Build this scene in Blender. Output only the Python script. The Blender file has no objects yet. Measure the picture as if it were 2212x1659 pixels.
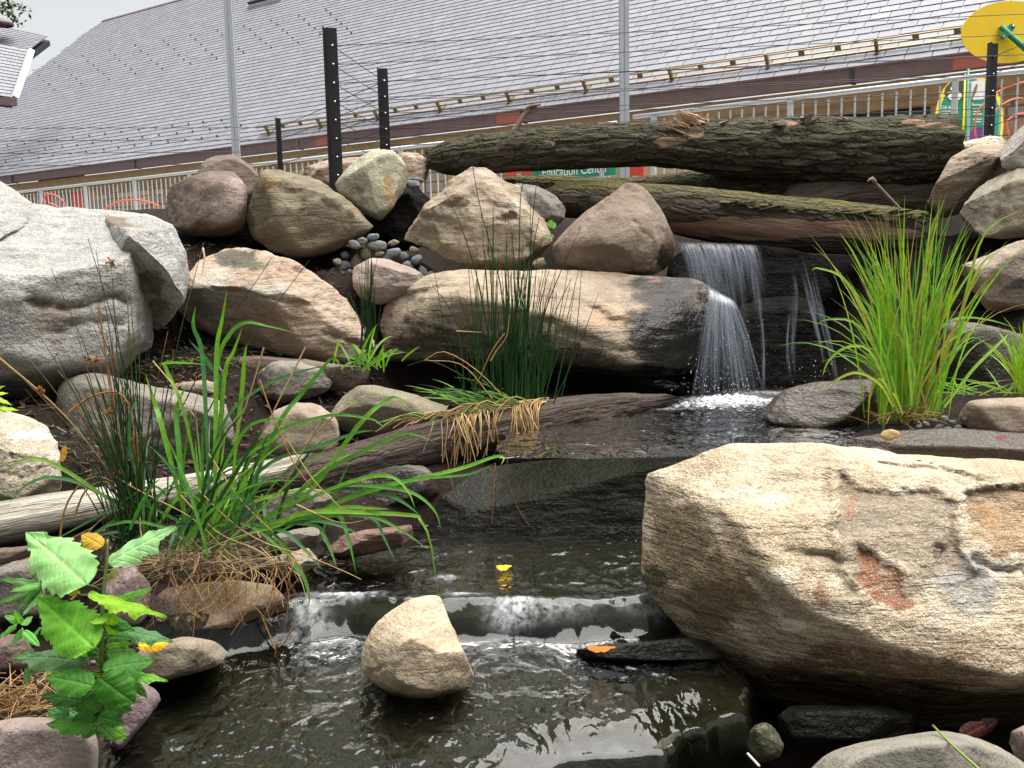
import bpy, bmesh, math, random
import numpy as np
from mathutils import Vector, Matrix, Euler

sc = bpy.context.scene
R = math.radians

# ------------------------------------------------------------------ camera, sky, sun, exposure
CAM_H, PITCH, ROLL, FPX = 1.10, 7.5, -1.2, 2035.0      # FPX in units of a 2212 x 1659 picture
cam_d = bpy.data.cameras.new('camera')
cam_d.sensor_width = 36.0
cam_d.lens = 36.0 * FPX / 2212.0
cam_d.clip_start = 0.05
cam_d.clip_end = 500.0
cam = bpy.data.objects.new('camera', cam_d)
sc.collection.objects.link(cam)
cam.matrix_world = Matrix.Translation((0, 0, CAM_H)) @ Matrix.Rotation(R(90 - PITCH), 4, 'X') @ Matrix.Rotation(R(ROLL), 4, 'Z')
sc.camera = cam
CM = np.array(cam.matrix_world)
CR, CO = CM[:3, :3], CM[:3, 3]

SUN_EL, SUN_AZ = 76.0, 80.0            # azimuth measured from +Y towards +X
world = bpy.data.worlds.new('World')
sc.world = world
world.use_nodes = True
wt = world.node_tree
wt.nodes.clear()
sky = wt.nodes.new('ShaderNodeTexSky')
sky.sky_type = 'NISHITA'
sky.sun_disc = False
sky.sun_elevation = R(SUN_EL)
sky.sun_rotation = R(SUN_AZ)
sky.air_density = 1.6
sky.dust_density = 1.0
sky.ozone_density = 1.0
hs = wt.nodes.new('ShaderNodeHueSaturation')           # a thin white overcast: the sky keeps its brightness and loses most of its blue
hs.inputs['Saturation'].default_value = 0.16
bg = wt.nodes.new('ShaderNodeBackground')
bg.inputs['Strength'].default_value = 0.07
wo = wt.nodes.new('ShaderNodeOutputWorld')
wt.links.new(sky.outputs[0], hs.inputs['Color'])
wt.links.new(hs.outputs[0], bg.inputs['Color'])
wt.links.new(bg.outputs[0], wo.inputs['Surface'])

sun_d = bpy.data.lights.new('sun', 'SUN')
sun_d.energy = 4.5
sun_d.angle = R(66)
sun_d.color = (1.0, 0.965, 0.92)
sun = bpy.data.objects.new('sun', sun_d)
sc.collection.objects.link(sun)
sd = Vector((math.sin(R(SUN_AZ)) * math.cos(R(SUN_EL)), math.cos(R(SUN_AZ)) * math.cos(R(SUN_EL)), math.sin(R(SUN_EL))))
sun.rotation_euler = sd.to_track_quat('Z', 'Y').to_euler()

sc.view_settings.view_transform = 'Standard'
sc.view_settings.look = 'None'
sc.view_settings.gamma = 1.0
sc.view_settings.use_curve_mapping = False
sc.view_settings.exposure = 1.12
sc.render.engine = 'CYCLES'
sc.cycles.max_bounces = 5
sc.cycles.diffuse_bounces = 3
sc.cycles.glossy_bounces = 3
sc.cycles.adaptive_threshold = 0.025
sc.cycles.transparent_max_bounces = 24
sc.cycles.use_denoising = True
sc.cycles.caustics_reflective = False
sc.cycles.caustics_refractive = False

# ------------------------------------------------------------------ geometry helpers
def P(x, y, d):
    """point at perpendicular distance d from the viewer, in direction (x, y) of a 2212 x 1659 frame"""
    c = np.array([(x - 1106.0) / FPX * d, -(y - 829.5) / FPX * d, -d])
    return CR @ c + CO

def G(x, y, z):
    """where that direction meets the level plane at height z"""
    v = CR @ np.array([(x - 1106.0) / FPX, -(y - 829.5) / FPX, -1.0])
    t = (z - CO[2]) / v[2]
    return CO + v * t

def depth_of(w):
    return -((np.asarray(w) - CO) @ CR)[..., 2]

def proj(w):
    c = (np.asarray(w) - CO) @ CR
    return 1106.0 + FPX * c[..., 0] / -c[..., 2], 829.5 - FPX * c[..., 1] / -c[..., 2]

_rg = np.random.RandomState(7)
_perm = np.concatenate([_rg.permutation(256)] * 3)
_grad = _rg.normal(size=(256, 3))
_grad /= np.linalg.norm(_grad, axis=1)[:, None]

def noise(p):
    p = np.asarray(p, float)
    i = np.floor(p).astype(int)
    f = p - i
    i &= 255
    u = f * f * f * (f * (f * 6 - 15) + 10)
    out = 0.0
    for dx in (0, 1):
        for dy in (0, 1):
            for dz in (0, 1):
                h = _perm[_perm[_perm[(i[:, 0] + dx) & 255] + ((i[:, 1] + dy) & 255)] + ((i[:, 2] + dz) & 255)]
                g = _grad[h]
                v = g[:, 0] * (f[:, 0] - dx) + g[:, 1] * (f[:, 1] - dy) + g[:, 2] * (f[:, 2] - dz)
                w = (u[:, 0] if dx else 1 - u[:, 0]) * (u[:, 1] if dy else 1 - u[:, 1]) * (u[:, 2] if dz else 1 - u[:, 2])
                out = out + v * w
    return out * 1.6

def fbm(p, oct=4, gain=0.5, lac=2.03, ridge=False):
    a, s, t = 1.0, 0.0, 0.0
    p = np.asarray(p, float)
    for _ in range(oct):
        n = noise(p)
        if ridge:
            n = 1 - 2 * np.abs(n)
        s = s + a * n
        t += a
        a *= gain
        p = p * lac + 17.3
    return s / t

def sst(a, b, x):
    t = np.clip((x - a) / (b - a), 0, 1)
    return t * t * (3 - 2 * t)

def poly_sd(x, y, line):
    """signed distance to an open polyline, positive on its right-hand side"""
    best = np.full(x.shape, 1e9); sg = np.zeros(x.shape)
    for (ax, ay), (bx, by) in zip(line[:-1], line[1:]):
        ex, ey = bx - ax, by - ay
        L2 = ex * ex + ey * ey
        tt = np.clip(((x - ax) * ex + (y - ay) * ey) / L2, 0, 1)
        dx, dy = x - ax - tt * ex, y - ay - tt * ey
        d = np.hypot(dx, dy)
        cr = ex * (y - ay) - ey * (x - ax)
        k = d < best
        best = np.where(k, d, best); sg = np.where(k, np.where(cr < 0, 1.0, -1.0), sg)
    return best * sg


def in_poly(x, y, L):
    r = np.zeros(x.shape, bool)
    for (ax, ay), (bx, by) in zip(L, L[1:] + L[:1]):
        if ay == by: continue
        c = ((ay > y) != (by > y)) & (x < (bx - ax) * (y - ay) / (by - ay) + ax)
        r ^= c
    return r

COL = sc.collection

def mk(name, verts, faces, mat, parent=None, smooth=True, attrs=None, loc=None, link=True):
    """one mesh object; world coordinates in, origin moved to loc (default: the base of the thing)"""
    v = np.asarray(verts, float).reshape(-1, 3)
    if loc is None:
        if parent is not None:
            loc = np.array(parent.get('_o', (0, 0, 0)))
        else:
            loc = np.array([(v[:, 0].min() + v[:, 0].max()) / 2, (v[:, 1].min() + v[:, 1].max()) / 2, v[:, 2].min()])
    loc = np.asarray(loc, float)
    me = bpy.data.meshes.new(name)
    if isinstance(faces, np.ndarray):
        nf, k = faces.shape
        me.vertices.add(len(v)); me.loops.add(nf * k); me.polygons.add(nf)
        me.vertices.foreach_set('co', (v - loc).astype(np.float32).ravel())
        me.loops.foreach_set('vertex_index', faces.astype(np.int32).ravel())
        me.polygons.foreach_set('loop_start', np.arange(0, nf * k, k, dtype=np.int32))
        me.polygons.foreach_set('loop_total', np.full(nf, k, np.int32))
        me.update(calc_edges=True)
    else:
        me.from_pydata((v - loc).tolist(), [], faces)
    me.polygons.foreach_set('use_smooth', np.full(len(me.polygons), bool(smooth)))
    if attrs:
        for an, av in attrs.items():
            av = np.asarray(av, np.float32)
            if av.ndim == 1:
                me.attributes.new(an, 'FLOAT', 'POINT').data.foreach_set('value', av)
            elif av.shape[1] == 3:
                me.attributes.new(an, 'FLOAT_VECTOR', 'POINT').data.foreach_set('vector', av.ravel())
            else:
                me.attributes.new(an, 'FLOAT_COLOR', 'POINT').data.foreach_set('color', av.ravel())
    me.update()
    if mat is not None:
        me.materials.append(mat)
    o = bpy.data.objects.new(name, me)
    if link:
        COL.objects.link(o)
    if parent is not None:
        o.parent = parent
        off = loc - np.array(parent.get('_o', (0, 0, 0)))
        o.location = off.tolist()
        o['_o'] = loc.tolist()
    else:
        o.location = loc.tolist()
        o['_o'] = loc.tolist()
    return o

def empty(name, loc, label=None, cat=None, group=None, parent=None):
    o = bpy.data.objects.new(name, None)
    o.empty_display_size = 0.1
    COL.objects.link(o)
    loc = np.asarray(loc, float)
    if parent is not None:
        o.parent = parent
        o.location = (loc - np.array(parent['_o'])).tolist()
    else:
        o.location = loc.tolist()
    o['_o'] = loc.tolist()
    tag(o, label, cat, group)
    return o

def tag(o, label=None, cat=None, group=None, kind=None):
    if label: o['label'] = label
    if cat: o['category'] = cat
    if group: o['group'] = group
    if kind: o['kind'] = kind
    return o

def boxv(c, ax, ay, az, hx, hy, hz):
    c, ax, ay, az = map(np.asarray, (c, ax, ay, az))
    v = [c + ax * hx * sx + ay * hy * sy + az * hz * sz for sz in (-1, 1) for sx, sy in ((-1, -1), (1, -1), (1, 1), (-1, 1))]
    f = [(0, 3, 2, 1), (4, 5, 6, 7), (0, 1, 5, 4), (1, 2, 6, 5), (2, 3, 7, 6), (3, 0, 4, 7)]
    return v, f

class MB:
    def __init__(s): s.v, s.f, s.a = [], [], []
    def add(s, v, f, a=None):
        n = len(s.v)
        s.v.extend([tuple(map(float, q)) for q in v])
        s.f.extend([tuple(i + n for i in q) for q in f])
        if a is not None: s.a.extend([a] * len(v))
        return s
    def box(s, c, ax, ay, az, hx, hy, hz, a=None):
        return s.add(*boxv(c, ax, ay, az, hx, hy, hz), a)
    def tube(s, pts, rad, n=8, cap=True, a=None):
        v, f = tubev(pts, rad, n, cap)
        return s.add(v, f, a)
    def build(s, name, mat, parent=None, smooth=False, attr=None, loc=None):
        at = {attr: np.array(s.a)} if attr else None
        return mk(name, s.v, s.f, mat, parent, smooth, at, loc)

def frames(pts):
    pts = np.asarray(pts, float)
    t = np.gradient(pts, axis=0)
    t /= np.linalg.norm(t, axis=1)[:, None] + 1e-12
    up = np.array([0, 0, 1.0]) if abs(t[0][2]) < 0.9 else np.array([1.0, 0, 0])
    a = np.cross(t[0], up); a /= np.linalg.norm(a)
    A, B = [], []
    for k in range(len(pts)):
        a = a - t[k] * (a @ t[k]); a /= np.linalg.norm(a) + 1e-12
        A.append(a); B.append(np.cross(t[k], a))
    return t, np.array(A), np.array(B)

def tubev(pts, rad, n=8, cap=True):
    pts = np.asarray(pts, float)
    rad = np.broadcast_to(np.asarray(rad, float), (len(pts),))
    t, A, B = frames(pts)
    v, f = [], []
    for k in range(len(pts)):
        for j in range(n):
            th = 2 * math.pi * j / n
            v.append(pts[k] + rad[k] * (A[k] * math.cos(th) + B[k] * math.sin(th)))
    for k in range(len(pts) - 1):
        for j in range(n):
            j2 = (j + 1) % n
            f.append((k * n + j, k * n + j2, (k + 1) * n + j2, (k + 1) * n + j))
    if cap:
        f.append(tuple(range(n - 1, -1, -1)))
        f.append(tuple((len(pts) - 1) * n + j for j in range(n)))
    return v, f

def spline(pts, n):
    """Catmull-Rom through pts, n samples"""
    p = np.asarray(pts, float)
    if len(p) == 2:
        t = np.linspace(0, 1, n)[:, None]
        return p[0] * (1 - t) + p[1] * t
    q = np.vstack([2 * p[0] - p[1], p, 2 * p[-1] - p[-2]])
    m = len(p) - 1
    out = []
    for s in np.linspace(0, m - 1e-9, n):
        i = int(s); t = s - i
        a, b, c, d = q[i], q[i + 1], q[i + 2], q[i + 3]
        out.append(0.5 * (2 * b + (c - a) * t + (2 * a - 5 * b + 4 * c - d) * t * t + (3 * b - a - 3 * c + d) * t ** 3))
    return np.array(out)

# ------------------------------------------------------------------ materials
class NT:
    def __init__(s, name):
        s.m = bpy.data.materials.new(name)
        s.m.use_nodes = True
        s.t = s.m.node_tree
        s.t.nodes.clear()
        s.out = s.t.nodes.new('ShaderNodeOutputMaterial')
    def n(s, typ, ins=None, **kw):
        nd = s.t.nodes.new('ShaderNode' + typ)
        for k, v in kw.items(): setattr(nd, k, v)
        for k, v in (ins or {}).items():
            if isinstance(v, bpy.types.NodeSocket): s.t.links.new(v, nd.inputs[k])
            else: nd.inputs[k].default_value = v
        return nd
    def link(s, a, b): s.t.links.new(a, b)
    def noise(s, vec, scale, detail=4, rough=0.55, dist=0.0):
        return s.n('TexNoise', {'Vector': vec, 'Scale': scale, 'Detail': detail, 'Roughness': rough, 'Distortion': dist}).outputs['Fac']
    def ramp(s, fac, stops, interp='LINEAR'):
        r = s.n('ValToRGB', {'Fac': fac})
        e = r.color_ramp
        e.interpolation = interp
        while len(e.elements) < len(stops): e.elements.new(0.5)
        for el, (p, c) in zip(e.elements, stops):
            el.position = p
            el.color = c if len(c) == 4 else (*c, 1)
        return r.outputs['Color']
    def mix(s, fac, a, b, mode='MIX'):
        m = s.n('Mix', None, data_type='RGBA', blend_type=mode)
        for k, v in ((0, fac), (6, a), (7, b)):
            if isinstance(v, bpy.types.NodeSocket): s.t.links.new(v, m.inputs[k])
            else:
                if k > 0 and len(v) == 3: v = (*v, 1)
                m.inputs[k].default_value = v
        return m.outputs[2]
    def math(s, op, a, b=0.0, c=0.0, clamp=False):
        m = s.n('Math', None, operation=op, use_clamp=clamp)
        for k, v in ((0, a), (1, b), (2, c)):
            if isinstance(v, bpy.types.NodeSocket): s.t.links.new(v, m.inputs[k])
            else: m.inputs[k].default_value = v
        return m.outputs[0]
    def vmul(s, a, v):
        m = s.n('VectorMath', {0: a, 1: v}, operation='MULTIPLY')
        return m.outputs[0]
    def vadd(s, a, v):
        m = s.n('VectorMath', {0: a, 1: v}, operation='ADD')
        return m.outputs[0]
    def bump(s, h, strength=0.4, dist=0.01, normal=None):
        d = {'Height': h, 'Strength': strength, 'Distance': dist}
        if normal is not None: d['Normal'] = normal
        return s.n('Bump', d).outputs[0]
    def coords(s, rnd=True):
        tc = s.n('TexCoord').outputs['Object']
        if not rnd: return tc
        oi = s.n('ObjectInfo').outputs['Random']
        off = s.n('CombineXYZ', {0: s.math('MULTIPLY', oi, 37.0), 1: s.math('MULTIPLY', oi, 71.0), 2: s.math('MULTIPLY', oi, 13.0)}).outputs[0]
        return s.vadd(tc, off)
    def pbsdf(s, **ins):
        b = s.n('BsdfPrincipled', {k.replace('_', ' '): v for k, v in ins.items()})
        s.link(b.outputs[0], s.out.inputs['Surface'])
        return b

def c4(c): return (*c, 1.0)

def flat(name, col, rough=0.5, metal=0.0, var=0.12, scale=20, bump=0.0, spec=0.5):
    t = NT(name)
    co = t.coords()
    f = t.noise(co, scale, 5)
    c = t.mix(f, tuple(x * (1 - var * 2) for x in col), tuple(min(1, x * (1 + var * 2)) for x in col))
    r = t.math('MULTIPLY_ADD', f, 0.25, rough - 0.12, clamp=True)
    kw = dict(Base_Color=c, Roughness=r, Metallic=metal)
    b = t.pbsdf(**kw)
    b.inputs['Specular IOR Level'].default_value = spec
    if bump:
        t.link(t.bump(t.noise(co, scale * 3, 5), bump, 0.004), b.inputs['Normal'])
    return t.m

def rockmat(name, A, B, C, D=None, strata=0.0, sdir=(0.15, 0.1, 1.0), sscale=9.0, speck=0.25, rough=0.82, bump=0.55, wetall=0.0, lichen=0.0, spec=0.3):
    """A/B large patches, C veins and layers, D dark speckle; attributes tint (rgba) and wet"""
    t = NT(name)
    co = t.coords()
    big = t.noise(co, 3.2, 3, 0.6)
    med = t.noise(co, 13.0, 5, 0.68)
    fine = t.noise(co, 70.0, 3, 0.7)
    vf = t.noise(co, 240.0, 1, 0.7)
    rot = Vector(sdir).normalized().rotation_difference(Vector((0, 0, 1))).to_euler()
    mp = t.n('Mapping', {'Vector': co, 'Rotation': rot, 'Scale': (1.3, 1.3, sscale)}, vector_type='POINT').outputs[0]
    st = t.noise(mp, 2.4, 4, 0.62, 0.35)
    st2 = t.noise(mp, 7.0, 2, 0.6, 0.2)
    c = t.mix(t.ramp(big, [(0.38, (0, 0, 0)), (0.62, (1, 1, 1))]), A, B)
    c = t.mix(t.math('MULTIPLY', t.ramp(med, [(0.42, (0, 0, 0)), (0.68, (1, 1, 1))]), 0.65), c, C)
    dirt = t.noise(co, 5.5, 4, 0.7, 0.8)
    c = t.mix(t.math('MULTIPLY', t.ramp(dirt, [(0.50, (0, 0, 0)), (0.72, (1, 1, 1))]), 0.6), c, tuple(x * 0.42 for x in C))
    c = t.mix(t.math('MULTIPLY', t.ramp(dirt, [(0.26, (1, 1, 1)), (0.44, (0, 0, 0))]), 0.45), c, tuple(min(0.7, x * 1.25 + 0.03) for x in B))
    if strata:
        c = t.mix(t.math('MULTIPLY', t.ramp(st, [(0.40, (0, 0, 0)), (0.56, (1, 1, 1))]), strata), c, C)
        dk = tuple(x * 0.45 for x in A)
        c = t.mix(t.math('MULTIPLY', t.ramp(st2, [(0.30, (1, 1, 1)), (0.44, (0, 0, 0))]), strata * 0.8), c, D or dk)
    dk = D or tuple(x * 0.35 for x in A)
    c = t.mix(t.math('MULTIPLY', t.ramp(fine, [(0.33, (1, 1, 1)), (0.47, (0, 0, 0))]), speck), c, dk)
    c = t.mix(t.math('MULTIPLY', t.ramp(vf, [(0.50, (0, 0, 0)), (0.72, (1, 1, 1))]), speck * 0.8), c, tuple(min(0.9, x * 1.6 + 0.05) for x in B))
    if lichen:
        li = t.noise(co, 9.0, 6, 0.7, 0.6)
        c = t.mix(t.math('MULTIPLY', t.ramp(li, [(0.58, (0, 0, 0)), (0.64, (1, 1, 1))]), lichen), c, (0.26, 0.27, 0.13))
    # tints placed by hand (rust, algae, quartz, painted shade and lit tops), edges broken by noise
    at = t.n('Attribute', attribute_name='tint')
    m = t.math('ADD', at.outputs['Alpha'], t.math('MULTIPLY', t.math('SUBTRACT', med, 0.5), 1.5))
    m = t.math('ADD', m, t.math('MULTIPLY', t.math('SUBTRACT', fine, 0.5), 1.1))
    m = t.math('ADD', m, t.math('MULTIPLY', t.math('SUBTRACT', st, 0.5), 1.3))
    m = t.math('MULTIPLY', t.ramp(m, [(0.42, (0, 0, 0)), (0.78, (0.9, 0.9, 0.9))]), t.ramp(at.outputs['Alpha'], [(0.02, (0, 0, 0)), (0.2, (1, 1, 1))]))
    tc = t.mix(t.ramp(fine, [(0.3, (0, 0, 0)), (0.7, (1, 1, 1))]), t.mix(1.0, at.outputs['Color'], (0.6, 0.6, 0.6), 'MULTIPLY'), t.mix(1.0, at.outputs['Color'], (1.25, 1.25, 1.25), 'MULTIPLY'))
    tc = t.mix(t.math('MULTIPLY', t.ramp(st, [(0.36, (1, 1, 1)), (0.55, (0, 0, 0))]), 0.6), tc, t.mix(1.0, tc, (0.32, 0.30, 0.30), 'MULTIPLY'))
    tc = t.mix(t.math('MULTIPLY', t.ramp(vf, [(0.55, (0, 0, 0)), (0.75, (1, 1, 1))]), 0.6), tc, B)
    c = t.mix(m, c, tc)
    wn = t.n('Attribute', attribute_name='wet').outputs['Fac']
    w = t.math('ADD', wn, wetall, clamp=True)
    c = t.mix(w, c, t.mix(1.0, c, (0.20, 0.19, 0.165), 'MULTIPLY'))
    rg = t.math('MULTIPLY_ADD', fine, 0.2, rough - 0.1, clamp=True)
    rg = t.math('MULTIPLY_ADD', w, t.math('SUBTRACT', t.math('MULTIPLY_ADD', med, 0.35, 0.02), rg), rg, clamp=True)
    h = t.math('ADD', t.math('MULTIPLY', med, 1.0), t.math('MULTIPLY', fine, 0.36))
    if strata: h = t.math('ADD', h, t.math('MULTIPLY', st, strata * 2.0))
    b = t.pbsdf(Base_Color=c, Roughness=rg)
    b.inputs['Specular IOR Level'].default_value = spec
    t.link(t.bump(h, min(1.0, bump * 1.3), 0.03), b.inputs['Normal'])
    return t.m

# ------------------------------------------------------------------ stones: hull of hand-placed corner points, rounded, chipped and weathered
_ico = {}
def ico(sub):
    if sub not in _ico:
        bm = bmesh.new()
        bmesh.ops.create_icosphere(bm, subdivisions=sub, radius=1.0)
        v = np.array([x.co[:] for x in bm.verts])
        f = np.array([[q.index for q in x.verts] for x in bm.faces])
        bm.free()
        _ico[sub] = (v, f)
    return _ico[sub]

def hull_planes(pts):
    bm = bmesh.new()
    for q in pts: bm.verts.new(q)
    bmesh.ops.convex_hull(bm, input=bm.verts[:], use_existing_faces=False)
    pl = {}
    c = pts.mean(0)
    for f in bm.faces:
        if f.calc_area() < 1e-7: continue
        f.normal_update()
        n = np.array(f.normal[:]); p0 = np.array(f.verts[0].co[:])
        d = n @ (p0 - c)
        if d < 0: n, d = -n, -d
        pl[(tuple(np.round(n, 1)), round(d, 2))] = (n, max(d, 1e-3))
    bm.free()
    return c, np.array([k[0] for k in pl.values()]), np.array([k[1] for k in pl.values()])

def rock_shape(pts, seed, p=12, amp=0.03, freq=2.2, sub=5, chips=6, strat=0.0, sdir=(0.15, 0.1, 1.0), sfreq=14.0, grow=1.045, chipd=(0.05, 0.20), terr=0.55, frac=1.5):
    pts = np.asarray(pts, float)
    c, N, D = hull_planes(pts)
    ext = (pts.max(0) - pts.min(0)) / 2
    d, f = ico(sub)
    d = d * np.maximum(ext, 0.25 * ext.max())
    d = d / np.linalg.norm(d, axis=1)[:, None]
    q = np.maximum(d @ N.T / D, 0.0)
    p = min(p * 2.6, 90)
    r0 = 1.0 / q.max(1)
    r = (q ** p).sum(1) ** (-1.0 / p)
    r = r * grow * float(np.mean(r0 / r))
    x = d * r[:, None]
    rr = random.Random(seed)
    S = float(np.cbrt(np.prod(ext)))
    wob = fbm(x * 2.2 / S + seed, 4, 0.55)
    for _ in range(chips * 3):
        n = np.array([rr.gauss(0, 1), rr.gauss(0, 1), rr.gauss(0, 0.8)]); n /= np.linalg.norm(n)
        s = x @ n + wob * 0.035 * S
        cut = s.max() - rr.uniform(*chipd) * S * 1.3
        e = s - cut
        e = np.where(e > 0, e, 0)
        x = x - n * (e * 0.97)[:, None]
    off = np.array([rr.uniform(0, 90) for _ in range(3)])
    k = freq / S
    nd = x / (np.linalg.norm(x, axis=1)[:, None] + 1e-9)
    disp = fbm(x * k * 0.6 + off, 5, 0.52) * 1.0 + 0.55 * (fbm(x * k * 1.1 + off + 9, 4, 0.55, ridge=True) - 0.3)
    tn = fbm(x * k * 0.55 + off + 51, 3, 0.5) * 3.2
    fl = np.floor(tn); tn = (fl + sst(0.62, 0.98, tn - fl)) / 3.2
    disp = disp * (1 - 0.5 * terr) + tn * terr * 1.6
    disp = disp * amp * S * 2.9
    if frac:
        cn = noise(x * k * 0.45 + off + 77 + 0.25 * fbm(x * k * 2 + off, 3)[:, None]); cm = sst(0.0, 0.25, noise(x * k * 0.5 + off + 33))
        disp = disp - np.exp(-(cn / 0.022) ** 2) * cm * 0.028 * S * frac
    disp = disp + fbm(x * k * 5.0 + off, 3, 0.6) * amp * S * 0.35
    if strat:
        u = np.array(sdir, float); u /= np.linalg.norm(u)
        h = (x @ u) * sfreq + fbm(x * 2.5 / S + off, 3) * 2.0
        lay = noise(np.stack([h, np.full_like(h, seed * 1.7), np.zeros_like(h)], 1)) + 0.5 * noise(np.stack([h * 2.7, np.full_like(h, seed * 0.7), np.ones_like(h)], 1))
        disp = disp + lay * strat * S
    x = x + nd * disp[:, None]
    return x + c, f, S

def tint_of(x, c, patches, seed=0, wet=None, wetz=None):
    n = len(x)
    t = np.zeros((n, 4)); w = np.zeros(n)
    if patches or wet:
        px, py = proj(x)
        near = depth_of(x) < depth_of(c) + 0.15
        nz = fbm(x * 9.0 + seed, 5, 0.65) * 0.5
        sp = 2035.0 / float(depth_of(c))
        px = px + fbm(x * 5.0 + seed + 3, 4, 0.6) * 0.10 * sp; py = py + fbm(x * 5.0 + seed + 8, 4, 0.6) * 0.07 * sp
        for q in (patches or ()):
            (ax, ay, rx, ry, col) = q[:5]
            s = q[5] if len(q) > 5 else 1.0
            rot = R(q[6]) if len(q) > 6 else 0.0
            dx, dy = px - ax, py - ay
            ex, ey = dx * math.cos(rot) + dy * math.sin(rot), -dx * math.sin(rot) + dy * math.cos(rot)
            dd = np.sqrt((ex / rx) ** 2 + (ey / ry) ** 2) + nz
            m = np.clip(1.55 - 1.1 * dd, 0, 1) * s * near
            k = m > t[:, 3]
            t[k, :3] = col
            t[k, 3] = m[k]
        for (ax, ay, rx, ry) in (wet or ()):
            dd = np.sqrt(((px - ax) / rx) ** 2 + ((py - ay) / ry) ** 2) + nz * 0.8
            w = np.maximum(w, np.clip(2.2 - 2.0 * dd, 0, 1) * near)
    if wetz is not None:
        w = np.maximum(w, 1 - sst(wetz - 0.02, wetz + 0.05, x[:, 2] + fbm(x * 8 + seed, 3) * 0.05))
    return t, w

_seed = [10]
def rock_part(outline, d, th, fw, front, fscale, bscale, p, amp, sub, chips, seed, kw):
    o = np.array([tuple(map(float, q.split(','))) for q in outline.split()])
    ds = np.array([d] * len(o)) if not callable(d) else np.array([d(a, b) for a, b in o])
    mid = float(ds.mean())
    w = (o[:, 0].max() - o[:, 0].min()) / FPX * mid
    h = (o[:, 1].max() - o[:, 1].min()) / FPX * mid
    if th is None: th = 0.75 * min(w, h * 1.4)
    if fw is None: fw = 0.35 * min(w, h)
    cx, cy = o.mean(0)
    pts = [P(a, b, k) for (a, b), k in zip(o, ds)]
    pts += [P(cx + (a - cx) * bscale * k / (k + th), cy + (b - cy) * bscale * k / (k + th), k + th) for (a, b), k in zip(o, ds)]
    if front is None:
        pts += [P(cx + (a - cx) * fscale, cy + (b - cy) * fscale, k - fw) for (a, b), k in zip(o, ds)]
    else:
        for (a, b, k) in front: pts.append(P(a, b, mid - k))
    return rock_shape(pts, seed, p, amp, sub=sub, chips=chips, **kw)

def rock(name, label, mat, d, outline, th=None, fw=None, front=None, fscale=0.68, bscale=0.7, p=12, amp=0.03, sub=5, chips=5, patches=None, wet=None, wetz=None, group=None, cat=None, dents=None, cracks=None, steps=None, extra=None, **kw):
    """outline: 'x,y x,y ...' traced in a 2212 x 1659 frame at distance d; th: thickness behind it, fw: bulge in front of it (metres)"""
    _seed[0] += 1
    seed = kw.pop('seed', _seed[0])
    x, f, S = rock_part(outline, d, th, fw, front, fscale, bscale, p, amp, sub, chips, seed, kw)
    for e in (extra or ()):
        e = dict(e)
        x2, f2, _ = rock_part(e.pop('outline'), e.pop('d', d), e.pop('th', None), e.pop('fw', None), e.pop('front', None), fscale, bscale, e.pop('p', p), e.pop('amp', amp), e.pop('sub', sub), e.pop('chips', chips), seed + 5, dict(kw, **e))
        f = np.vstack([f, f2 + len(x)]); x = np.vstack([x, x2])
    stint = []
    if dents or cracks or steps:
        c0 = x.mean(0)
        px, py = proj(x)
        vd = x - CO; vd /= np.linalg.norm(vd, axis=1)[:, None]
        facing = depth_of(x) < depth_of(c0) + 0.05
        w1, w2 = fbm(x * 6 / S + seed, 3), fbm(x * 6 / S + seed + 31, 3)
        qx, qy = px + w1 * 22, py + w2 * 22
        for (ax, ay, rx, ry, rot, dep) in (dents or ()):
            a = R(rot); dx, dy = qx - ax, qy - ay
            ex, ey = dx * math.cos(a) + dy * math.sin(a), -dx * math.sin(a) + dy * math.cos(a)
            dd = np.sqrt((ex / rx) ** 2 + (ey / ry) ** 2)
            x = x + vd * (np.clip(1.25 - 1.25 * dd, 0, 1) ** 0.7 * dep * facing)[:, None]
        for (ln, wd, dep) in (cracks or ()):
            L = [tuple(map(float, q.split(','))) for q in ln.split()]
            dd = np.abs(poly_sd(px + w1 * 9, py + w2 * 9, L))
            x = x + vd * (np.exp(-(dd / wd) ** 2) * dep * facing)[:, None]
        for st_ in (steps or ()):
            L = [tuple(map(float, q.split(','))) for q in st_[0].split()]
            jx, jy = px + w1 * 20 + fbm(x * 30 / S + seed, 3) * 9, py + w2 * 20 + fbm(x * 30 / S + seed + 9, 3) * 9
            ds_ = np.abs(poly_sd(jx, jy, L + L[:1])) * np.where(in_poly(jx, jy, L), 1, -1)
            mk_ = sst(-3, 5, ds_) * facing
            ly = [q[1] for q in L]; gr_ = np.clip((max(ly) - jy) / (max(ly) - min(ly)), 0, 1)
            x = x + vd * (mk_ * st_[1] * gr_)[:, None]
            if len(st_) > 2: stint.append((sst(-8, 8, ds_) * facing, st_[2]))
    t, wv = tint_of(x, x.mean(0), patches, seed, wet, wetz)
    for m_, col_ in stint:
        k_ = m_ > t[:, 3]; t[k_, :3] = col_; t[k_, 3] = m_[k_] * 0.95
    ob = mk(name, x, f, mat, attrs={'tint': t, 'wet': wv})
    tag(ob, label, cat or name.split('_')[-1], group)
    return ob
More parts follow.
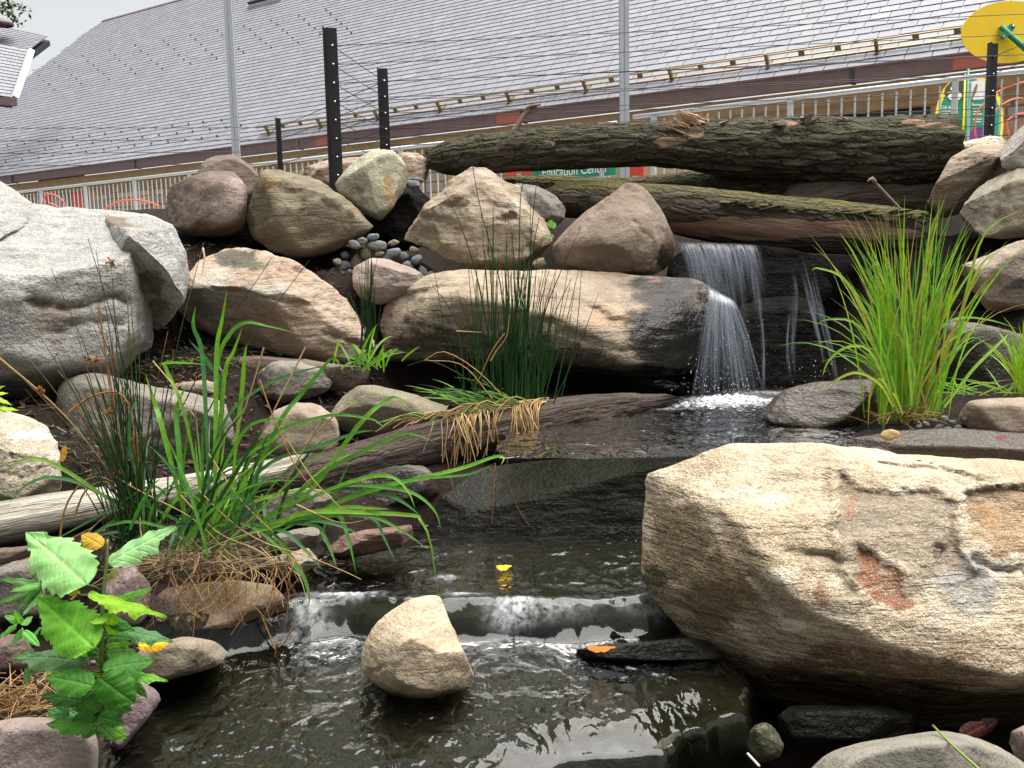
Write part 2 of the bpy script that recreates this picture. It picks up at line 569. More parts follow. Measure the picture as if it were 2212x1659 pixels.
# ------------------------------------------------------------------ the ground: soil and bark mulch, sloping up from the stream bed
_gc = []
def gpt(x, y, d, dz=0.0):
    q = P(x, y, d); _gc.append((q[0], q[1], q[2] + dz))
for q in [(-1.2, 1.2, -.1), (-1.2, 2.0, -.02), (-1.0, 2.5, .06), (-.55, 1.2, -.35), (0, 1.2, -.4), (.6, 1.5, -.4), (1.2, 1.5, -.3), (1.8, 2.0, -.1), (2.2, 2.8, .1), (.4, 2.0, -.4), (.9, 2.2, -.42), (1.3, 2.4, -.42), (.8, 2.7, -.3),
          (-.35, 2.2, -.2), (0, 2.4, -.2), (.4, 2.6, -.2), (-.4, 2.6, -.2), (-.2, 3.1, -.1), (.3, 3.2, -.1), (.7, 3.2, -.1), (-.9, 3.0, .15), (-1.5, 3.0, .22), (-2.2, 3.0, .35),
          (.1, 4.0, .2), (.7, 4.2, .2), (1.1, 4.6, .2), (.9, 5.2, .2), (1.5, 5.2, .3), (1.3, 3.9, .2), (1.4, 3.3, .05), (1.9, 3.3, .1), (2.4, 3.3, .15), (1.7, 3.9, .40), (2.3, 3.9, .42), (1.9, 4.4, .45), (2.3, 4.8, .8), (2.3, 5.6, 1.2), (2.8, 4.5, 1.0), (3.2, 5.5, 1.4),
          (-.9, 3.6, .24), (-.3, 4.0, .3), (-1.6, 3.7, .3), (-2.4, 3.8, .5), (-.2, 4.75, .28), (-.6, 4.4, .42), (-.5, 4.9, .35), (.1, 4.75, .28), (.3, 5.1, .3), (.4, 5.6, .9), (1.2, 5.8, .6), (1.9, 5.8, .7), (1.2, 6.4, .9), (2.0, 6.4, 1.0), (-1.0, 5.8, 1.2), (-2.0, 5.8, 1.3), (-3, 5, 1.1), (-4, 4, .8), (-4, 2.5, .4), (4, 4, 1.0), (4, 2.5, .4), (-4, 0, 0), (4, 0, 0), (0, 0, -.4), (0, -3, 0), (-5, -4, 0), (5, -4, 0),
          (-3, 7.2, 1.45), (0, 7.2, 1.4), (3, 7.2, 1.5), (5, 6.5, 1.5), (-5, 7, 1.45)]:
    _gc.append(q)
gpt(330, 795, 4.45); gpt(390, 760, 4.6); gpt(300, 830, 4.3); gpt(440, 530, 5.35); gpt(450, 580, 5.2); gpt(60, 880, 3.75); gpt(130, 930, 3.6); gpt(860, 590, 5.25); gpt(730, 590, 5.25); gpt(1960, 905, 3.85); gpt(2050, 915, 3.75); gpt(1900, 930, 3.7)
for q in ((330, 1500), (400, 1470), (290, 1570), (480, 1425), (600, 1385), (260, 1640), (380, 1520)):
    w_ = G(*q, 0.0); _gc.append((w_[0], w_[1], -.14))
for q in ((150, 1500), (60, 1450), (200, 1420)):
    w_ = G(*q, 0.05); _gc.append((w_[0], w_[1], .04))
_gc = np.array(_gc)

def ground_z(x, y):
    x = np.asarray(x, float); y = np.asarray(y, float)
    sh = x.shape
    x, y = x.ravel(), y.ravel()
    d2 = (x[:, None] - _gc[:, 0]) ** 2 + (y[:, None] - _gc[:, 1]) ** 2 + 0.012
    w = d2 ** -2.2
    z = (w * _gc[:, 2]).sum(1) / w.sum(1)
    far = sst(7.0, 8.6, y)
    z = z * (1 - far) + 1.62 * far
    return z.reshape(sh)

def axis(lo, hi, fine_lo, fine_hi, step):
    a = list(np.arange(fine_lo, fine_hi, step))
    s, q = step, fine_lo
    L = []
    while q > lo:
        s *= 1.35; q -= s; L.append(q)
    s, q = step, a[-1]
    H = []
    while q < hi:
        s *= 1.35; q += s; H.append(q)
    return np.array(L[::-1] + a + H)

def grid_faces(nx, ny):
    i = np.arange(nx - 1)[:, None] * ny + np.arange(ny - 1)[None, :]
    i = i.ravel()
    return np.stack([i, i + ny, i + ny + 1, i + 1], 1)

t = NT('soil_mulch')
co = t.coords(False)
n1 = t.noise(co, 6, 6, 0.65); n2 = t.noise(co, 55, 6, 0.7); n3 = t.noise(co, 160, 4, 0.7)
c = t.mix(n1, (0.007, 0.005, 0.004), (0.028, 0.018, 0.013))
c = t.mix(t.math('MULTIPLY', t.ramp(n2, [(0.5, (0, 0, 0)), (0.7, (1, 1, 1))]), 0.6), c, (0.065, 0.042, 0.028))
b = t.pbsdf(Base_Color=c, Roughness=0.95)
b.inputs['Specular IOR Level'].default_value = 0.2
t.link(t.bump(t.math('ADD', n2, t.math('MULTIPLY', n3, 0.4)), 0.9, 0.03), b.inputs['Normal'])
M_SOIL = t.m

gx = axis(-90, 90, -2.6, 2.7, 0.035)
gy = axis(-60, 130, 1.1, 6.4, 0.035)
X, Y = np.meshgrid(gx, gy, indexing='ij')
Z = ground_z(X, Y)
pp = np.stack([X.ravel(), Y.ravel(), np.zeros(X.size)], 1)
Z = Z + (fbm(pp * 3.0, 4) * 0.035 + fbm(pp * 14.0, 3) * 0.012).reshape(X.shape)
g = mk('ground', np.stack([X.ravel(), Y.ravel(), Z.ravel()], 1), grid_faces(len(gx), len(gy)), M_SOIL, loc=(0, 0, 0))
tag(g, 'dark brown soil and bark mulch between the rocks', kind='structure')

# ------------------------------------------------------------------ water: thin sheets running over dark slabs
def watermat(name, tint, sc_=1.0, rough=0.09, foam=True):
    t = NT(name)
    co = t.coords(False)
    mp = t.n('Mapping', {'Vector': co, 'Scale': (1.0, 0.62, 1.0), 'Rotation': (0, 0, 0.25)}).outputs[0]
    n1 = t.noise(mp, 13 * sc_, 2, 0.45, 0.9); n2 = t.noise(mp, 38 * sc_, 2, 0.5, 0.6)
    h = t.math('ADD', n1, t.math('MULTIPLY', n2, 0.20))
    calm = t.n('Attribute', attribute_name='calm').outputs['Fac']
    nrm = t.bump(h, t.math('MULTIPLY_ADD', calm, -0.85, 0.9, clamp=True), 0.03)
    fr = t.n('Fresnel', {'IOR': 1.333, 'Normal': nrm}).outputs[0]
    tr = t.n('BsdfTransparent', {'Color': c4(tint)})
    gl = t.n('BsdfGlossy', {'Color': (1, 1, 1, 1), 'Roughness': rough, 'Normal': nrm})
    m = t.n('MixShader', {0: t.math('MULTIPLY', fr, t.math('MULTIPLY_ADD', fr, 11.0, 1.1), clamp=True), 1: tr.outputs[0], 2: gl.outputs[0]})
    last = m.outputs[0]
    if foam:
        fa = t.n('Attribute', attribute_name='foam').outputs['Fac']
        fn = t.noise(mp, 46, 4, 0.65)
        fm = t.math('MULTIPLY', t.math('MULTIPLY', fa, 0.9), t.ramp(fn, [(0.34, (0, 0, 0)), (0.66, (1, 1, 1))]))
        df = t.n('BsdfDiffuse', {'Color': (0.75, 0.78, 0.80, 1), 'Normal': nrm})
        m2 = t.n('MixShader', {0: fm, 1: last, 2: df.outputs[0]})
        last = m2.outputs[0]
    t.link(last, t.out.inputs['Surface'])
    return t.m

M_WATER = watermat('stream_water', (0.46, 0.48, 0.40))
M_BED = rockmat('stream_bed', (0.018, 0.018, 0.011), (0.055, 0.046, 0.022), (0.028, 0.032, 0.015), strata=0.0, speck=0.4, rough=0.5, bump=0.6)

# lower sheet: edge where it spills at the front, small step in the middle
FL = [G(*q, 0.0)[:2] for q in ((560, 1990), (860, 1760), (1104, 1657), (1225, 1608), (1330, 1598), (1440, 1588), (1490, 1545), (1610, 1500), (1640, 1455), (1600, 1400), (1560, 1330))]
STEP = [G(*q, 0.10)[:2] for q in ((500, 1330), (650, 1303), (760, 1292), (950, 1300), (1100, 1294), (1250, 1300), (1400, 1290), (1500, 1275), (1650, 1265))]
wx = np.arange(-1.15, 1.05, 0.0085); wy = np.arange(1.75, 3.72, 0.0085)
X, Y = np.meshgrid(wx, wy, indexing='ij')
flat3 = np.stack([X.ravel(), Y.ravel(), np.zeros(X.size)], 1)
wob = fbm(flat3 * 9, 3).reshape(X.shape) * 0.018
sdF = poly_sd(X, Y, FL) + wob
ys = np.interp(X, [q[0] for q in STEP], [q[1] for q in STEP]) + wob
up = sst(-0.07, 0.03, Y - ys)
base = 0.10 * up - 0.40 * sst(-0.015, 0.09, sdF) - 0.05 * sst(-0.12, 0.0, sdF)
flow = np.stack([X.ravel() * 5.5, Y.ravel() * 8.5, np.full(X.size, 3.3)], 1)
wav = (fbm(flow * 1.0, 2) * 0.010 + fbm(flow * 2.6 + 5, 2) * 0.0034).reshape(X.shape)
streak = fbm(np.stack([X.ravel() * 26, Y.ravel() * 4, np.zeros(X.size)], 1), 2).reshape(X.shape)
onstep = np.exp(-((Y - ys) / 0.05) ** 2)
W = base + wav * (1 - 0.5 * onstep) + streak * 0.007 * onstep
def gblob(px, py, z, rx, ry):
    q = G(px, py, z); return np.exp(-((X - q[0]) / rx) ** 2 - ((Y - q[1]) / ry) ** 2)
foam = 1.1 * gblob(1110, 1366, 0.0, 0.06, 0.022) + 0.3 * gblob(1190, 1370, 0, 0.10, 0.016) + 0.2 * gblob(1330, 1364, 0, 0.12, 0.010) + 0.5 * gblob(1000, 1352, 0, 0.05, 0.014) \
     + 0.8 * gblob(745, 1352, 0, 0.10, 0.016) + 0.7 * gblob(665, 1372, 0, 0.05, 0.04) + 0.6 * gblob(965, 1250, 0.1, 0.03, 0.02) + 0.2 * gblob(1410, 1356, 0, 0.04, 0.03) 
W += 0.012 * np.clip(foam, 0, 1) * (1 + fbm(flat3 * 60, 2).reshape(X.shape))
wv = np.stack([X.ravel(), Y.ravel(), W.ravel()], 1)
wfc = grid_faces(len(wx), len(wy))
calm = np.clip(np.exp(-((Y - ys + .02) / 0.075) ** 2) * 1.1 + sst(-.10, .0, sdF), 0, 1)
o = mk('water', wv, wfc, M_WATER, attrs={'foam': np.clip(foam, 0, 1).ravel(), 'calm': calm.ravel()}, loc=(0, 0, 0))
tag(o, 'rippled dark stream water spilling over two low steps', kind='structure')
# the slab under it
bx = np.arange(-1.15, 1.05, 0.016); by = np.arange(1.75, 3.72, 0.016)
X2, Y2 = np.meshgrid(bx, by, indexing='ij')
f3 = np.stack([X2.ravel(), Y2.ravel(), np.zeros(X2.size)], 1)
wob2 = fbm(f3 * 9, 3).reshape(X2.shape) * 0.018
sd2 = poly_sd(X2, Y2, FL) + wob2
ys2 = np.interp(X2, [q[0] for q in STEP], [q[1] for q in STEP]) + wob2
Bz = 0.10 * sst(-0.03, 0.01, Y2 - ys2) - 0.42 * sst(-0.025, 0.07, sd2) - 0.045 + (fbm(f3 * 5, 4) * 0.016 + fbm(f3 * 22, 3) * 0.006).reshape(X2.shape) - 0.03 * np.exp(-((Y2 - ys2 - 0.25) / 0.2) ** 2)
n = X2.size
o = mk('stream_bed', np.stack([X2.ravel(), Y2.ravel(), Bz.ravel()], 1), grid_faces(len(bx), len(by)), M_BED, attrs={'tint': np.zeros((n, 4)), 'wet': np.zeros(n)}, loc=(0, 0, 0))
tag(o, 'algae brown slab under the running water', kind='structure')

# upper pool below the waterfall
wx = np.arange(-0.35, 1.95, 0.011); wy = np.arange(3.38, 5.45, 0.011)
X, Y = np.meshgrid(wx, wy, indexing='ij')
flat3 = np.stack([X.ravel(), Y.ravel(), np.ones(X.size)], 1)
L3 = [G(*q, 0.385)[:2] for q in ((900, 1003), (1000, 1003), (1100, 996), (1250, 985), (1400, 978), (1600, 975), (1800, 975))]
y3 = np.interp(X, [q[0] for q in L3], [q[1] for q in L3]) + fbm(flat3 * 7, 3).reshape(X.shape) * 0.02
W = 0.385 - 0.012 * sst(-0.12, 0.03, y3 - Y)
_px, _py = proj(np.stack([X.ravel(), Y.ravel(), np.full(X.size, .385)], 1))
cutm = ((y3 - Y) > 0.035) | ((_px.reshape(X.shape) + fbm(flat3 * 9, 3).reshape(X.shape) * 40 < 1075) & (_py.reshape(X.shape) > 930))
ff = G(1560, 868, 0.385)
rr_ = np.hypot(X - ff[0], Y - ff[1])
near = np.exp(-(rr_ / 0.5) ** 2)
W += (fbm(flat3 * np.array([7, 12, 1]), 3) * 0.006).reshape(X.shape) + near * (fbm(flat3 * 26, 3) * 0.02).reshape(X.shape)
def gb3(px, py, rx, ry):
    q = G(px, py, 0.385); return np.exp(-((X - q[0]) / rx) ** 2 - ((Y - q[1]) / ry) ** 2)
foam = 1.4 * gb3(1575, 866, 0.15, 0.11) + 0.7 * gb3(1500, 876, 0.12, 0.03) + 0.9 * gb3(1620, 872, 0.12, 0.06) + 0.35 * gb3(1660, 850, 0.15, 0.08) + 0.3 * gb3(1450, 884, 0.14, 0.025)
W += 0.03 * np.clip(foam, 0, 1) * (0.6 + fbm(flat3 * 34, 3).reshape(X.shape))
gf = grid_faces(len(wx), len(wy))
gf = gf[~cutm.ravel()[gf].any(1)]
o = mk('water', np.stack([X.ravel(), Y.ravel(), W.ravel()], 1), gf, M_WATER, attrs={'foam': np.clip(foam, 0, 1).ravel(), 'calm': np.zeros(X.size)}, loc=(0, 0, 0))
tag(o, 'brown pool churned white at the foot of the waterfall', kind='structure')
# ------------------------------------------------------------------ stone kinds (base colours of the dry stone, some darkened by the shade they lie in)
GRAN = rockmat('pale_granite', (0.29, 0.285, 0.27), (0.41, 0.40, 0.37), (0.195, 0.185, 0.165), (0.07, 0.07, 0.075), strata=0.45, sdir=(0.5, 0.0, 0.8), sscale=5, speck=0.62, bump=0.85)
TAN = rockmat('tan_sandstone', (0.267, 0.211, 0.150), (0.361, 0.301, 0.219), (0.198, 0.146, 0.103), (0.069, 0.052, 0.039), strata=0.55, sdir=(0.25, 0.0, 1), sscale=8, speck=0.35)
PINK = rockmat('pink_sandstone', (0.294, 0.233, 0.180), (0.427, 0.351, 0.275), (0.304, 0.204, 0.138), (0.085, 0.062, 0.048), strata=0.6, sdir=(0.35, 0.0, 1), sscale=9, speck=0.3, lichen=0.25)
BROWN = rockmat('brown_stone', (0.126, 0.092, 0.071), (0.167, 0.129, 0.102), (0.102, 0.068, 0.051), (0.041, 0.031, 0.024), strata=0.25, sscale=5, speck=0.4)
OLIVE = rockmat('olive_gneiss', (0.156, 0.129, 0.082), (0.226, 0.195, 0.129), (0.113, 0.086, 0.055), (0.043, 0.035, 0.023), strata=0.75, sdir=(-0.25, 0.1, 1), sscale=9, speck=0.35)
PALE = rockmat('pale_green_stone', (0.313, 0.308, 0.221), (0.432, 0.423, 0.331), (0.239, 0.216, 0.138), (0.092, 0.083, 0.046), strata=0.3, speck=0.45, sscale=5)
GREY = rockmat('grey_stone', (0.150, 0.131, 0.109), (0.210, 0.188, 0.158), (0.112, 0.098, 0.079), (0.045, 0.041, 0.038), strata=0.25, speck=0.45, sscale=5, lichen=0.2)
SMOOTH = rockmat('river_stone', (0.238, 0.189, 0.141), (0.317, 0.260, 0.198), (0.194, 0.145, 0.101), (0.079, 0.062, 0.048), strata=0.2, speck=0.3, bump=0.35, sscale=5)
MAUVE = rockmat('mauve_stone', (0.217, 0.166, 0.149), (0.281, 0.225, 0.204), (0.183, 0.128, 0.106), (0.060, 0.047, 0.043), strata=0.15, speck=0.35, bump=0.35)
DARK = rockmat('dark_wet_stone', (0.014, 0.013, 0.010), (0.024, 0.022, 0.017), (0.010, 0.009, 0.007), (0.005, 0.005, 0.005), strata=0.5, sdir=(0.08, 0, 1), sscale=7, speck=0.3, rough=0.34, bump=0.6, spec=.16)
CAVE = rockmat('shade_black_stone', (0.006, 0.0055, 0.005), (0.011, 0.010, 0.008), (0.005, 0.0045, 0.004), (0.003, 0.003, 0.003), strata=0.4, sscale=7, speck=0.1, rough=0.5, bump=0.7, spec=.06)  # near black: shade of the overhang and the gaps put into the colour
SLATE = rockmat('wet_brown_slab', (0.060, 0.046, 0.036), (0.085, 0.066, 0.050), (0.050, 0.036, 0.027), (0.02, 0.016, 0.013), strata=0.35, speck=0.3, rough=0.26, bump=0.45, sscale=7)
GOLD = rockmat('gold_gneiss', (0.36, 0.285, 0.18), (0.50, 0.435, 0.325), (0.27, 0.195, 0.12), (0.10, 0.075, 0.05), strata=0.55, sdir=(0.12, -0.05, 1), sscale=9, speck=0.6, bump=0.85)

RUST = (0.22, 0.075, 0.032); OCHRE = (0.32, 0.18, 0.075); WHITE = (0.55, 0.55, 0.53); MOSS = (0.055, 0.060, 0.018); CHAR = (0.045, 0.045, 0.038); GREYP = (0.31, 0.30, 0.28)

B = 'boulder'
# the white boulder on the left
rock(B, 'huge pale grey granite boulder with a bright bare top at the left edge', GRAN, 4.35,
     '-230,470 -100,450 0,447 90,450 160,456 250,462 300,470 312,540 318,640 322,740 250,810 120,850 -60,860 -230,850',
     th=0.9, front=[(-160, 560, .55), (-20, 575, .62), (55, 620, .66), (120, 570, .58), (185, 545, .52), (258, 515, .45), (290, 640, .36), (285, 720, .40), (170, 770, .52), (60, 790, .62), (-100, 800, .6), (230, 780, .42)],
     p=44, amp=0.022, sub=6, chips=6, chipd=(.03, .12), seed=21, terr=.5,
     extra=[dict(outline='-300,420 -180,372 -60,374 -5,388 36,420 72,446 80,500 0,560 -300,600', th=.8, front=[(-160, 540, .45), (-30, 540, .45), (30, 500, .30), (60, 470, .15)], p=30, chips=2, sub=6), dict(outline='235,470 330,463 372,488 398,545 407,592 398,640 375,685 340,715 300,690 270,600', th=.5, front=[(256, 512, .46), (305, 552, .42), (348, 602, .38), (388, 652, .26), (330, 500, .30), (385, 560, .2), (340, 690, .06), (300, 640, .12)], p=44, chips=2, sub=6)],
     cracks=[('60,650 150,665 250,640 290,660', 5, .05), ('100,720 200,690 260,700', 4, .03)],
     patches=[(330, 620, 60, 26, (0.10, 0.075, 0.05), 0.9, 62), (250, 478, 45, 9, (0.16, 0.11, 0.06), 0.9, 10), (120, 700, 70, 50, (0.23, 0.18, 0.14), .8), (190, 590, 40, 20, (0.24, 0.19, 0.13), .8)])  # first patch paints the shade of the overhanging right facet
# back row
rock(B, 'smooth brown rounded boulder at the left end of the back row', BROWN, 5.45,
     '355,432 368,402 405,383 450,371 500,374 538,398 553,440 545,488 500,509 430,512 385,499 361,468', fw=.2, p=9, amp=0.026, chips=4, patches=[(500, 430, 40, 55, (0.27, 0.21, 0.18), .8)])
rock(B, 'brown boulder mostly hidden behind the smooth brown rounded one', BROWN, 5.75,
     '400,400 425,360 455,341 492,334 530,337 566,360 584,388 575,440 520,470 430,440', p=8, amp=0.02)
rock(B, 'olive layered boulder with a squared left edge below the black post', OLIVE, 5.3,
     '560,365 602,367 650,387 700,400 746,425 772,452 807,496 790,510 745,521 702,547 642,558 590,536 546,516 537,488 552,440', front=[(570, 378, .16), (640, 405, .24), (720, 440, .24), (775, 485, .14), (560, 500, .2), (600, 520, .22), (660, 535, .2)], bscale=.85, p=44, amp=0.028, chips=5, strat=0.012, cracks=[('575,400 680,425 760,470', 3, .02), ('660,430 640,480 690,530', 3, .02)],
     patches=[(580, 395, 35, 22, (0.28, 0.20, 0.10), .8)])
rock(B, 'pale greenish egg shaped boulder standing against the tall black post', PALE, 5.55,
     '722,401 758,356 798,326 838,321 868,333 882,358 885,395 870,422 846,452 820,477 800,470 768,440 735,420', p=10, amp=0.02, chips=5,
     patches=[(850, 420, 14, 40, (0.36, 0.20, 0.09), .9), (760, 410, 30, 14, (0.16, 0.15, 0.09), .8)])
rock(B, 'low reddish boulder behind the tall black post', PINK, 6.6, '655,388 665,360 700,349 745,343 800,338 830,350 820,395 760,410 680,408', p=14, amp=0.03)
rock('stone', 'small dark pointed stone beside the low reddish boulder', BROWN, 6.4, '622,392 640,372 655,363 662,385 655,400 630,402', p=16, amp=0.03, sub=4)
rock(B, 'reddish tan boulder under the mossy end of the big log', PINK, 6.1, '850,340 875,328 905,334 930,349 920,392 880,405 850,395', p=14, amp=0.03)
rock(B, 'wide tan pitted boulder in the middle of the back row', TAN, 5.3,
     '858,472 878,424 918,397 962,384 1012,365 1050,368 1072,386 1098,401 1138,412 1162,441 1177,482 1187,512 1176,556 1150,575 1080,581 1000,578 940,571 900,542 870,511',
     front=[(930, 430, .2), (1010, 410, .2), (1090, 440, .26), (1140, 500, .2), (1130, 550, .18), (1040, 555, .24), (950, 545, .2), (900, 490, .14), (1000, 490, .3)], bscale=.8, p=24, amp=0.035, chips=7, sub=6, dents=[(1095, 470, 22, 10, 0, .04), (930, 470, 60, 12, 10, .03), (980, 440, 40, 10, -10, .025), (1150, 540, 30, 16, 30, .03)],
     patches=[(930, 530, 50, 26, (0.24, 0.23, 0.14), .8), (1120, 445, 25, 18, WHITE, .6)])
rock(B, 'grey purple boulder wedged right of the wide tan one', GREY, 5.5, '1075,405 1110,394 1168,404 1205,424 1227,456 1212,484 1180,505 1140,500', p=12, amp=0.025, patches=[(1115, 420, 30, 16, WHITE, .9, 35)])
rock(B, 'pointed brown boulder beside the top of the waterfall', rockmat('peaked_brown_stone', (0.175, 0.132, 0.098), (0.225, 0.175, 0.13), (0.14, 0.102, 0.072), (0.07, 0.05, 0.04), strata=0.2, speck=0.35, bump=0.45), 5.22,
     '1182,532 1200,502 1226,470 1262,434 1300,402 1330,389 1368,394 1405,426 1440,480 1456,512 1453,560 1440,580 1400,598 1330,599 1260,591 1210,576 1190,556',
     front=[(1320, 410, .05), (1300, 480, .2), (1250, 520, .22), (1330, 530, .26), (1400, 480, .2), (1420, 540, .18), (1300, 580, .2), (1400, 580, .16), (1220, 560, .12)], p=14, amp=0.018, chips=3, sub=6, cracks=[('1370,480 1410,520 1405,590', 4, .012), ('1330,400 1290,450 1210,530', 6, -.012)], wet=[(1448, 560, 25, 60)])
rock(B, 'broad pinkish tan boulder with a dark smudge, upper left of the stream', PINK, 4.75,
     '380,642 400,606 438,580 450,542 482,524 530,524 600,545 672,562 712,586 748,627 772,667 797,717 816,746 800,767 740,777 650,776 560,767 490,742 420,702 386,672',
     front=[(470, 560, .1), (560, 570, .2), (660, 600, .22), (720, 660, .22), (760, 720, .12), (600, 680, .34), (500, 640, .28), (440, 620, .14), (430, 680, .12), (560, 740, .22), (680, 740, .2), (780, 745, .08)], bscale=.82, p=30, amp=0.026, chips=5, sub=6, cracks=[('450,620 560,640 680,660 760,700', 4, .015), ('700,720 780,745 810,740', 4, .02)], dents=[(410, 660, 30, 40, 20, .05)],
     patches=[(520, 562, 55, 26, (0.050, 0.052, 0.035), 1.15), (450, 640, 55, 55, (0.36, 0.355, 0.30), .85), (560, 640, 60, 40, (0.33, 0.32, 0.27), .7)])
rock(B, 'small brown grey boulder between the two broad boulders', rockmat('rosy_grey_stone', (0.25, 0.20, 0.165), (0.34, 0.28, 0.24), (0.21, 0.155, 0.125), speck=0.4, strata=.2), 5.0,
     '751,612 764,581 800,559 840,556 882,570 917,591 927,608 900,627 860,647 820,657 771,642', p=14, amp=0.025, chips=5)
# long boulder under the back row, its right end under the fall
rock(B, 'long tan boulder with shade painted on its underside and a black wet right end', TAN, 5.0,
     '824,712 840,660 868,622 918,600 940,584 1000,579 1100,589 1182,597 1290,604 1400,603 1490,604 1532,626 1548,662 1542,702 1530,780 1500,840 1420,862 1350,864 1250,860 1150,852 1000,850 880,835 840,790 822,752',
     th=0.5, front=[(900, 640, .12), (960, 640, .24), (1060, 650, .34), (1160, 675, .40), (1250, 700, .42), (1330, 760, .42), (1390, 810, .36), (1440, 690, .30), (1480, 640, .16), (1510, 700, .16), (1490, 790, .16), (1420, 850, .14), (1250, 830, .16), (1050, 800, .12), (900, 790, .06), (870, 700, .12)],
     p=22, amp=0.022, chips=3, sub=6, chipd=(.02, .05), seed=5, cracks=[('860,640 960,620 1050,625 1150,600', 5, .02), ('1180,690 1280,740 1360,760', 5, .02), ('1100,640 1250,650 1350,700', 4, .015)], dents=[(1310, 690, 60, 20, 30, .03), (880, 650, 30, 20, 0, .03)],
     patches=[(960, 760, 150, 80, (0.034, 0.032, 0.020), 1.1), (1190, 800, 150, 62, (0.030, 0.028, 0.018), 1.1), (1465, 745, 105, 130, (0.012, 0.011, 0.009), 1.3), (1440, 640, 90, 40, (0.03, 0.03, 0.032), 1.0), (1310, 690, 50, 30, (0.34, 0.22, 0.14), .7), (1400, 810, 30, 25, MOSS, .7)],  # first two patches paint the shade of the underside
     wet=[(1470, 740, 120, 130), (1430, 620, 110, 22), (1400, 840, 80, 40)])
# middle left
S_ = 'stone'
rock(S_, 'rough brown grey stone behind the tall grass blades', GREY, 4.25, '543,832 556,801 592,782 642,780 692,796 720,822 706,847 660,862 600,867 558,856', p=14, amp=0.035)
rock(B, 'olive grey low boulder left of the rush clump', rockmat('moss_grey_stone', (0.165, 0.145, 0.095), (0.23, 0.205, 0.14), (0.13, 0.115, 0.07), speck=0.35, strata=.15, bump=.4), 4.05, '706,872 730,841 782,832 852,840 922,860 988,886 960,918 880,947 800,952 740,937 708,906', p=9, amp=0.02)
rock(B, 'round tan stone resting against the driftwood behind the grass', SMOOTH, 3.75, '556,942 590,890 640,869 692,875 727,906 734,948 715,975 650,990 580,982', p=8, amp=0.015, chips=2)
rock(B, 'wide grey brown boulder behind the reeds and driftwood', GREY, 3.85, '128,840 158,814 212,807 272,830 335,850 420,850 500,870 546,902 562,962 532,1010 400,1040 250,1050 150,1040 130,965', p=14, amp=0.022, sub=6, patches=[(400, 880, 120, 20, (0.34, 0.31, 0.27), .6)])
rock(S_, 'flat tan ledge stone in the mulch above the wide grey boulder', TAN, 4.2, '330,846 380,828 440,822 480,830 470,856 400,868 345,864', p=12, sub=4)
rock(B, 'cream and brown rough boulder cut by the left edge', rockmat('cream_rock', (0.31, 0.26, 0.185), (0.46, 0.42, 0.33), (0.24, 0.18, 0.12), (0.09, 0.07, 0.05), speck=0.55, strata=.3, bump=.8), 3.3, '-150,900 -80,874 0,873 60,889 102,914 126,958 123,1000 132,1042 120,1080 60,1102 0,1110 -150,1110', p=18, amp=0.028, sub=6, patches=[(60, 940, 50, 14, WHITE, .7), (10, 1070, 26, 30, (0.40, 0.42, 0.26), .8)])
# bank at the lower left
rock(S_, 'flat brown stone at the water edge under the dry straw', rockmat('bank_brown_stone', (0.235, 0.165, 0.105), (0.31, 0.235, 0.16), (0.17, 0.115, 0.075), speck=.3, strata=.25, bump=.45), 2.80, '323,1302 345,1268 420,1257 520,1254 600,1264 641,1290 643,1328 592,1347 500,1362 400,1376 340,1354', fscale=.82, fw=.1, th=.3, p=10, amp=0.02, wetz=0.025)
rock(S_, 'low wet stone with a fallen yellow leaf on it', rockmat('bank_olive_stone', (0.20, 0.165, 0.12), (0.27, 0.235, 0.175), (0.15, 0.12, 0.085), speck=.3, strata=.3, bump=.45), 2.50, '268,1442 312,1396 400,1376 470,1385 498,1410 474,1437 400,1458 320,1474', th=.25, fw=.1, fscale=.8, p=10, amp=0.02, wetz=0.02)
rock(S_, 'purplish wet stone between the leafy sapling and the stream', rockmat('bank_purple_stone', (0.17, 0.125, 0.125), (0.23, 0.175, 0.17), (0.14, 0.10, 0.10), speck=.3, bump=.4), 2.17, '215,1590 255,1500 300,1474 342,1478 350,1512 312,1560 272,1608 240,1640 212,1650', th=.3, p=9, amp=0.02, wetz=0.0)
rock(B, 'smooth mauve boulder in the bottom left corner', MAUVE, 1.98, '-90,1590 0,1556 80,1549 150,1556 204,1573 232,1602 240,1645 236,1740 -90,1760', p=8, amp=0.012, sub=6, chips=2)
rock(S_, 'light grey stone with narrow leaves over it at the left edge', GREY, 2.75, '-90,1265 0,1222 88,1200 150,1225 150,1290 90,1330 0,1345 -90,1345', p=9)
rock(S_, 'speckled grey pink stone behind the leafy sapling', MAUVE, 2.70, '222,1262 248,1222 288,1219 320,1258 327,1312 300,1348 238,1345', p=9, patches=[(285, 1245, 26, 20, (0.36, 0.30, 0.28), .7)])
rock(S_, 'small dark stone at the left edge below the grey one', BROWN, 2.45, '-60,1400 0,1368 50,1375 80,1410 60,1450 -60,1470', p=9, wetz=.05)
rock(S_, 'pale tan stone poking out of the straw at the pool edge', SMOOTH, 2.98, '555,1222 615,1196 663,1184 686,1204 672,1232 612,1248', p=9, fw=.06, wetz=.12)
rock(S_, 'dark red layered slab in the pool under the hanging blades', rockmat('red_slab', (0.15, 0.085, 0.065), (0.21, 0.135, 0.105), (0.12, 0.065, 0.05), speck=.3, strata=.8, sscale=9, sdir=(-.25, 0, 1), rough=.5), 3.14, '700,1188 742,1156 830,1140 888,1134 914,1150 882,1176 800,1196 735,1210', p=14, fw=.1, wetz=.13)
rock(S_, 'grey stone under the drooping grass beside the dark slab', GREY, 3.15, '572,1170 600,1150 650,1138 700,1142 704,1168 660,1190 590,1196', p=10, fw=.06)
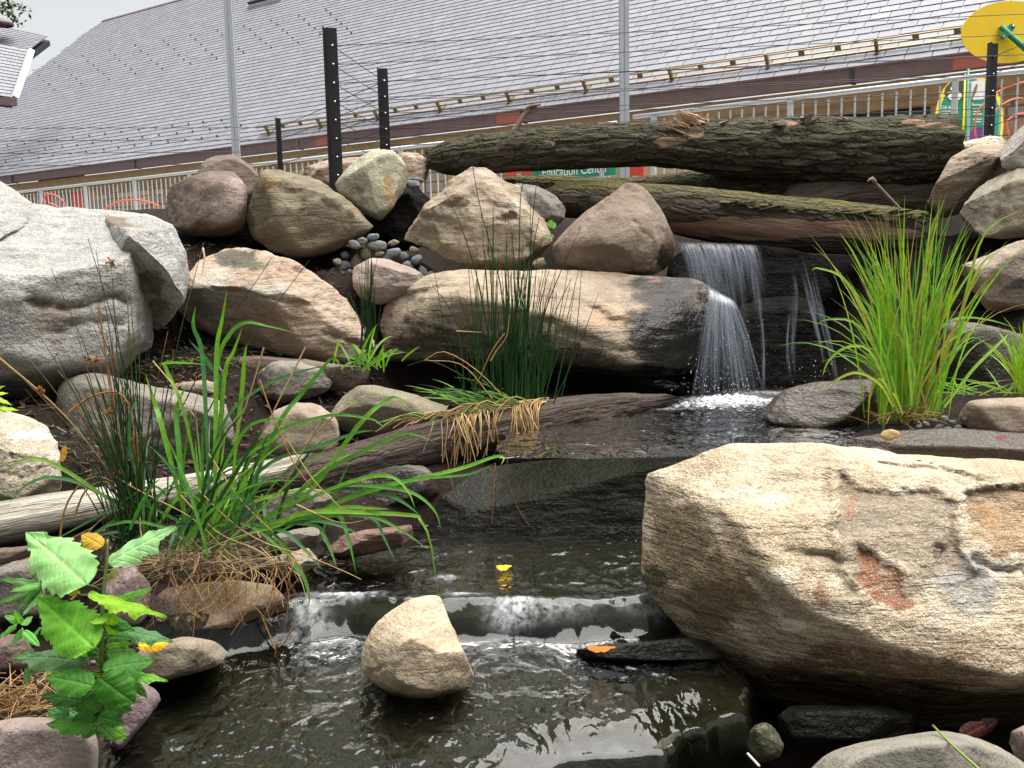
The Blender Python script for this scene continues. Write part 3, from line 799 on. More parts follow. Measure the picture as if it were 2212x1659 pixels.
rock(S_, 'rounded grey stone below the driftwood behind the grass', GREY, 3.35, '560,1102 600,1066 650,1052 700,1060 730,1088 700,1120 620,1140 560,1135', p=9)
rock(S_, 'long brown stone below the pale driftwood at the left edge', BROWN, 2.85, '-80,1205 0,1184 86,1178 92,1204 40,1226 -80,1240', p=10)
# in and beside the stream
rock(S_, 'rounded tan stone standing alone in the middle of the stream', rockmat('midstream_stone', (0.40, 0.32, 0.215), (0.48, 0.40, 0.29), (0.34, 0.255, 0.165), (0.10, 0.08, 0.06), speck=.32, strata=.35, sdir=(-.3, 0, 1), bump=.45), 2.42,
     '774,1446 790,1390 830,1334 872,1304 922,1289 956,1294 986,1326 1002,1362 1022,1402 1047,1452 1040,1472 1000,1484 964,1504 920,1515 870,1508 832,1484 800,1468', th=.24,
     front=[(830, 1400, .08), (880, 1340, .06), (940, 1330, .06), (970, 1380, .1), (990, 1440, .1), (930, 1480, .13), (860, 1470, .12), (880, 1400, .15), (810, 1440, .06)], p=12, amp=0.016, sub=6, chips=3, wetz=0.012)
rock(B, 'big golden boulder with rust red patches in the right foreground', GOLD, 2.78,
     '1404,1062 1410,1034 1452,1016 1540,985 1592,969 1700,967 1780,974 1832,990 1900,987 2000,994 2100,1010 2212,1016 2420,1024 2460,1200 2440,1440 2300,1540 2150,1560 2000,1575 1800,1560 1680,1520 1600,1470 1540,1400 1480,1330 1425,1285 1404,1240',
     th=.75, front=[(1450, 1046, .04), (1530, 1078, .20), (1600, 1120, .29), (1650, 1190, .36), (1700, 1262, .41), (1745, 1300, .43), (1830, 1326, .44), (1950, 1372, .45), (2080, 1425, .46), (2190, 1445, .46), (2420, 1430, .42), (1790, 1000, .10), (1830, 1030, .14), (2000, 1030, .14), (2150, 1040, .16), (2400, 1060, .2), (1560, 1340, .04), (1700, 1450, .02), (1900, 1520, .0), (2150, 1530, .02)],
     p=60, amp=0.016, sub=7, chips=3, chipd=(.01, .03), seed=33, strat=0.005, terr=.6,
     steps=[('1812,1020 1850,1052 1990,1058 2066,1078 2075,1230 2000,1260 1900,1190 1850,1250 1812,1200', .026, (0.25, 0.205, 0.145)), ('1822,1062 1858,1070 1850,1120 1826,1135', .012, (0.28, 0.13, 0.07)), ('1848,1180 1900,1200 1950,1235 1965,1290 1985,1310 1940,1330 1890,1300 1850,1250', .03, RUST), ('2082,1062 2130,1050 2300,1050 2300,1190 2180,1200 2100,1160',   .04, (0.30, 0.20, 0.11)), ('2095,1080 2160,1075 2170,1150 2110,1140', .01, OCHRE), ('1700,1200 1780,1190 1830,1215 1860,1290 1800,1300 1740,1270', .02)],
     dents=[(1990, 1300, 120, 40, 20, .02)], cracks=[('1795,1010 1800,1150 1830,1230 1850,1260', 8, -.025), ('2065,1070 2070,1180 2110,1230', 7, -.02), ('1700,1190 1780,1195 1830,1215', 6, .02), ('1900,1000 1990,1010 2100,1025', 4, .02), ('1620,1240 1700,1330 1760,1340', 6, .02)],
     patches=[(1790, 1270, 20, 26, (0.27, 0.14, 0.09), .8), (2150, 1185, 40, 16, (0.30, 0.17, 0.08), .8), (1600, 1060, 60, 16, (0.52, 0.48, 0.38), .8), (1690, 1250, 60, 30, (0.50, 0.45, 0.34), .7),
              (2080, 1260, 110, 95, GREYP, .9), (2064, 1110, 7, 45, WHITE, .8, 5), (1470, 1160, 80, 110, (0.20, 0.145, 0.08), 1.0), (1540, 1280, 90, 90, (0.17, 0.12, 0.06), 1.0), (1420, 1240, 40, 40, MOSS, .9), (1900, 1460, 330, 70, (0.13, 0.075, 0.035), .8)],  # large brown patches paint shade on the left face and underside
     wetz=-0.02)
rock(B, 'flat grey slab in the bottom right corner with a grass stalk on it', rockmat('flat_grey_slab', (0.155, 0.14, 0.112), (0.20, 0.185, 0.15), (0.135, 0.118, 0.09), (0.05, 0.045, 0.035), speck=.3, strata=.1, bump=.35), 2.02,
     '1720,1700 1790,1630 1870,1602 1960,1590 2030,1580 2100,1592 2165,1618 2230,1665 2260,1760 1720,1800', th=.25, fw=.15, p=14, amp=0.012, sub=6, chips=2)
rock(S_, 'small wet mossy cobble under the spilling edge', rockmat('mossy_cobble', (0.05, 0.05, 0.03), (0.08, 0.078, 0.048), (0.035, 0.038, 0.016), rough=.3, bump=.4), 2.2, '1612,1610 1622,1572 1650,1560 1682,1575 1692,1610 1680,1640 1640,1650', p=9, sub=4)
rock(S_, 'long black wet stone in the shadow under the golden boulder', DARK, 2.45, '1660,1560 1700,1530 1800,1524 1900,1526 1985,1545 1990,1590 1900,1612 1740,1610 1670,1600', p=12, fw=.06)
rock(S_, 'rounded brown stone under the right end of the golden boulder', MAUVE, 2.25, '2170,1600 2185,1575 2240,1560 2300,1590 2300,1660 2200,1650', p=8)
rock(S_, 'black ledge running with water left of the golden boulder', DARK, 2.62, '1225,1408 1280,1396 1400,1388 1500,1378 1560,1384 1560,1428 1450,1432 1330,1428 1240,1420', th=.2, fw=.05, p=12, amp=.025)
# the step below the upper pool
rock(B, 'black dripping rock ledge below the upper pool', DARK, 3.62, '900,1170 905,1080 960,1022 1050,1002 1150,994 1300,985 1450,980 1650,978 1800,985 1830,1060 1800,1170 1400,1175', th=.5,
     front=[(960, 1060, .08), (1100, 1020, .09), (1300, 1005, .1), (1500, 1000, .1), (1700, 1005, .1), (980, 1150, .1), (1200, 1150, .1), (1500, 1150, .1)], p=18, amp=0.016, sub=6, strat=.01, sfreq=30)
rock(B, 'dark wet slab with a grey sheen at the foot of the waterfall', SLATE, 4.05, '1620,898 1650,871 1700,842 1760,826 1850,820 1912,822 1945,850 1930,885 1885,914 1840,938 1780,948 1710,943 1648,928', th=.35,
     front=[(1690, 875, .06), (1760, 852, .10), (1860, 850, .1), (1840, 900, .14), (1770, 925, .14), (1690, 915, .1)], p=16, amp=0.016, sub=6)
rock(B, 'long wet brown slab behind the golden boulder', SLATE, 3.55, '1812,968 1850,946 1950,931 2050,926 2212,940 2380,950 2380,1030 2212,1030 2100,1028 1950,1016 1860,990', th=.35,
     front=[(1850, 975, .03), (1950, 962, .09), (2100, 965, .1), (2300, 980, .1), (2300, 1020, .08), (2000, 1010, .06)], p=14, amp=0.012, sub=6, chips=2)
rock(B, 'cream flat topped stone at the right edge beside the grass', SMOOTH, 3.68, '2064,892 2098,866 2160,859 2280,858 2330,900 2330,955 2180,948 2112,932 2076,912', p=11, amp=0.02)
rock('pebble', 'lone golden pebble on the wet brown slab', rockmat('gold_pebble', (0.30, 0.20, 0.08), (0.40, 0.29, 0.13), (0.24, 0.15, 0.06), speck=.5), 3.42, '1900,940 1908,930 1926,927 1942,932 1946,942 1936,951 1912,952', p=6, sub=4, amp=.01, chips=1)
# right hand wall of boulders
rock(B, 'speckled pinkish boulder at the right edge behind the grass', rockmat('speckled_pink_stone', (0.26, 0.20, 0.155), (0.34, 0.275, 0.215), (0.22, 0.155, 0.12), (0.055, 0.05, 0.055), speck=.55, strata=.1), 4.6, '2062,566 2100,538 2160,514 2212,500 2380,500 2400,730 2212,724 2150,696 2098,642 2070,604', p=9, amp=.018, sub=6, patches=[(2200, 620, 26, 18, (0.10, 0.10, 0.12), .9), (2160, 560, 30, 12, (0.15, 0.13, 0.13), .7)])
rock(B, 'olive grey rounded boulder at the right edge under the grey one', rockmat('olive_round_stone', (0.195, 0.175, 0.13), (0.265, 0.24, 0.185), (0.165, 0.13, 0.085), speck=.35, bump=.4, lichen=.2), 4.95, '2064,468 2080,428 2120,391 2160,370 2212,361 2330,372 2340,500 2212,505 2150,518 2088,518', p=8, amp=.016, sub=6, patches=[(2190, 470, 50, 26, (0.15, 0.10, 0.065), .8)])
rock(B, 'slanting brown boulder right of the big log end', TAN, 5.35, '1998,402 2020,366 2070,331 2130,305 2165,298 2190,330 2180,380 2110,420 2078,462 2034,470 2004,436', p=11, amp=.02, sub=6)
rock(B, 'light grey boulder at the top of the right edge', rockmat('light_grey_stone', (0.26, 0.235, 0.20), (0.34, 0.315, 0.275), (0.22, 0.19, 0.155), (0.10, 0.09, 0.08), speck=.4, bump=.4), 5.0, '2148,348 2163,311 2190,279 2230,249 2330,255 2340,372 2212,368 2168,363', p=10, amp=.02)
rock(B, 'cream boulder below the right black post, its sunlit top painted pale', TAN, 5.9, '2050,340 2068,312 2100,298 2140,292 2175,300 2190,340 2120,370', p=8, patches=[(2110, 300, 70, 30, (0.62, 0.53, 0.42), 1)])  # the patch paints sunlight onto the top
rock(B, 'dark boulder low in the shade behind the grass on the right', GREY, 4.5, '2040,700 2090,668 2150,690 2220,730 2340,740 2340,870 2120,868 2040,830', p=12, amp=.025, wet=[(2100, 800, 120, 80)])
rock(S_, 'mossy brown stone in the shade behind the grass clump', BROWN, 4.6, '1900,800 1920,750 1990,730 2050,750 2070,830 2000,868 1920,860', p=10, wet=[(1980, 800, 120, 100)])
# rock wall behind the waterfall
rock(B, 'dark wet rock lip that the waterfall runs over, blackened further for shade', CAVE, 5.3, '1425,600 1440,545 1480,529 1560,526 1640,531 1720,545 1800,560 1820,620 1800,700 1700,760 1560,800 1440,780', th=.5, fw=.06, p=18, amp=.02, strat=.01)
rock(B, 'dark wet shelf of rock halfway down behind the waterfall, blackened further for shade', CAVE, 5.2, '1560,690 1640,645 1740,640 1780,660 1790,870 1560,880', th=.3, fw=.05, p=16, amp=.02)
rock(B, 'rock painted black as shade at the back of the hollow under the logs', CAVE, 5.65, '1640,560 1720,540 1900,535 2050,540 2100,620 2100,880 1900,900 1640,900', th=.4, fw=.05, p=14, amp=.02)

rock(S_, 'stone added to fill the dark shade between the two broad boulders behind the thin rushes', GREY, 5.25, '770,660 830,640 860,680 870,780 840,850 780,840 765,760', p=10)  # this stone and the next are added to fill gaps of plain shade
rock(S_, 'stone added to fill the dark shade low under the broad pinkish boulder', BROWN, 4.5, '470,775 560,768 660,780 760,790 820,800 800,850 700,842 560,820', p=10)
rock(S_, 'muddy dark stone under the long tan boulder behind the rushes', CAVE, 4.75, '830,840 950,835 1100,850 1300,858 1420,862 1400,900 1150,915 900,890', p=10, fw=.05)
rock(S_, 'dark stone half buried below the pale driftwood pole', GREY, 3.3, '120,1100 200,1085 330,1075 350,1120 250,1150 140,1150', p=10)
rock(S_, 'dark stone in the shade behind the black rotten log', GREY, 3.7, '740,1040 820,1015 920,1000 950,1060 900,1120 780,1130 730,1090', p=10, wet=[(840, 1070, 200, 100)])

rock(B, 'filler boulder painted dark as the shade in the gap behind the pebble heap', CAVE, 5.9, '770,440 830,415 900,400 940,430 930,520 860,545 780,520', p=10)  # near black fillers standing in for the shade of the gaps
rock(B, 'filler boulder painted dark as the shade between the smooth brown and the olive boulder', CAVE, 5.75, '440,470 520,450 590,470 600,540 520,560 450,540', p=10)
rock(S_, 'filler stone painted dark as the shade under the speckled pinkish boulder at the right', CAVE, 5.0, '2010,640 2060,610 2120,640 2150,700 2080,740 2010,720', p=10)
# ------------------------------------------------------------------ logs
def barkmat(name, bark, deep, moss, wood, mossy=1.0, rough=0.9, lscale=0.16, bump=1.0, plates=0.55):
    """attribute cyl = straightened log coordinates, tint.r = peeled wood, tint.g = moss"""
    t = NT(name)
    cy = t.n('Attribute', attribute_name='cyl').outputs['Vector']
    at = t.n('Attribute', attribute_name='tint')
    sp = t.n('SeparateColor', {'Color': at.outputs['Color']})
    mp = t.n('Mapping', {'Vector': cy, 'Scale': (1, 1, lscale)}).outputs[0]
    f1 = t.noise(mp, 26, 5, 0.65, 0.9)
    f2 = t.noise(mp, 90, 3, 0.7)
    g1 = t.noise(cy, 7, 4, 0.6)
    g2 = t.noise(cy, 42, 4, 0.7)
    c = t.mix(t.ramp(f1, [(0.38, (0, 0, 0)), (0.58, (1, 1, 1))]), deep, bark)
    c = t.mix(t.math('MULTIPLY', f2, 0.5), c, tuple(min(.9, x * 1.7) for x in bark))
    vor = t.n('TexVoronoi', {'Vector': t.vadd(t.n('Mapping', {'Vector': cy, 'Scale': (1, 1, lscale * 1.25)}).outputs[0], t.vmul(t.n('TexNoise', {'Vector': cy, 'Scale': 16.0, 'Detail': 2.0}).outputs['Color'], (.05, .05, .05))), 'Scale': 20.0}, feature='DISTANCE_TO_EDGE').outputs['Distance']
    plate_ = t.ramp(vor, [(0.0, (0, 0, 0)), (0.16, (1, 1, 1))])
    c = t.mix(t.math('MULTIPLY_ADD', plate_, -plates, plates), c, deep)
    mm = t.math('MULTIPLY', t.math('MULTIPLY', sp.outputs[1], mossy), t.ramp(t.math('ADD', t.math('MULTIPLY', g1, 0.6), t.math('MULTIPLY', g2, 0.4)), [(0.36, (0, 0, 0)), (0.56, (1, 1, 1))]))
    mc = t.mix(g2, tuple(x * 0.55 for x in moss), tuple(x * 1.5 for x in moss))
    c = t.mix(mm, c, mc)
    w1 = t.noise(mp, 22, 5, 0.6, 0.3)
    wc = t.mix(t.ramp(w1, [(0.35, (0, 0, 0)), (0.6, (1, 1, 1))]), tuple(x * 0.5 for x in wood), wood)
    pm = t.ramp(t.math('ADD', sp.outputs[0], t.math('MULTIPLY', t.math('SUBTRACT', g1, 0.5), 0.5)), [(0.42, (0, 0, 0)), (0.56, (1, 1, 1))])
    c = t.mix(pm, c, wc)
    h = t.math('ADD', t.math('MULTIPLY', f1, t.math('MULTIPLY_ADD', pm, -0.6, 1.0)), t.math('MULTIPLY', f2, 0.35))
    h = t.math('ADD', h, t.math('MULTIPLY', plate_, t.math('MULTIPLY_ADD', pm, -0.9 * plates, plates)))
    h = t.math('ADD', h, t.math('MULTIPLY', t.math('MULTIPLY', mm, g2), 0.6))
    b = t.pbsdf(Base_Color=c, Roughness=rough)
    b.inputs['Specular IOR Level'].default_value = 0.25
    t.link(t.bump(h, bump, 0.045), b.inputs['Normal'])
    return t.m

def logmesh(path, rad, seed, ns=120, nr=64, rough=0.10, flut=0.05, end_taper=(0.06, 0.06), peel=None, moss_up=0.2, gouge=0.0, cut=(0.0, 0.0)):
    pts = spline(path, ns)
    s = np.concatenate([[0], np.cumsum(np.linalg.norm(np.diff(pts, axis=0), axis=1))])
    L = s[-1]
    r = np.interp(np.linspace(0, 1, ns), np.linspace(0, 1, len(rad)), rad)
    t, A, Bv = frames(pts)
    th = np.linspace(0, 2 * math.pi, nr, endpoint=False)
    C, Sn = np.cos(th), np.sin(th)
    cyl = np.stack([np.outer(r, C), np.outer(r, Sn), np.repeat(s[:, None], nr, 1)], 2).reshape(-1, 3)
    q = cyl * np.array([6, 6, 1.6]) + seed * 3.1
    d = fbm(q, 4, 0.55) * rough + fbm(cyl * np.array([20, 20, 3.0]) + seed, 3, 0.6, ridge=True) * flut
    if gouge:
        d = d - gouge * sst(0.15, 0.5, fbm(cyl * np.array([7, 7, 1.0]) + seed + 40, 3, 0.6))
    rr = r[:, None] * (1 + d.reshape(ns, nr))
    for k, e in ((0, end_taper[0]), (-1, end_taper[1])):
        if e:
            x = s if k == 0 else L - s
            rr = rr * (0.62 + 0.38 * sst(0, e, x))[:, None]
    # ragged ends
    shift = np.zeros((ns, nr))
    for k, e in enumerate(cut):
        if e:
            jag = fbm(np.stack([C * 2.2, Sn * 2.2, np.full(nr, seed + k * 7.0)], 1), 3, 0.6) * e
            x = s if k == 0 else L - s
            shift += np.outer(1 - sst(0, e * 2.5 + 0.02, x), jag)
    V = pts[:, None, :] + rr[..., None] * (A[:, None, :] * C[None, :, None] + Bv[:, None, :] * Sn[None, :, None]) + t[:, None, :] * shift[..., None]
    V = V.reshape(-1, 3)
    f = []
    for k in range(ns - 1):
        for j in range(nr):
            j2 = (j + 1) % nr
            f.append((k * nr + j, k * nr + j2, (k + 1) * nr + j2, (k + 1) * nr + j))
    n0 = len(V)
    V = np.vstack([V, V[:nr].mean(0) + t[0] * 0.012, V[-nr - 0:].mean(0) - t[-1] * 0.012])
    f = [tuple(q) for q in f] + [(n0, (j + 1) % nr, j) for j in range(nr)] + [(n0 + 1, n0 - nr + j, n0 - nr + (j + 1) % nr) for j in range(nr)]
    cyl = np.vstack([cyl, [[0, 0, 0]], [[0, 0, L]]])
    up = (A[:, None, 2] * C[None, :] + Bv[:, None, 2] * Sn[None, :]).reshape(-1)
    up = np.concatenate([up, [0, 0]])
    tint = np.zeros((len(V), 4)); tint[:, 3] = 1
    tint[:, 1] = sst(moss_up - 0.55, moss_up + 0.45, up + fbm(cyl * np.array([5, 5, 2.0]) + seed + 12, 3) * 0.5)
    if peel is not None:
        px, py = proj(V)
        nz = fbm(cyl * np.array([12, 12, 4.0]) + seed + 5, 4) * 0.5
        for (ax, ay, rx, ry) in peel:
            dd = np.sqrt(((px - ax) / rx) ** 2 + ((py - ay) / ry) ** 2) + nz
            tint[:, 0] = np.maximum(tint[:, 0], np.clip(1.6 - 1.3 * dd, 0, 1))
    return V, f, cyl, tint

def splinters(mb, c, axis, n, ln, spread, rng, wd=0.006):
    axis = np.asarray(axis, float); axis /= np.linalg.norm(axis)
    for _ in range(n):
        o = np.array([rng.uniform(-1, 1) for _ in range(3)]) * spread
        dr = axis + np.array([rng.uniform(-.5, .5) for _ in range(3)]) * 0.7
        dr /= np.linalg.norm(dr)
        l = ln * rng.uniform(.4, 1.2)
        a = np.cross(dr, [rng.uniform(-1, 1), rng.uniform(-1, 1), 1]); a /= np.linalg.norm(a)
        bb = np.cross(dr, a)
        b0 = np.asarray(c) + o
        w = wd * rng.uniform(.5, 1.5)
        mb.add([b0 + a * w, b0 - a * w * .5 + bb * w * .8, b0 - a * w * .5 - bb * w * .8, b0 + dr * l * .6 + a * w * .7, b0 + dr * l * .6 - a * w * .4 + bb * w * .4, b0 + dr * l], [(0, 1, 2), (0, 3, 4, 1), (1, 4, 5), (0, 2, 5, 3), (2, 1, 5), (3, 5, 4)])

M_LOG1 = barkmat('mossy_bark', (0.095, 0.080, 0.060), (0.010, 0.008, 0.007), (0.078, 0.075, 0.038), (0.34, 0.22, 0.14), mossy=.75)
M_LOG2 = barkmat('green_bark', (0.095, 0.082, 0.055), (0.018, 0.015, 0.011), (0.095, 0.095, 0.026), (0.30, 0.20, 0.13), mossy=.8)
M_LOG3 = barkmat('peeled_log', (0.070, 0.055, 0.040), (0.018, 0.014, 0.011), (0.11, 0.105, 0.025), (0.22, 0.135, 0.095), bump=0.7)
M_LOG4 = barkmat('grey_rotten_wood', (0.20, 0.165, 0.135), (0.035, 0.028, 0.022), (0.09, 0.085, 0.05), (0.26, 0.21, 0.17), mossy=.3, plates=.1)
M_DRIFT = barkmat('driftwood', (0.36, 0.33, 0.275), (0.06, 0.05, 0.04), (0.17, 0.16, 0.08), (0.5, 0.46, 0.38), mossy=.25, lscale=0.05, bump=0.9, plates=0.0)
M_ROT = barkmat('black_rotten_wood', (0.075, 0.052, 0.042), (0.010, 0.008, 0.007), (0.06, 0.06, 0.025), (0.16, 0.10, 0.07), mossy=.4, lscale=0.07, rough=0.75, plates=.15)
M_WOODRAW = flat('splintered_wood', (0.46, 0.31, 0.20), 0.8, var=.3, scale=40)
M_TWIG = flat('dead_twig', (0.16, 0.11, 0.075), 0.85, var=.3, scale=60)

rng = random.Random(4)
# big mossy log across the top
pth = [P(925, 345, 6.05), P(1030, 335, 6.0), P(1200, 320, 5.95), P(1400, 312, 5.9), P(1600, 318, 5.85), P(1800, 324, 5.78), P(1950, 324, 5.7), P(2062, 318, 5.65)]
V, F, cy, ti = logmesh(pth, [0.09, 0.115, 0.13, 0.125, 0.165, 0.185, 0.19, 0.175], 3, ns=320, nr=120, rough=.16, flut=.12, cut=(.10, .03), end_taper=(.15, .0), gouge=.08,
                       peel=[(1450, 303, 50, 14), (1975, 262, 36, 7), (1700, 265, 30, 8), (2030, 270, 60, 8), (1500, 285, 30, 14)])
o = empty('mossy_log', (0.6, 5.9, 1.1), 'big dark mossy log lying across the top of the rocks', 'log')
mk('trunk', V, F, M_LOG1, o, attrs={'cyl': cy, 'tint': ti})
mb = MB()
for (x, y, n, l, s) in ((1490, 268, 60, .10, .045), (1465, 290, 30, .09, .05), (1520, 262, 25, .07, .03)):
    splinters(mb, P(x, y, 5.78), (-.9, -.3, .45), n, l, s, rng, .007)
tag(mb.build('splintered_wood', M_WOODRAW, o), 'pale splintered break where a branch tore off', kind='stuff')
mb = MB()
for (x, y) in ((1700, 268), (1735, 262), (1830, 262), (1560, 270), (1190, 310), (1075, 318)):
    c = P(x, y, 5.65)
    a = rng.uniform(0, 6)
    splinters(mb, c, (math.cos(a), -.3, .15), 5, .09, .02, rng, .014)
tag(mb.build('loose_bark', M_LOG4, o), kind='stuff')
mb = MB()
tw = spline([P(1100, 300, 5.95), P(1118, 272, 5.95), P(1135, 245, 5.95), P(1160, 226, 5.95)], 10)
mb.tube(tw, np.linspace(.022, .012, 10), 8)
mb.tube(spline([P(1133, 248, 5.95), P(1140, 232, 5.94), P(1168, 226, 5.92)], 6), np.linspace(.014, .008, 6), 6)
mb.build('branch_stub', M_TWIG, o, smooth=True)
# the others
V, F, cy, ti = logmesh([P(1095, 398, 6.35), P(1200, 405, 6.3), P(1340, 418, 6.25), P(1500, 406, 6.15), P(1650, 394, 6.05), P(1760, 388, 5.95)], [.05, .085, .10, .11, .115, .10], 8, ns=140, nr=64, rough=.2, moss_up=.1, gouge=.08, cut=(.08, .05))
o = empty('mossy_log', P(1500, 420, 6.1), 'green mossy log lying under the big dark log', 'log'); mk('trunk', V, F, M_LOG2, o, attrs={'cyl': cy, 'tint': ti})
V, F, cy, ti = logmesh([P(1180, 428, 5.95), P(1300, 434, 5.85), P(1450, 452, 5.62), P(1600, 474, 5.5), P(1800, 490, 5.4), P(1990, 502, 5.32)], [.10, .125, .14, .155, .15, .115], 12, ns=170, nr=72, rough=.10, moss_up=.75, cut=(.05, .10), end_taper=(.1, .0),
                       peel=[(1650, 492, 330, 28), (1900, 504, 120, 18)])
o = empty('peeled_log', P(1600, 530, 5.4), 'reddish peeled log with a yellow mossy top just above the waterfall', 'log'); mk('trunk', V, F, M_LOG3, o, attrs={'cyl': cy, 'tint': ti})
mb = MB()
for k in range(26):
    x = 1560 + k * 17; c = P(x, 444 + (x - 1560) * .06, 5.36 - .0004 * (x - 1560))
    splinters(mb, c, (1, -.2, -.06), 3, .14, .02, rng, .012)
tag(mb.build('loose_bark', barkmat('mossy_bark_flakes', (0.075, 0.07, 0.025), (0.035, 0.033, 0.015), (0.09, 0.09, 0.03), (0.2, 0.16, 0.1)), o, attr=None), kind='stuff')
V, F, cy, ti = logmesh([P(1690, 440, 6.0), P(1800, 415, 5.9), P(1920, 405, 5.85), P(2060, 420, 5.8)], [.11, .14, .15, .13], 15, ns=110, nr=60, rough=.18, flut=.10, gouge=.06, cut=(.05, .05))
o = empty('rotten_log', P(1850, 470, 5.85), 'grey furrowed rotten log in the shade below the big log', 'log'); mk('trunk', V, F, M_LOG4, o, attrs={'cyl': cy, 'tint': ti})
mb = MB()
mb.tube(spline([P(1960, 470, 5.45), P(1925, 432, 5.42), P(1890, 395, 5.4), P(1882, 388, 5.38)], 10), np.linspace(.012, .008, 10), 7)
mb.tube(spline([P(1892, 398, 5.4), P(1884, 386, 5.39), P(1874, 392, 5.37)], 5), [.011, .013, .012, .009, .005], 7)
tag(mb.build('dead_twig', M_TWIG, None, True), 'bent brown twig sticking up in front of the rotten log', 'twig')
# driftwood: pale pole on the left, black rotten half on the right
V, F, cy, ti = logmesh([P(-120, 1152, 2.92), P(0, 1128, 3.02), P(200, 1092, 3.2), P(400, 1058, 3.4), P(600, 1018, 3.62), P(740, 986, 3.8), P(860, 955, 3.95)], [.066, .062, .056, .052, .046, .040, .03], 18, ns=160, nr=56, rough=.10, flut=.10, moss_up=.9, gouge=.06, cut=(0, .08))
o = empty('driftwood_pole', P(300, 1100, 3.2), 'long pale weathered driftwood pole slanting across the left bank', 'log'); mk('trunk', V, F, M_DRIFT, o, attrs={'cyl': cy, 'tint': ti})
V, F, cy, ti = logmesh([P(570, 1040, 3.6), P(720, 1012, 3.72), P(880, 975, 3.85), P(1040, 940, 4.0), P(1200, 905, 4.2), P(1340, 880, 4.4), P(1450, 860, 4.55)], [.05, .072, .085, .09, .082, .062, .02], 22, ns=150, nr=56, rough=.22, flut=.16, moss_up=.7, gouge=.12, cut=(.06, .14))
o = empty('rotten_log', P(1000, 980, 3.9), 'black rotten log in front of the rush clump, pointing at the waterfall', 'log'); mk('trunk', V, F, M_ROT, o, attrs={'cyl': cy, 'tint': ti})

# ------------------------------------------------------------------ the waterfall
def fallmat(name, dens, col=(0.62, 0.68, 0.78)):
    t = NT(name)
    at = t.n('Attribute', attribute_name='flow').outputs['Vector']
    mp = t.n('Mapping', {'Vector': at, 'Scale': (1, 1, 1)}).outputs[0]
    n1 = t.noise(mp, 1.0, 4, 0.65, 0.3)
    n2 = t.noise(t.vmul(mp, (2.6, 1.4, 1)), 1.0, 3, 0.6)
    a = t.ramp(t.math('ADD', t.math('MULTIPLY', n1, 0.65), t.math('MULTIPLY', n2, 0.35)), [(0.42, (0, 0, 0)), (0.66, (1, 1, 1))])
    op = t.n('Attribute', attribute_name='op').outputs['Fac']
    a = t.math('MULTIPLY', t.math('MULTIPLY', a, op), dens, clamp=True)
    df = t.n('BsdfDiffuse', {'Color': c4(col)})
    tl = t.n('BsdfTranslucent', {'Color': c4(col)})
    gl = t.n('BsdfGlossy', {'Color': (.8, .8, .8, 1), 'Roughness': 0.3})
    m1 = t.n('MixShader', {0: 0.4, 1: df.outputs[0], 2: tl.outputs[0]})
    m2 = t.n('MixShader', {0: 0.2, 1: m1.outputs[0], 2: gl.outputs[0]})
    tr = t.n('BsdfTransparent')
    m3 = t.n('MixShader', {0: a, 1: tr.outputs[0], 2: m2.outputs[0]})
    t.link(m3.outputs[0], t.out.inputs['Surface'])
    return t.m
M_FALL = fallmat('falling_water', 0.55, (0.34, 0.40, 0.50))
M_DROP = NT('water_drops')
M_DROP.pbsdf(Base_Color=(0.78, 0.82, 0.88, 1), Roughness=0.12, Alpha=0.85)
M_DROP = M_DROP.m

ZL = 1.175
lipL, lipR = P(1453, 523, 5.16), P(1640, 528, 5.22)
rng = random.Random(9)
fv, ff_, ffl, fop = [], [], [], []
def sheet(x0, x1, tmax, nu, nt, vx, vy, op0, wob=0.01, seed=0, dz=0.0, push=0.0):
    """curtain: u along the lip, ballistic in t; drops from z0 with forward speed"""
    n0 = len(fv)
    for i in range(nu):
        u = i / (nu - 1)
        b = lipL + (lipR - lipL) * (x0 + (x1 - x0) * u)
        nz = math.sin(u * 23 + seed) * .5 + math.sin(u * 57 + seed * 2) * .3
        T = tmax(u)
        for j in range(nt):
            s = j / (nt - 1)
            tt = s * T
            k = vx(u)
            q = b + np.array([k * tt + nz * wob * s, -(vy + nz * .05) * tt - push, dz - 4.9 * tt * tt])
            if s < 0.06: q = b + np.array([0, .06 * (1 - s / .06) - push, dz + .004])
            fv.append(q)
            ffl.append((u * (x1 - x0) * 42 + seed, s * T * 6, seed))
            edge = min(1, u * 8, (1 - u) * 8)
            fop.append(op0 * edge * min(1, .06 + (s / .38) ** 2) * (1 - max(0, s - .55) / .45 * .9))
    for i in range(nu - 1):
        for j in range(nt - 1):
            a = n0 + i * nt + j
            ff_.append((a, a + nt, a + nt + 1, a + 1))
wid = np.linalg.norm(lipR - lipL)
sheet(0.0, 0.98, lambda u: .31 - .06 * max(0, u - .35) / .65 + .03 * math.sin(u * 40), 140, 44, lambda u: .30 - .10 * u, .42, 1.0, .01, 1.0)
sheet(0.02, .95, lambda u: .22 + .04 * math.sin(u * 31), 110, 30, lambda u: .28 - .1 * u, .36, .8, .012, 5.0)
sheet(0.05, .62, lambda u: .40 - .12 * u, 90, 40, lambda u: .32 - .08 * u, .45, .75, .02, 9.0)
o = empty('waterfall', P(1560, 860, 4.95), 'small waterfall dropping from the black rock lip into the pool', 'waterfall')
mk('water_curtain', fv, ff_, M_FALL, o, attrs={'flow': np.array(ffl), 'op': np.array(fop)})
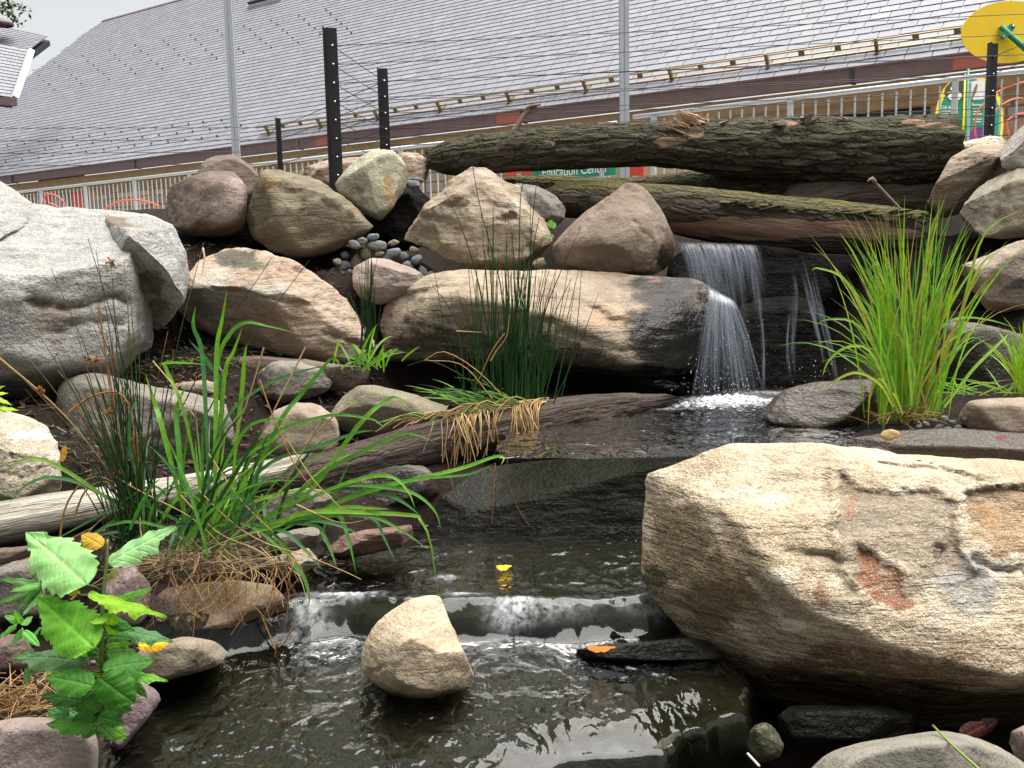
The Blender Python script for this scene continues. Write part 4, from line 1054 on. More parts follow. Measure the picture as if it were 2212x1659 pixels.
# plunging lower stream: bounces off the end of the long boulder and spreads
fv, ff_, ffl, fop = [], [], [], []
def ribbon(pts, w0, w1, op, seed, n=16):
    q = spline(pts, n)
    n0 = len(fv)
    for k in range(n):
        s = k / (n - 1)
        w = w0 + (w1 - w0) * s
        for e in (-1, 0, 1):
            fv.append(q[k] + np.array([e * w / 2, -abs(e) * 0 - (1 - abs(e)) * w * .25, 0]))
            ffl.append((e * 1.6 * max(1, w / .03) + seed, s * 3.2, seed)); fop.append(op * (1.0 if e == 0 else .35) * min(1, 4 * (1 - s) + .25) * min(1, .03 + (s / .4) ** 2))
    for k in range(n - 1):
        for e in range(2):
            a = n0 + k * 3 + e
            ff_.append((a, a + 1, a + 4, a + 3))
D0 = 4.86
for i in range(130):
    a = rng.uniform(0, 1) ** 1.3
    x0 = 1532 + a * 30 + rng.uniform(-5, 5)
    xe = 1502 + a * 150 + rng.uniform(-16, 16)
    d = D0 + rng.uniform(-.08, .09)
    k0 = rng.uniform(0, .35) if rng.random() < .55 else 0
    q = spline([P(x0 - 6, 612 + a * 26, d + .1), P(x0 + 5 + a * 16, 640 + a * 16, d), P(x0 * .62 + xe * .38 + a * 14, 715, d - .03), P(xe, 862 + rng.uniform(-6, 6), d - .05)], 30)
    e_ = int(30 * min(1, k0 + rng.uniform(.35, 1.0)))
    q = q[int(k0 * 30):max(e_, int(k0 * 30) + 6)]
    thin = rng.random() < .7
    ribbon(list(q), rng.uniform(.003, .008) if thin else rng.uniform(.012, .028), rng.uniform(.005, .012) if thin else rng.uniform(.02, .05), rng.uniform(.45, 1.5) if thin else rng.uniform(.12, .4), rng.uniform(0, 60), 18)
for i in range(16):       # the body of the jet
    a = (i + .5) / 16
    x0 = 1530 + a * 34; xe = 1505 + a * 142
    ribbon([P(x0 - 6, 612 + a * 24, D0 + .1), P(x0 + 5 + a * 16, 640 + a * 14, D0 + .02), P(x0 * .62 + xe * .38 + a * 14, 715, D0), P(xe, 862, D0 - .02)], .022, .055, rng.uniform(.25, .5), rng.uniform(0, 60), 22)
for i in range(26):       # spray to both sides
    a = rng.uniform(-1, 1)
    x0 = 1560 + rng.uniform(-15, 30); y0 = rng.uniform(650, 740)
    xe = x0 + a * rng.uniform(30, 90); ye = y0 + rng.uniform(50, 150)
    d = D0 + rng.uniform(-.1, .1)
    ribbon([P(x0, y0, d), P((x0 + xe) / 2, (y0 * .6 + ye * .4), d - .03), P(xe, ye, d - .05)], rng.uniform(.004, .008), .006, rng.uniform(.3, .8), rng.uniform(0, 60), 8)
# thin single strand on the right and the faint veils further right
ribbon([P(1626, 560, 5.1), P(1640, 640, 5.02), P(1648, 740, 4.98), P(1650, 855, 4.95)], .014, .022, 1.0, 3)
ribbon([P(1628, 570, 5.1), P(1638, 650, 5.02), P(1650, 740, 4.98), P(1648, 855, 4.95)], .010, .014, .9, 13)
for (pp, n) in ((((1700, 560), (1712, 640), (1708, 740), (1712, 830)), 10), (((1728, 548), (1752, 640), (1778, 740), (1800, 825)), 12), (((1748, 545), (1765, 640), (1790, 740), (1806, 825)), 8)):
    for i in range(n):
        j = rng.uniform(-10, 10)
        k0 = rng.uniform(0, .5); 
        L = [P(x + j + rng.uniform(-4, 4), y, 5.12 - .0006 * (y - 540)) for x, y in pp]
        q = spline(L, 20)[int(k0 * 20):int(k0 * 20) + 11]
        ribbon(list(q), rng.uniform(.006, .014), rng.uniform(.008, .02), rng.uniform(.35, .9), rng.uniform(0, 60), 12)
mk('plunging_streams', fv, ff_, M_FALL, o, attrs={'flow': np.array(ffl), 'op': np.array(fop)})['kind'] = 'stuff'
# drops thrown up
mb = MB()
dv, df_ = ico(1)
def drops(n, fn, r0, r1):
    for _ in range(n):
        c = fn(); r = rng.uniform(r0, r1)
        st_ = rng.uniform(1, 3.0)
        mb.add([c + q * np.array([r, r, r * st_]) for q in dv], df_.tolist())
drops(160, lambda: P(rng.gauss(1580, 45), 862 - abs(rng.gauss(0, 28)), 4.92 + rng.uniform(-.1, .1)), .0007, .0022)
drops(110, lambda: P(rng.gauss(1575, 42), rng.uniform(690, 850), 4.85 + rng.uniform(-.1, .1)), .0006, .0015)
drops(40, lambda: P(rng.gauss(1505, 20), rng.uniform(760, 860), 4.82), .001, .0026)
drops(40, lambda: P(rng.gauss(1770, 40), rng.uniform(780, 850), 4.95), .001, .002)
mb.build('spray', M_DROP, o, True)['kind'] = 'stuff'
# ------------------------------------------------------------------ the slate-roofed building behind
K = 2212.0 / 2500.0
def Pf(x, y, d): return P(x * K, y * K, d)              # same, from coordinates of the 2500 x 1875 picture
def ray(x, y):
    v = CR @ np.array([(x * K - 1106.0) / FPX, -(y * K - 829.5) / FPX, -1.0])
    return v
def at_z(x, y, z):
    v = ray(x, y); return CO + v * ((z - CO[2]) / v[2])
UP = np.array([0, 0, 1.0])
E0 = Pf(1990, 180, 14.5)
E1 = at_z(0, 433, E0[2])
A_ = (E1 - E0); A_[2] = 0; A_ /= np.linalg.norm(A_)       # along the eave, to the far left
N_ = np.array([A_[1], -A_[0], 0]);  N_ = N_ if N_[1] > 0 else -N_   # into the building
TH = R(39)
S_UP = N_ * math.cos(TH) + UP * math.sin(TH)
NRM = -N_ * math.sin(TH) + UP * math.cos(TH)
def on_plane(x, y, p0, nrm):
    v = ray(x, y); t = ((p0 - CO) @ nrm) / (v @ nrm)
    return CO + v * t
def RPu(x, y, lift=0.0):
    q = on_plane(x, y, E0 + NRM * lift, NRM) - E0
    return q @ A_, q @ S_UP
VR = np.mean([RPu(130, 78)[1], RPu(470, 2)[1]])          # slope length to the ridge
U0, U1 = -6.5, RPu(-260, 440)[0]

def slatemat(name, wings=False):
    t = NT(name)
    isl = t.n('NewGeometry').outputs['Random Per Island']
    oi = t.n('ObjectInfo').outputs['Random']
    r = t.math('FRACT', t.math('ADD', isl, oi))
    co = t.coords(False)
    c = t.ramp(r, [(0.0, (0.145, 0.152, 0.178)), (0.25, (0.185, 0.192, 0.222)), (0.5, (0.170, 0.169, 0.193)), (0.75, (0.212, 0.217, 0.250)), (0.93, (0.195, 0.185, 0.19)), (1.0, (0.245, 0.25, 0.285))])
    n = t.noise(t.n('NewGeometry').outputs['Position'], 9, 4, 0.6)
    c = t.mix(0.35, c, t.mix(n, (0.13, 0.132, 0.15), (0.25, 0.252, 0.28)))
    st = t.noise(t.vmul(t.n('NewGeometry').outputs['Position'], (1.0, 1.0, 0.35)), 1.1, 4, 0.6)
    c = t.mix(t.math('MULTIPLY', t.ramp(st, [(0.62, (0, 0, 0)), (0.75, (1, 1, 1))]), 0.35), c, (0.26, 0.22, 0.18))
    b = t.pbsdf(Base_Color=c, Roughness=t.math('MULTIPLY_ADD', n, 0.25, 0.42))
    b.inputs['Specular IOR Level'].default_value = 0.4
    t.link(t.bump(t.noise(t.n('NewGeometry').outputs['Position'], 30, 3), 0.3, 0.004), b.inputs['Normal'])
    return t.m
M_SLATE = slatemat('roof_slate')
M_UNDER = flat('roof_underlay', (0.03, 0.03, 0.035), .9)
M_COPPER = flat('weathered_copper', (0.115, 0.075, 0.075), .5, .25, var=.2, scale=6)
M_BRASS = flat('brass_rail', (0.34, 0.25, 0.12), .4, .6, var=.15)
M_BRASSD = flat('brass_bracket', (0.15, 0.11, 0.045), .5, .4, var=.25)
M_GUARD = flat('iron_snow_guard', (0.035, 0.03, 0.028), .6, .3)
M_TIMBER = flat('stained_timber', (0.22, 0.145, 0.07), .7, var=.25, scale=5)
M_MORTAR = flat('mortar', (0.42, 0.34, 0.24), .95, var=.2, scale=12, bump=.4)
M_STONE = []
for i, c in enumerate(((0.42, 0.31, 0.18), (0.36, 0.26, 0.155), (0.30, 0.25, 0.20), (0.46, 0.37, 0.24), (0.27, 0.245, 0.215), (0.32, 0.20, 0.13))):
    M_STONE.append(flat('wall_stone_%s' % ('ochre', 'brown', 'grey', 'buff', 'slate_grey', 'russet')[i], c, .9, var=.3, scale=14, bump=.5))
M_WHITE = flat('white_flashing', (0.62, 0.62, 0.60), .5, var=.08)
M_GALV = flat('galvanised_steel', (0.42, 0.45, 0.475), .4, .2, var=.12, scale=30)
M_RED = flat('red_painted_metal', (0.52, 0.055, 0.022), .5, var=.12)
M_ORANGE = flat('orange_tube', (0.55, 0.10, 0.045), .45, var=.1)
M_GLASS = NT('dark_window_glass'); M_GLASS.pbsdf(Base_Color=(0.012, 0.014, 0.016, 1), Roughness=0.06); M_GLASS = M_GLASS.m
M_BLACK = flat('black_painted_steel', (0.012, 0.012, 0.013), .42, 0, var=.15, spec=.4)
M_WIRE = flat('dark_steel_cable', (0.045, 0.042, 0.05), .5, .5)
M_BOLT = flat('bright_steel_bolt', (0.60, 0.60, 0.62), .3, .8)
M_YEL = flat('yellow_sign_paint', (0.92, 0.62, 0.012), .42, var=.04)
M_GRN = flat('green_sign_paint', (0.012, 0.22, 0.115), .45, var=.06)
M_PUR = flat('purple_sign_paint', (0.10, 0.022, 0.16), .5, var=.05)
M_WHT = flat('white_sign_print', (0.80, 0.81, 0.80), .5, var=.03)

bld = empty('slate_roofed_building', (E0 + A_ * 6 + N_ * 3) * np.array([1, 1, 0]) + UP * 1.6, 'long stone building with a grey slate roof behind the fence', 'building')
def rp(u, v, h=0.0): return E0 + A_ * u + S_UP * v + NRM * h
mb = MB()
mb.add([rp(U0, 0, -.02), rp(U1, 0, -.02), rp(U1, VR, -.02), rp(U0, VR, -.02), rp(U0, 0, -.16), rp(U1, 0, -.16), rp(U1, VR, -.16), rp(U0, VR, -.16)], [(0, 1, 2, 3), (7, 6, 5, 4), (0, 4, 5, 1), (1, 5, 6, 2), (2, 6, 7, 3), (3, 7, 4, 0)])
roof = mb.build('roof', M_UNDER, bld)
SW, EX, SL, TK = 0.345, 0.205, 0.40, 0.011
rng = random.Random(77)
rows = int(VR / EX) + 1
cand = []
for r_ in range(rows):
    u = U0 + (SW * .5 if r_ % 2 else 0) + rng.uniform(-.03, .03)
    while u < U1:
        w = SW * rng.uniform(.8, 1.2)
        v0 = r_ * EX + rng.uniform(-.006, .006) - (.05 if r_ == 0 else 0)
        cand.append((u, v0, w - .012, rng.uniform(-.003, .003)))
        u += w
def slate_pts(u, v0, w, tw):
    # butt end lifted: each slate lies on the two below
    h0, h1 = 2 * TK + .004, 0.0
    L = min(SL, VR - v0)
    return [rp(u, v0 + tw, h0), rp(u + w, v0 - tw, h0), rp(u + w, v0 + L, h1), rp(u, v0 + L, h1), rp(u, v0 + tw, h0 - TK), rp(u + w, v0 - tw, h0 - TK), rp(u + w, v0 + L, h1 - TK), rp(u, v0 + L, h1 - TK)]
SF = [(0, 3, 2, 1)[::-1], (4, 5, 6, 7)[::-1], (0, 4, 5, 1)[::-1], (1, 5, 6, 2)[::-1], (2, 6, 7, 3)[::-1], (3, 7, 4, 0)[::-1]]
scored = []
for c in cand:
    q = np.array(slate_pts(*c))
    px, py = proj(q)
    dd = depth_of(q).mean()
    vis = px.max() > 0 and px.min() < 2212 and py.max() > 0
    hidden = (py.min() > 420) or (abs(px.mean() - 1347) < 10)
    scored.append((-1.0 / dd if vis and not hidden else 1.0, c))
scored.sort(key=lambda s: s[0])
rest = MB()
# one slate mesh, shared
w0 = SW
base_v = np.array([[0, 0, 2 * TK + .004], [1, 0, 2 * TK + .004], [1, SL, 0], [0, SL, 0], [0, 0, TK + .004], [1, 0, TK + .004], [1, SL, -TK], [0, SL, -TK]])
sm = bpy.data.meshes.new('slate'); sm.from_pydata(base_v.tolist(), [], SF); sm.materials.append(M_SLATE); sm.update()
RM = np.eye(4); RM[:3, 0], RM[:3, 1], RM[:3, 2] = A_, S_UP, NRM
flip = np.linalg.det(RM[:3, :3]) < 0
ro = np.array(roof['_o'])
for i, (s, c) in enumerate(scored):
    if i < 300 and s < 0:
        ob = bpy.data.objects.new('slate', sm); COL.objects.link(ob); ob.parent = roof
        m = RM.copy(); m[:3, 0] = A_ * c[2]; m[:3, 3] = rp(c[0], c[1]) - ro
        ob.matrix_local = Matrix(m.tolist())
    else:
        rest.add(slate_pts(*c), SF)
o = rest.build('far_slates', M_SLATE, roof); o['kind'] = 'stuff'
# ridge cap
mb = MB(); mb.box(rp((U0 + U1) / 2, VR, 0), A_, S_UP, NRM, (U1 - U0) / 2, .08, .035); mb.build('ridge_cap', M_COPPER, roof)
# snow guards: little iron studs on the slates
mb = MB()
def stud(x, y, s=.034):
    u, v = RPu(x, y)
    c = rp(u, v, .045)
    mb.box(c, A_, S_UP, NRM, s * .55, s * .3, s * .7)
rg2 = random.Random(5)
for cx, cy in ((120, 340), (160, 350), (200, 340), (240, 330), (280, 320), (320, 312), (360, 305), (410, 297), (460, 290)):
    pass
for k in range(15):       # lower band: three staggered rows
    x = 20 + k * 40
    for j, (dx, dy) in enumerate(((0, 0), (12, 19), (-6, 38))):
        xx = x + dx; yy = 372 - (xx - 20) * .118 + dy - 14
        if xx < 640: stud(xx + rg2.uniform(-3, 3), yy)
for k in range(12):       # upper band: chains running down the slope
    x0, y0 = 70 + k * 66, 165 - k * 12.5
    for j in range(6):
        xx, yy = x0 + j * 13 + rg2.uniform(-2, 2), y0 + j * 11 + rg2.uniform(-2, 2)
        if yy > 8: stud(xx, yy)
o = mb.build('snow_guards', M_GUARD, roof); o['kind'] = 'stuff'
# brass snow rail
va = np.mean([RPu(1500, 197)[1], RPu(1990, 122)[1]]) ; vb = np.mean([RPu(1500, 219)[1], RPu(1990, 147)[1]])
us, ue = RPu(655, 315)[0], U0
sr = empty('snow_rail', rp(0, va), parent=bld)
for h in (.05, .135, .22):
    mb = MB(); mb.tube([rp(us, vb, h), rp(ue, vb, h)], .014, 8); mb.build('rail', M_BRASS, sr, True)
u = us - .3; k = 0
while u > ue:
    mb = MB()
    if k % 3 == 0:
        mb.box(rp(u, vb, .12), A_, S_UP, NRM, .022, .03, .13)
        mb.box(rp(u, vb + .06, .03), A_, S_UP, NRM, .03, .14, .008)
    else:
        mb.box(rp(u, vb, .178), A_, S_UP, NRM, .045, .012, .055)
    mb.build('bracket', M_BRASSD, sr)
    u -= .56; k += 1
# gutter: copper box in lengths, with straps
gy = -N_
gut = empty('gutter', E0, parent=bld)
u = U0
while u < U1:
    L = 5.9
    mb = MB()
    c0 = E0 + A_ * (u + L / 2) + gy * .11 - UP * .13
    mb.box(c0, A_, gy, UP, L / 2 - .004, .075, .10)
    mb.box(c0 + UP * .115 + gy * .02, A_, gy, UP, L / 2 - .004, .085, .014)
    mb.build('gutter_length', M_COPPER, gut)
    mb = MB(); mb.box(E0 + A_ * (u + L) + gy * .12 - UP * .125, A_, gy, UP, .03, .085, .12); mb.build('gutter_strap', M_BRASSD if rng.random() < .3 else M_GUARD, gut)
    u += L
for ux in (RPu(1240, 300)[0], RPu(2385, 160)[0], RPu(790, 352)[0]):
    mb = MB(); mb.box(E0 + A_ * ux + gy * .19 - UP * .13, A_, gy, UP, .32, .004, .095); mb.build('patch', flat('red_copper_patch', (0.28, 0.075, 0.05), .5, .2), gut)
mb = MB(); mb.box(E0 + A_ * (U0 + U1) / 2 + N_ * .12 - UP * .36, A_, N_, UP, (U1 - U0) / 2, .10, .12); mb.build('fascia_beam', M_TIMBER, bld)
mb = MB(); mb.box(E0 + A_ * (U0 + U1) / 2 + N_ * .32 - UP * .44, A_, N_, UP, (U1 - U0) / 2, .12, .16); mb.build('wall_plate', M_TIMBER, bld)
# stone wall
WN = .50
wz1 = E0[2] - .55
mb = MB(); mb.box(E0 + A_ * (U0 + U1) / 2 + N_ * (WN + .25) + UP * ((1.3 + wz1) / 2 - E0[2]), A_, N_, UP, (U1 - U0) / 2, .2, (wz1 - 1.3) / 2)
wall = mb.build('wall', M_MORTAR, bld)
def wpt(x, y):
    q = on_plane(x, y, E0 + N_ * (WN + .02), N_) - E0
    return q @ A_, q[2] + E0[2]
# openings
def wall_rect(x0, y0, x1, y1): 
    ua, za = wpt(x0, y0); ub, zb = wpt(x1, y1)
    return min(ua, ub), max(ua, ub), min(za, zb), max(za, zb)
openings = []
o1 = wall_rect(1985, 258, 2268, 330); o2 = wall_rect(96, 408, 214, 540)
openings += [o1, o2]
bms = []
for i in range(6):
    v, f = boxv((0, 0, 0), (1, 0, 0), (0, 1, 0), (0, 0, 1), .5, .04, .5)
    me = bpy.data.meshes.new('stone')
    bm = bmesh.new()
    vs = [bm.verts.new(q) for q in v]; [bm.faces.new([vs[k] for k in q]) for q in f]
    bmesh.ops.bevel(bm, geom=bm.edges[:], offset=.03, segments=1, affect='EDGES')
    bm.normal_update(); bm.to_mesh(me); bm.free(); me.materials.append(M_STONE[i]); bms.append(me)
woff = np.array(wall['_o'])
z = 2.35; ns = 0
zr = random.Random(3)
cells = []
while z < wz1:
    h = zr.uniform(.15, .25)
    if z + h > wz1: h = wz1 - z
    u = U0 + zr.uniform(0, .3)
    while u < U1:
        w = zr.uniform(.22, .62)
        uc, zc = u + w / 2, z + h / 2
        if not any(a - .05 < uc + w / 2 and uc - w / 2 < b + .05 and c - .05 < zc + h / 2 and zc - h / 2 < d + .05 for a, b, c, d in openings):
            q = E0 + A_ * uc + N_ * WN + UP * (zc - E0[2])
            px, py = proj(q)
            cells.append((px, py, q, w, h, depth_of(q)))
        u += w
    z += h
cells = [c for c in cells if -60 < c[0] < 2280 and (c[1] < 470)]
def seen(px, py):
    return (px < 440) or (800 < px < 1250 and py < 330) or px > 1180
cells.sort(key=lambda c: (0 if seen(c[0], c[1]) else 1, c[5]))
for (px, py, q, w, h, d) in cells[:300]:
    ob = bpy.data.objects.new('stone', zr.choice(bms)); COL.objects.link(ob); ob.parent = wall
    m = np.eye(4); m[:3, 0], m[:3, 1], m[:3, 2] = A_ * (w - .025), N_ * zr.uniform(.8, 1.3), UP * (h - .022)
    m[:3, 3] = q + N_ * .03 - woff
    ob.matrix_local = Matrix(m.tolist())
def wbox(name, mat, par, ua, ub, za, zb, n0, n1):
    mb = MB(); mb.box(E0 + A_ * (ua + ub) / 2 + N_ * (n0 + n1) / 2 + UP * ((za + zb) / 2 - E0[2]), A_, N_, UP, abs(ub - ua) / 2, abs(n1 - n0) / 2, abs(zb - za) / 2)
    return mb.build(name, mat, par)
# window under the eave on the right
a, b, c, d = o1
win = empty('window', E0 + A_ * a + N_ * .5 + UP * (c - E0[2]), parent=bld)
wbox('pane', M_GLASS, win, a, b, c - .5, d - .12, WN + .0, WN + .04)
for (p, q, r_, s_) in ((a, b, d - .13, d - .05), (a, a + .05, c - .5, d - .13), (b - .05, b, c - .5, d - .13), ((a * .38 + b * .62) - .02, (a * .38 + b * .62) + .02, c - .5, d - .13), (a, b, d - .36, d - .33)):
    wbox('frame', M_GUARD, win, p, q, r_, s_, WN - .03, WN + .02)
wbox('lintel', M_STONE[3], win, a - .2, b + .2, d - .02, d + .2, WN - .02, WN + .05)
# red doorway on the left
a, b, c, d = o2
dr = empty('doorway', E0 + A_ * a + N_ * .5 + UP * (1.6 - E0[2]), parent=bld)
wbox('opening', M_GLASS, dr, a, b, 1.7, d, WN + .0, WN + .04)
wd = b - a
for (f0, f1) in ((0.0, .30), (.74, 1.0)):
    k = wbox('red_panel', M_RED, dr, b - wd * f0 if False else a + wd * f0, a + wd * f1, 1.7, d, WN - .05, WN - .005)
for f0 in (.36, .44, .52, .6, .68):
    wbox('bar', M_WHITE, dr, a + wd * f0 - .012, a + wd * f0 + .012, 1.7, d - .35, WN - .04, WN - .01)
# wing roof and vent at the left edge
wing = empty('roof_wing', Pf(-10, 300, 26), parent=bld)
def wingroof(c, rows_, name, par):
    """c: four corners, eave left, eave right, top right, top left"""
    c = [np.asarray(q) for q in c]
    nrm = np.cross(c[1] - c[0], c[3] - c[0]); nrm /= np.linalg.norm(nrm)
    if nrm @ (CO - c[0]) < 0: nrm = -nrm
    mb = MB()
    mb.add([q - nrm * .14 for q in c] + [q - nrm * .3 for q in c], [(0, 1, 2, 3), (7, 6, 5, 4), (0, 4, 5, 1), (1, 5, 6, 2), (2, 6, 7, 3), (3, 7, 4, 0)])
    rf = mb.build(name, M_UNDER, par)
    mb = MB()
    for r_ in range(rows_):
        f0, f1 = r_ / rows_, min(1, (r_ + 1.6) / rows_)
        la, ra = c[0] + (c[3] - c[0]) * f0, c[1] + (c[2] - c[1]) * f0
        lb, rb = c[0] + (c[3] - c[0]) * f1, c[1] + (c[2] - c[1]) * f1
        n = 12
        for k in range(n):
            g0, g1 = (k + (.5 if r_ % 2 else 0)) / n, min(1, (k + .97 + (.5 if r_ % 2 else 0)) / n)
            if g0 >= 1: continue
            q = [la + (ra - la) * g0 + nrm * .035, la + (ra - la) * g1 + nrm * .035, lb + (rb - lb) * g1 + nrm * .01, lb + (rb - lb) * g0 + nrm * .01]
            mb.add(q + [x - nrm * .015 for x in q], [(0, 1, 2, 3), (0, 4, 5, 1), (1, 5, 6, 2), (3, 7, 4, 0)])
    k = mb.build('slates', M_SLATE, rf); k['kind'] = 'stuff'
    return nrm
wingroof([Pf(-160, 215, 23.6), Pf(32, 240, 24.6), Pf(75, 124, 25.8), Pf(-160, 78, 25.2)], 16, 'lower_roof', wing)
wingroof([Pf(-160, 110, 27.0), Pf(70, 124, 27.4), Pf(118, 88, 28.5), Pf(-160, 28, 28.3)], 12, 'upper_roof', wing)
mb = MB()
q0, q1 = Pf(36, 240, 24.45), Pf(76, 124, 25.65)
mb.tube([q0, q1], .10, 4); mb.build('flashing', M_WHITE, wing)
mb = MB(); q0, q1 = Pf(-160, 222, 23.45), Pf(40, 242, 24.45); dq = (q1 - q0) / np.linalg.norm(q1 - q0)
mb.box((q0 + q1) / 2 - UP * .08, dq, np.cross(UP, dq), UP, np.linalg.norm(q1 - q0) / 2, .09, .09); mb.build('gutter_length', M_COPPER, wing)
mb = MB()
for k in range(8):
    pass
c0 = Pf(2, 62, 27.5)
pr = [(.0, .34), (.05, .36), (.10, .30), (.17, .16), (.20, .02)]
n = 16
v = [c0 + np.array([math.cos(2 * math.pi * j / n) * r_, math.sin(2 * math.pi * j / n) * r_, h]) for h, r_ in pr for j in range(n)]
f = [(k * n + j, k * n + (j + 1) % n, (k + 1) * n + (j + 1) % n, (k + 1) * n + j) for k in range(len(pr) - 1) for j in range(n)]
mb.add(v, f); mb.build('vent_cap', M_COPPER, wing, True)
# skylight at the top of the picture
u, v = RPu(668, -6)
mb = MB(); mb.box(rp(u, v, .10), A_, S_UP, NRM, .75, .45, .10); sk = mb.build('skylight', M_GLASS, roof)
mb = MB(); mb.box(rp(u, v - .47, .06), A_, S_UP, NRM, .80, .03, .05); mb.build('curb', M_WHITE, sk)

# ------------------------------------------------------------------ unseen pale walk in front of the building, added to bounce light on its wall
mb = MB()
q0 = E0 * np.array([1, 1, 0]) + A_ * (U0 + U1) / 2 - N_ * 2.2
mb.box(q0 + UP * 1.60, A_, N_, UP, (U1 - U0) / 2 + 2, 3.0, .06)
o = mb.build('path', flat('bounce_concrete', (0.46, 0.44, 0.40), .9, var=.1, scale=4)); tag(o, 'unseen pale walk added between railing and building to bounce light', kind='structure')

# ------------------------------------------------------------------ two tall steel poles
for (x, d, lab) in ((1525, 10.6, 'tall galvanised steel pole standing in the middle behind the big log'), (566, 13.6, 'tall galvanised steel pole standing on the left behind the boulders')):
    b0 = Pf(x, 420, d) if x > 1000 else Pf(578, 390, d)
    mb = MB()
    # channel profile: web plus two lips
    w = .052
    for (cx, cy, hx, hy) in ((0, .03, w, .006), (-w + .006, 0, .006, .034), (w - .006, 0, .006, .034), (-w * .55, -.03, w * .45, .005), (w * .55, -.03, w * .45, .005)):
        mb.box(np.array([b0[0] + cx, b0[1] + cy, 1.4 + 3.6]), (1, 0, 0), (0, 1, 0), UP, hx, hy, 3.75)
    mb.box(np.array([b0[0], b0[1], 1.4 + 3.6]), (1, 0, 0), (0, 1, 0), UP, w * .95, .026, 3.74)
    o = empty('steel_pole', (b0[0], b0[1], 1.3), lab, 'pole', 'tall steel poles')
    mb.build('shaft', M_GALV, o)
    mb = MB(); mb.box(np.array([b0[0], b0[1], 1.6]), (1, 0, 0), (0, 1, 0), UP, .12, .12, .012); mb.build('base_plate', M_GALV, o)

# ------------------------------------------------------------------ galvanised railing
R0 = Pf(2500, 180, 9.6); R1 = at_z(34, 468, R0[2])
RA = R1 - R0; RL = np.linalg.norm(RA); RA /= RL
RN = np.array([-RA[1], RA[0], 0])
def rail_u(x):
    # parameter along the rail where it is seen at picture column x (2500 wide)
    us_ = np.linspace(-1.5, RL + 3, 900)
    px, _ = proj(R0 + RA * us_[:, None])
    return float(np.interp(x * K, px[::-1], us_[::-1]))
RH = 1.08
ug0, ug1 = rail_u(1546), rail_u(1506)
for (ua, ub, lab, dz) in ((-1.4, ug0, 'galvanised steel railing right of the tall middle pole', .03), (ug1, RL + 2.5, 'galvanised steel railing running left from the tall middle pole', -.02)):
    ra = empty('steel_railing', R0 + RA * (ua + ub) / 2 - UP * RH, lab, 'railing', 'steel railings')
    mb = MB(); mb.tube([R0 + RA * ua + UP * dz, R0 + RA * ub + UP * dz], .027, 12); mb.build('top_rail', M_GALV, ra, True)
    mb = MB(); mb.box(R0 + RA * (ua + ub) / 2 - UP * (RH - .12 - dz), RA, RN, UP, (ub - ua) / 2, .02, .012); mb.build('bottom_rail', M_GALV, ra)
    u = ua + .12; k = 0
    while u < ub:
        c = R0 + RA * u + UP * dz
        px, py = proj(c)
        if k % 12 == 1:
            mb = MB(); mb.box(c - UP * (RH / 2 + .02), RA, RN, UP, .028, .028, RH / 2); mb.build('post', M_GALV, ra)
        else:
            mb = MB(); mb.box(c - UP * (RH / 2 - .02), RA, RN, UP, .0085, .0085, RH / 2 - .08); mb.build('baluster', M_GALV, ra)
        u += .148; k += 1

# ------------------------------------------------------------------ orange bent tubes behind the railing
hoops = [([(96, 520), (112, 476), (117, 473), (140, 479), (158, 497), (167, 520)], 20.0, 'orange bent tube arching in front of the red doorway'),
         ([(118, 500), (123, 497), (137, 502), (149, 511), (156, 525)], 20.2, 'short orange tube low in front of the red doorway'),
         ([(238, 530), (250, 514), (267, 503), (298, 490), (328, 488), (366, 494), (390, 505)], 18.2, 'orange bent tube arching in front of the stone wall on the left'),
         ([(2384, 345), (2380, 308), (2387, 272), (2408, 248), (2437, 224), (2464, 210), (2510, 199), (2560, 205)], 10.6, 'tall orange bent tube behind the right black post'),
         ([(2405, 320), (2420, 285), (2437, 264), (2471, 243), (2505, 242), (2550, 255)], 10.8, 'middle orange bent tube behind the right black post'),
         ([(2468, 345), (2459, 316), (2458, 298), (2476, 282), (2505, 277), (2545, 285)], 10.7, 'lowest orange bent tube at the right edge')]
for pts, d, lab in hoops:
    q = spline([Pf(x, y, d) for x, y in pts], 26)
    mb = MB(); mb.tube(q, .016 if d > 15 else .011, 8)
    tag(mb.build('bent_tube', M_ORANGE, None, True), lab, 'tube', 'orange bent tubes')

# ------------------------------------------------------------------ signs
def textmesh(s, size, name):
    cu = bpy.data.curves.new(name, 'FONT'); cu.body = s; cu.size = size; cu.extrude = .0015; cu.align_x = 'LEFT'
    ob = bpy.data.objects.new(name, cu)
    COL.objects.link(ob)
    dg = bpy.context.evaluated_depsgraph_get()
    me = bpy.data.meshes.new_from_object(ob.evaluated_get(dg))
    bpy.data.objects.remove(ob)
    return me
def put_text(s, org, ax, up, size, mat, parent, name='lettering', sx=1.0, bold=0):
    me = textmesh(s, 1.0, name); me.materials.clear(); me.materials.append(mat)
    ob = bpy.data.objects.new(name, me); COL.objects.link(ob); ob.parent = parent
    ax, up = np.asarray(ax), np.asarray(up)
    m = np.eye(4); m[:3, 0], m[:3, 1], m[:3, 2] = ax * size * sx, up * size, np.cross(ax, up) * 1.0
    m[:3, 3] = np.asarray(org) - np.array(parent['_o'])
    ob.matrix_local = Matrix(m.tolist()); ob['_o'] = list(org)
    return ob
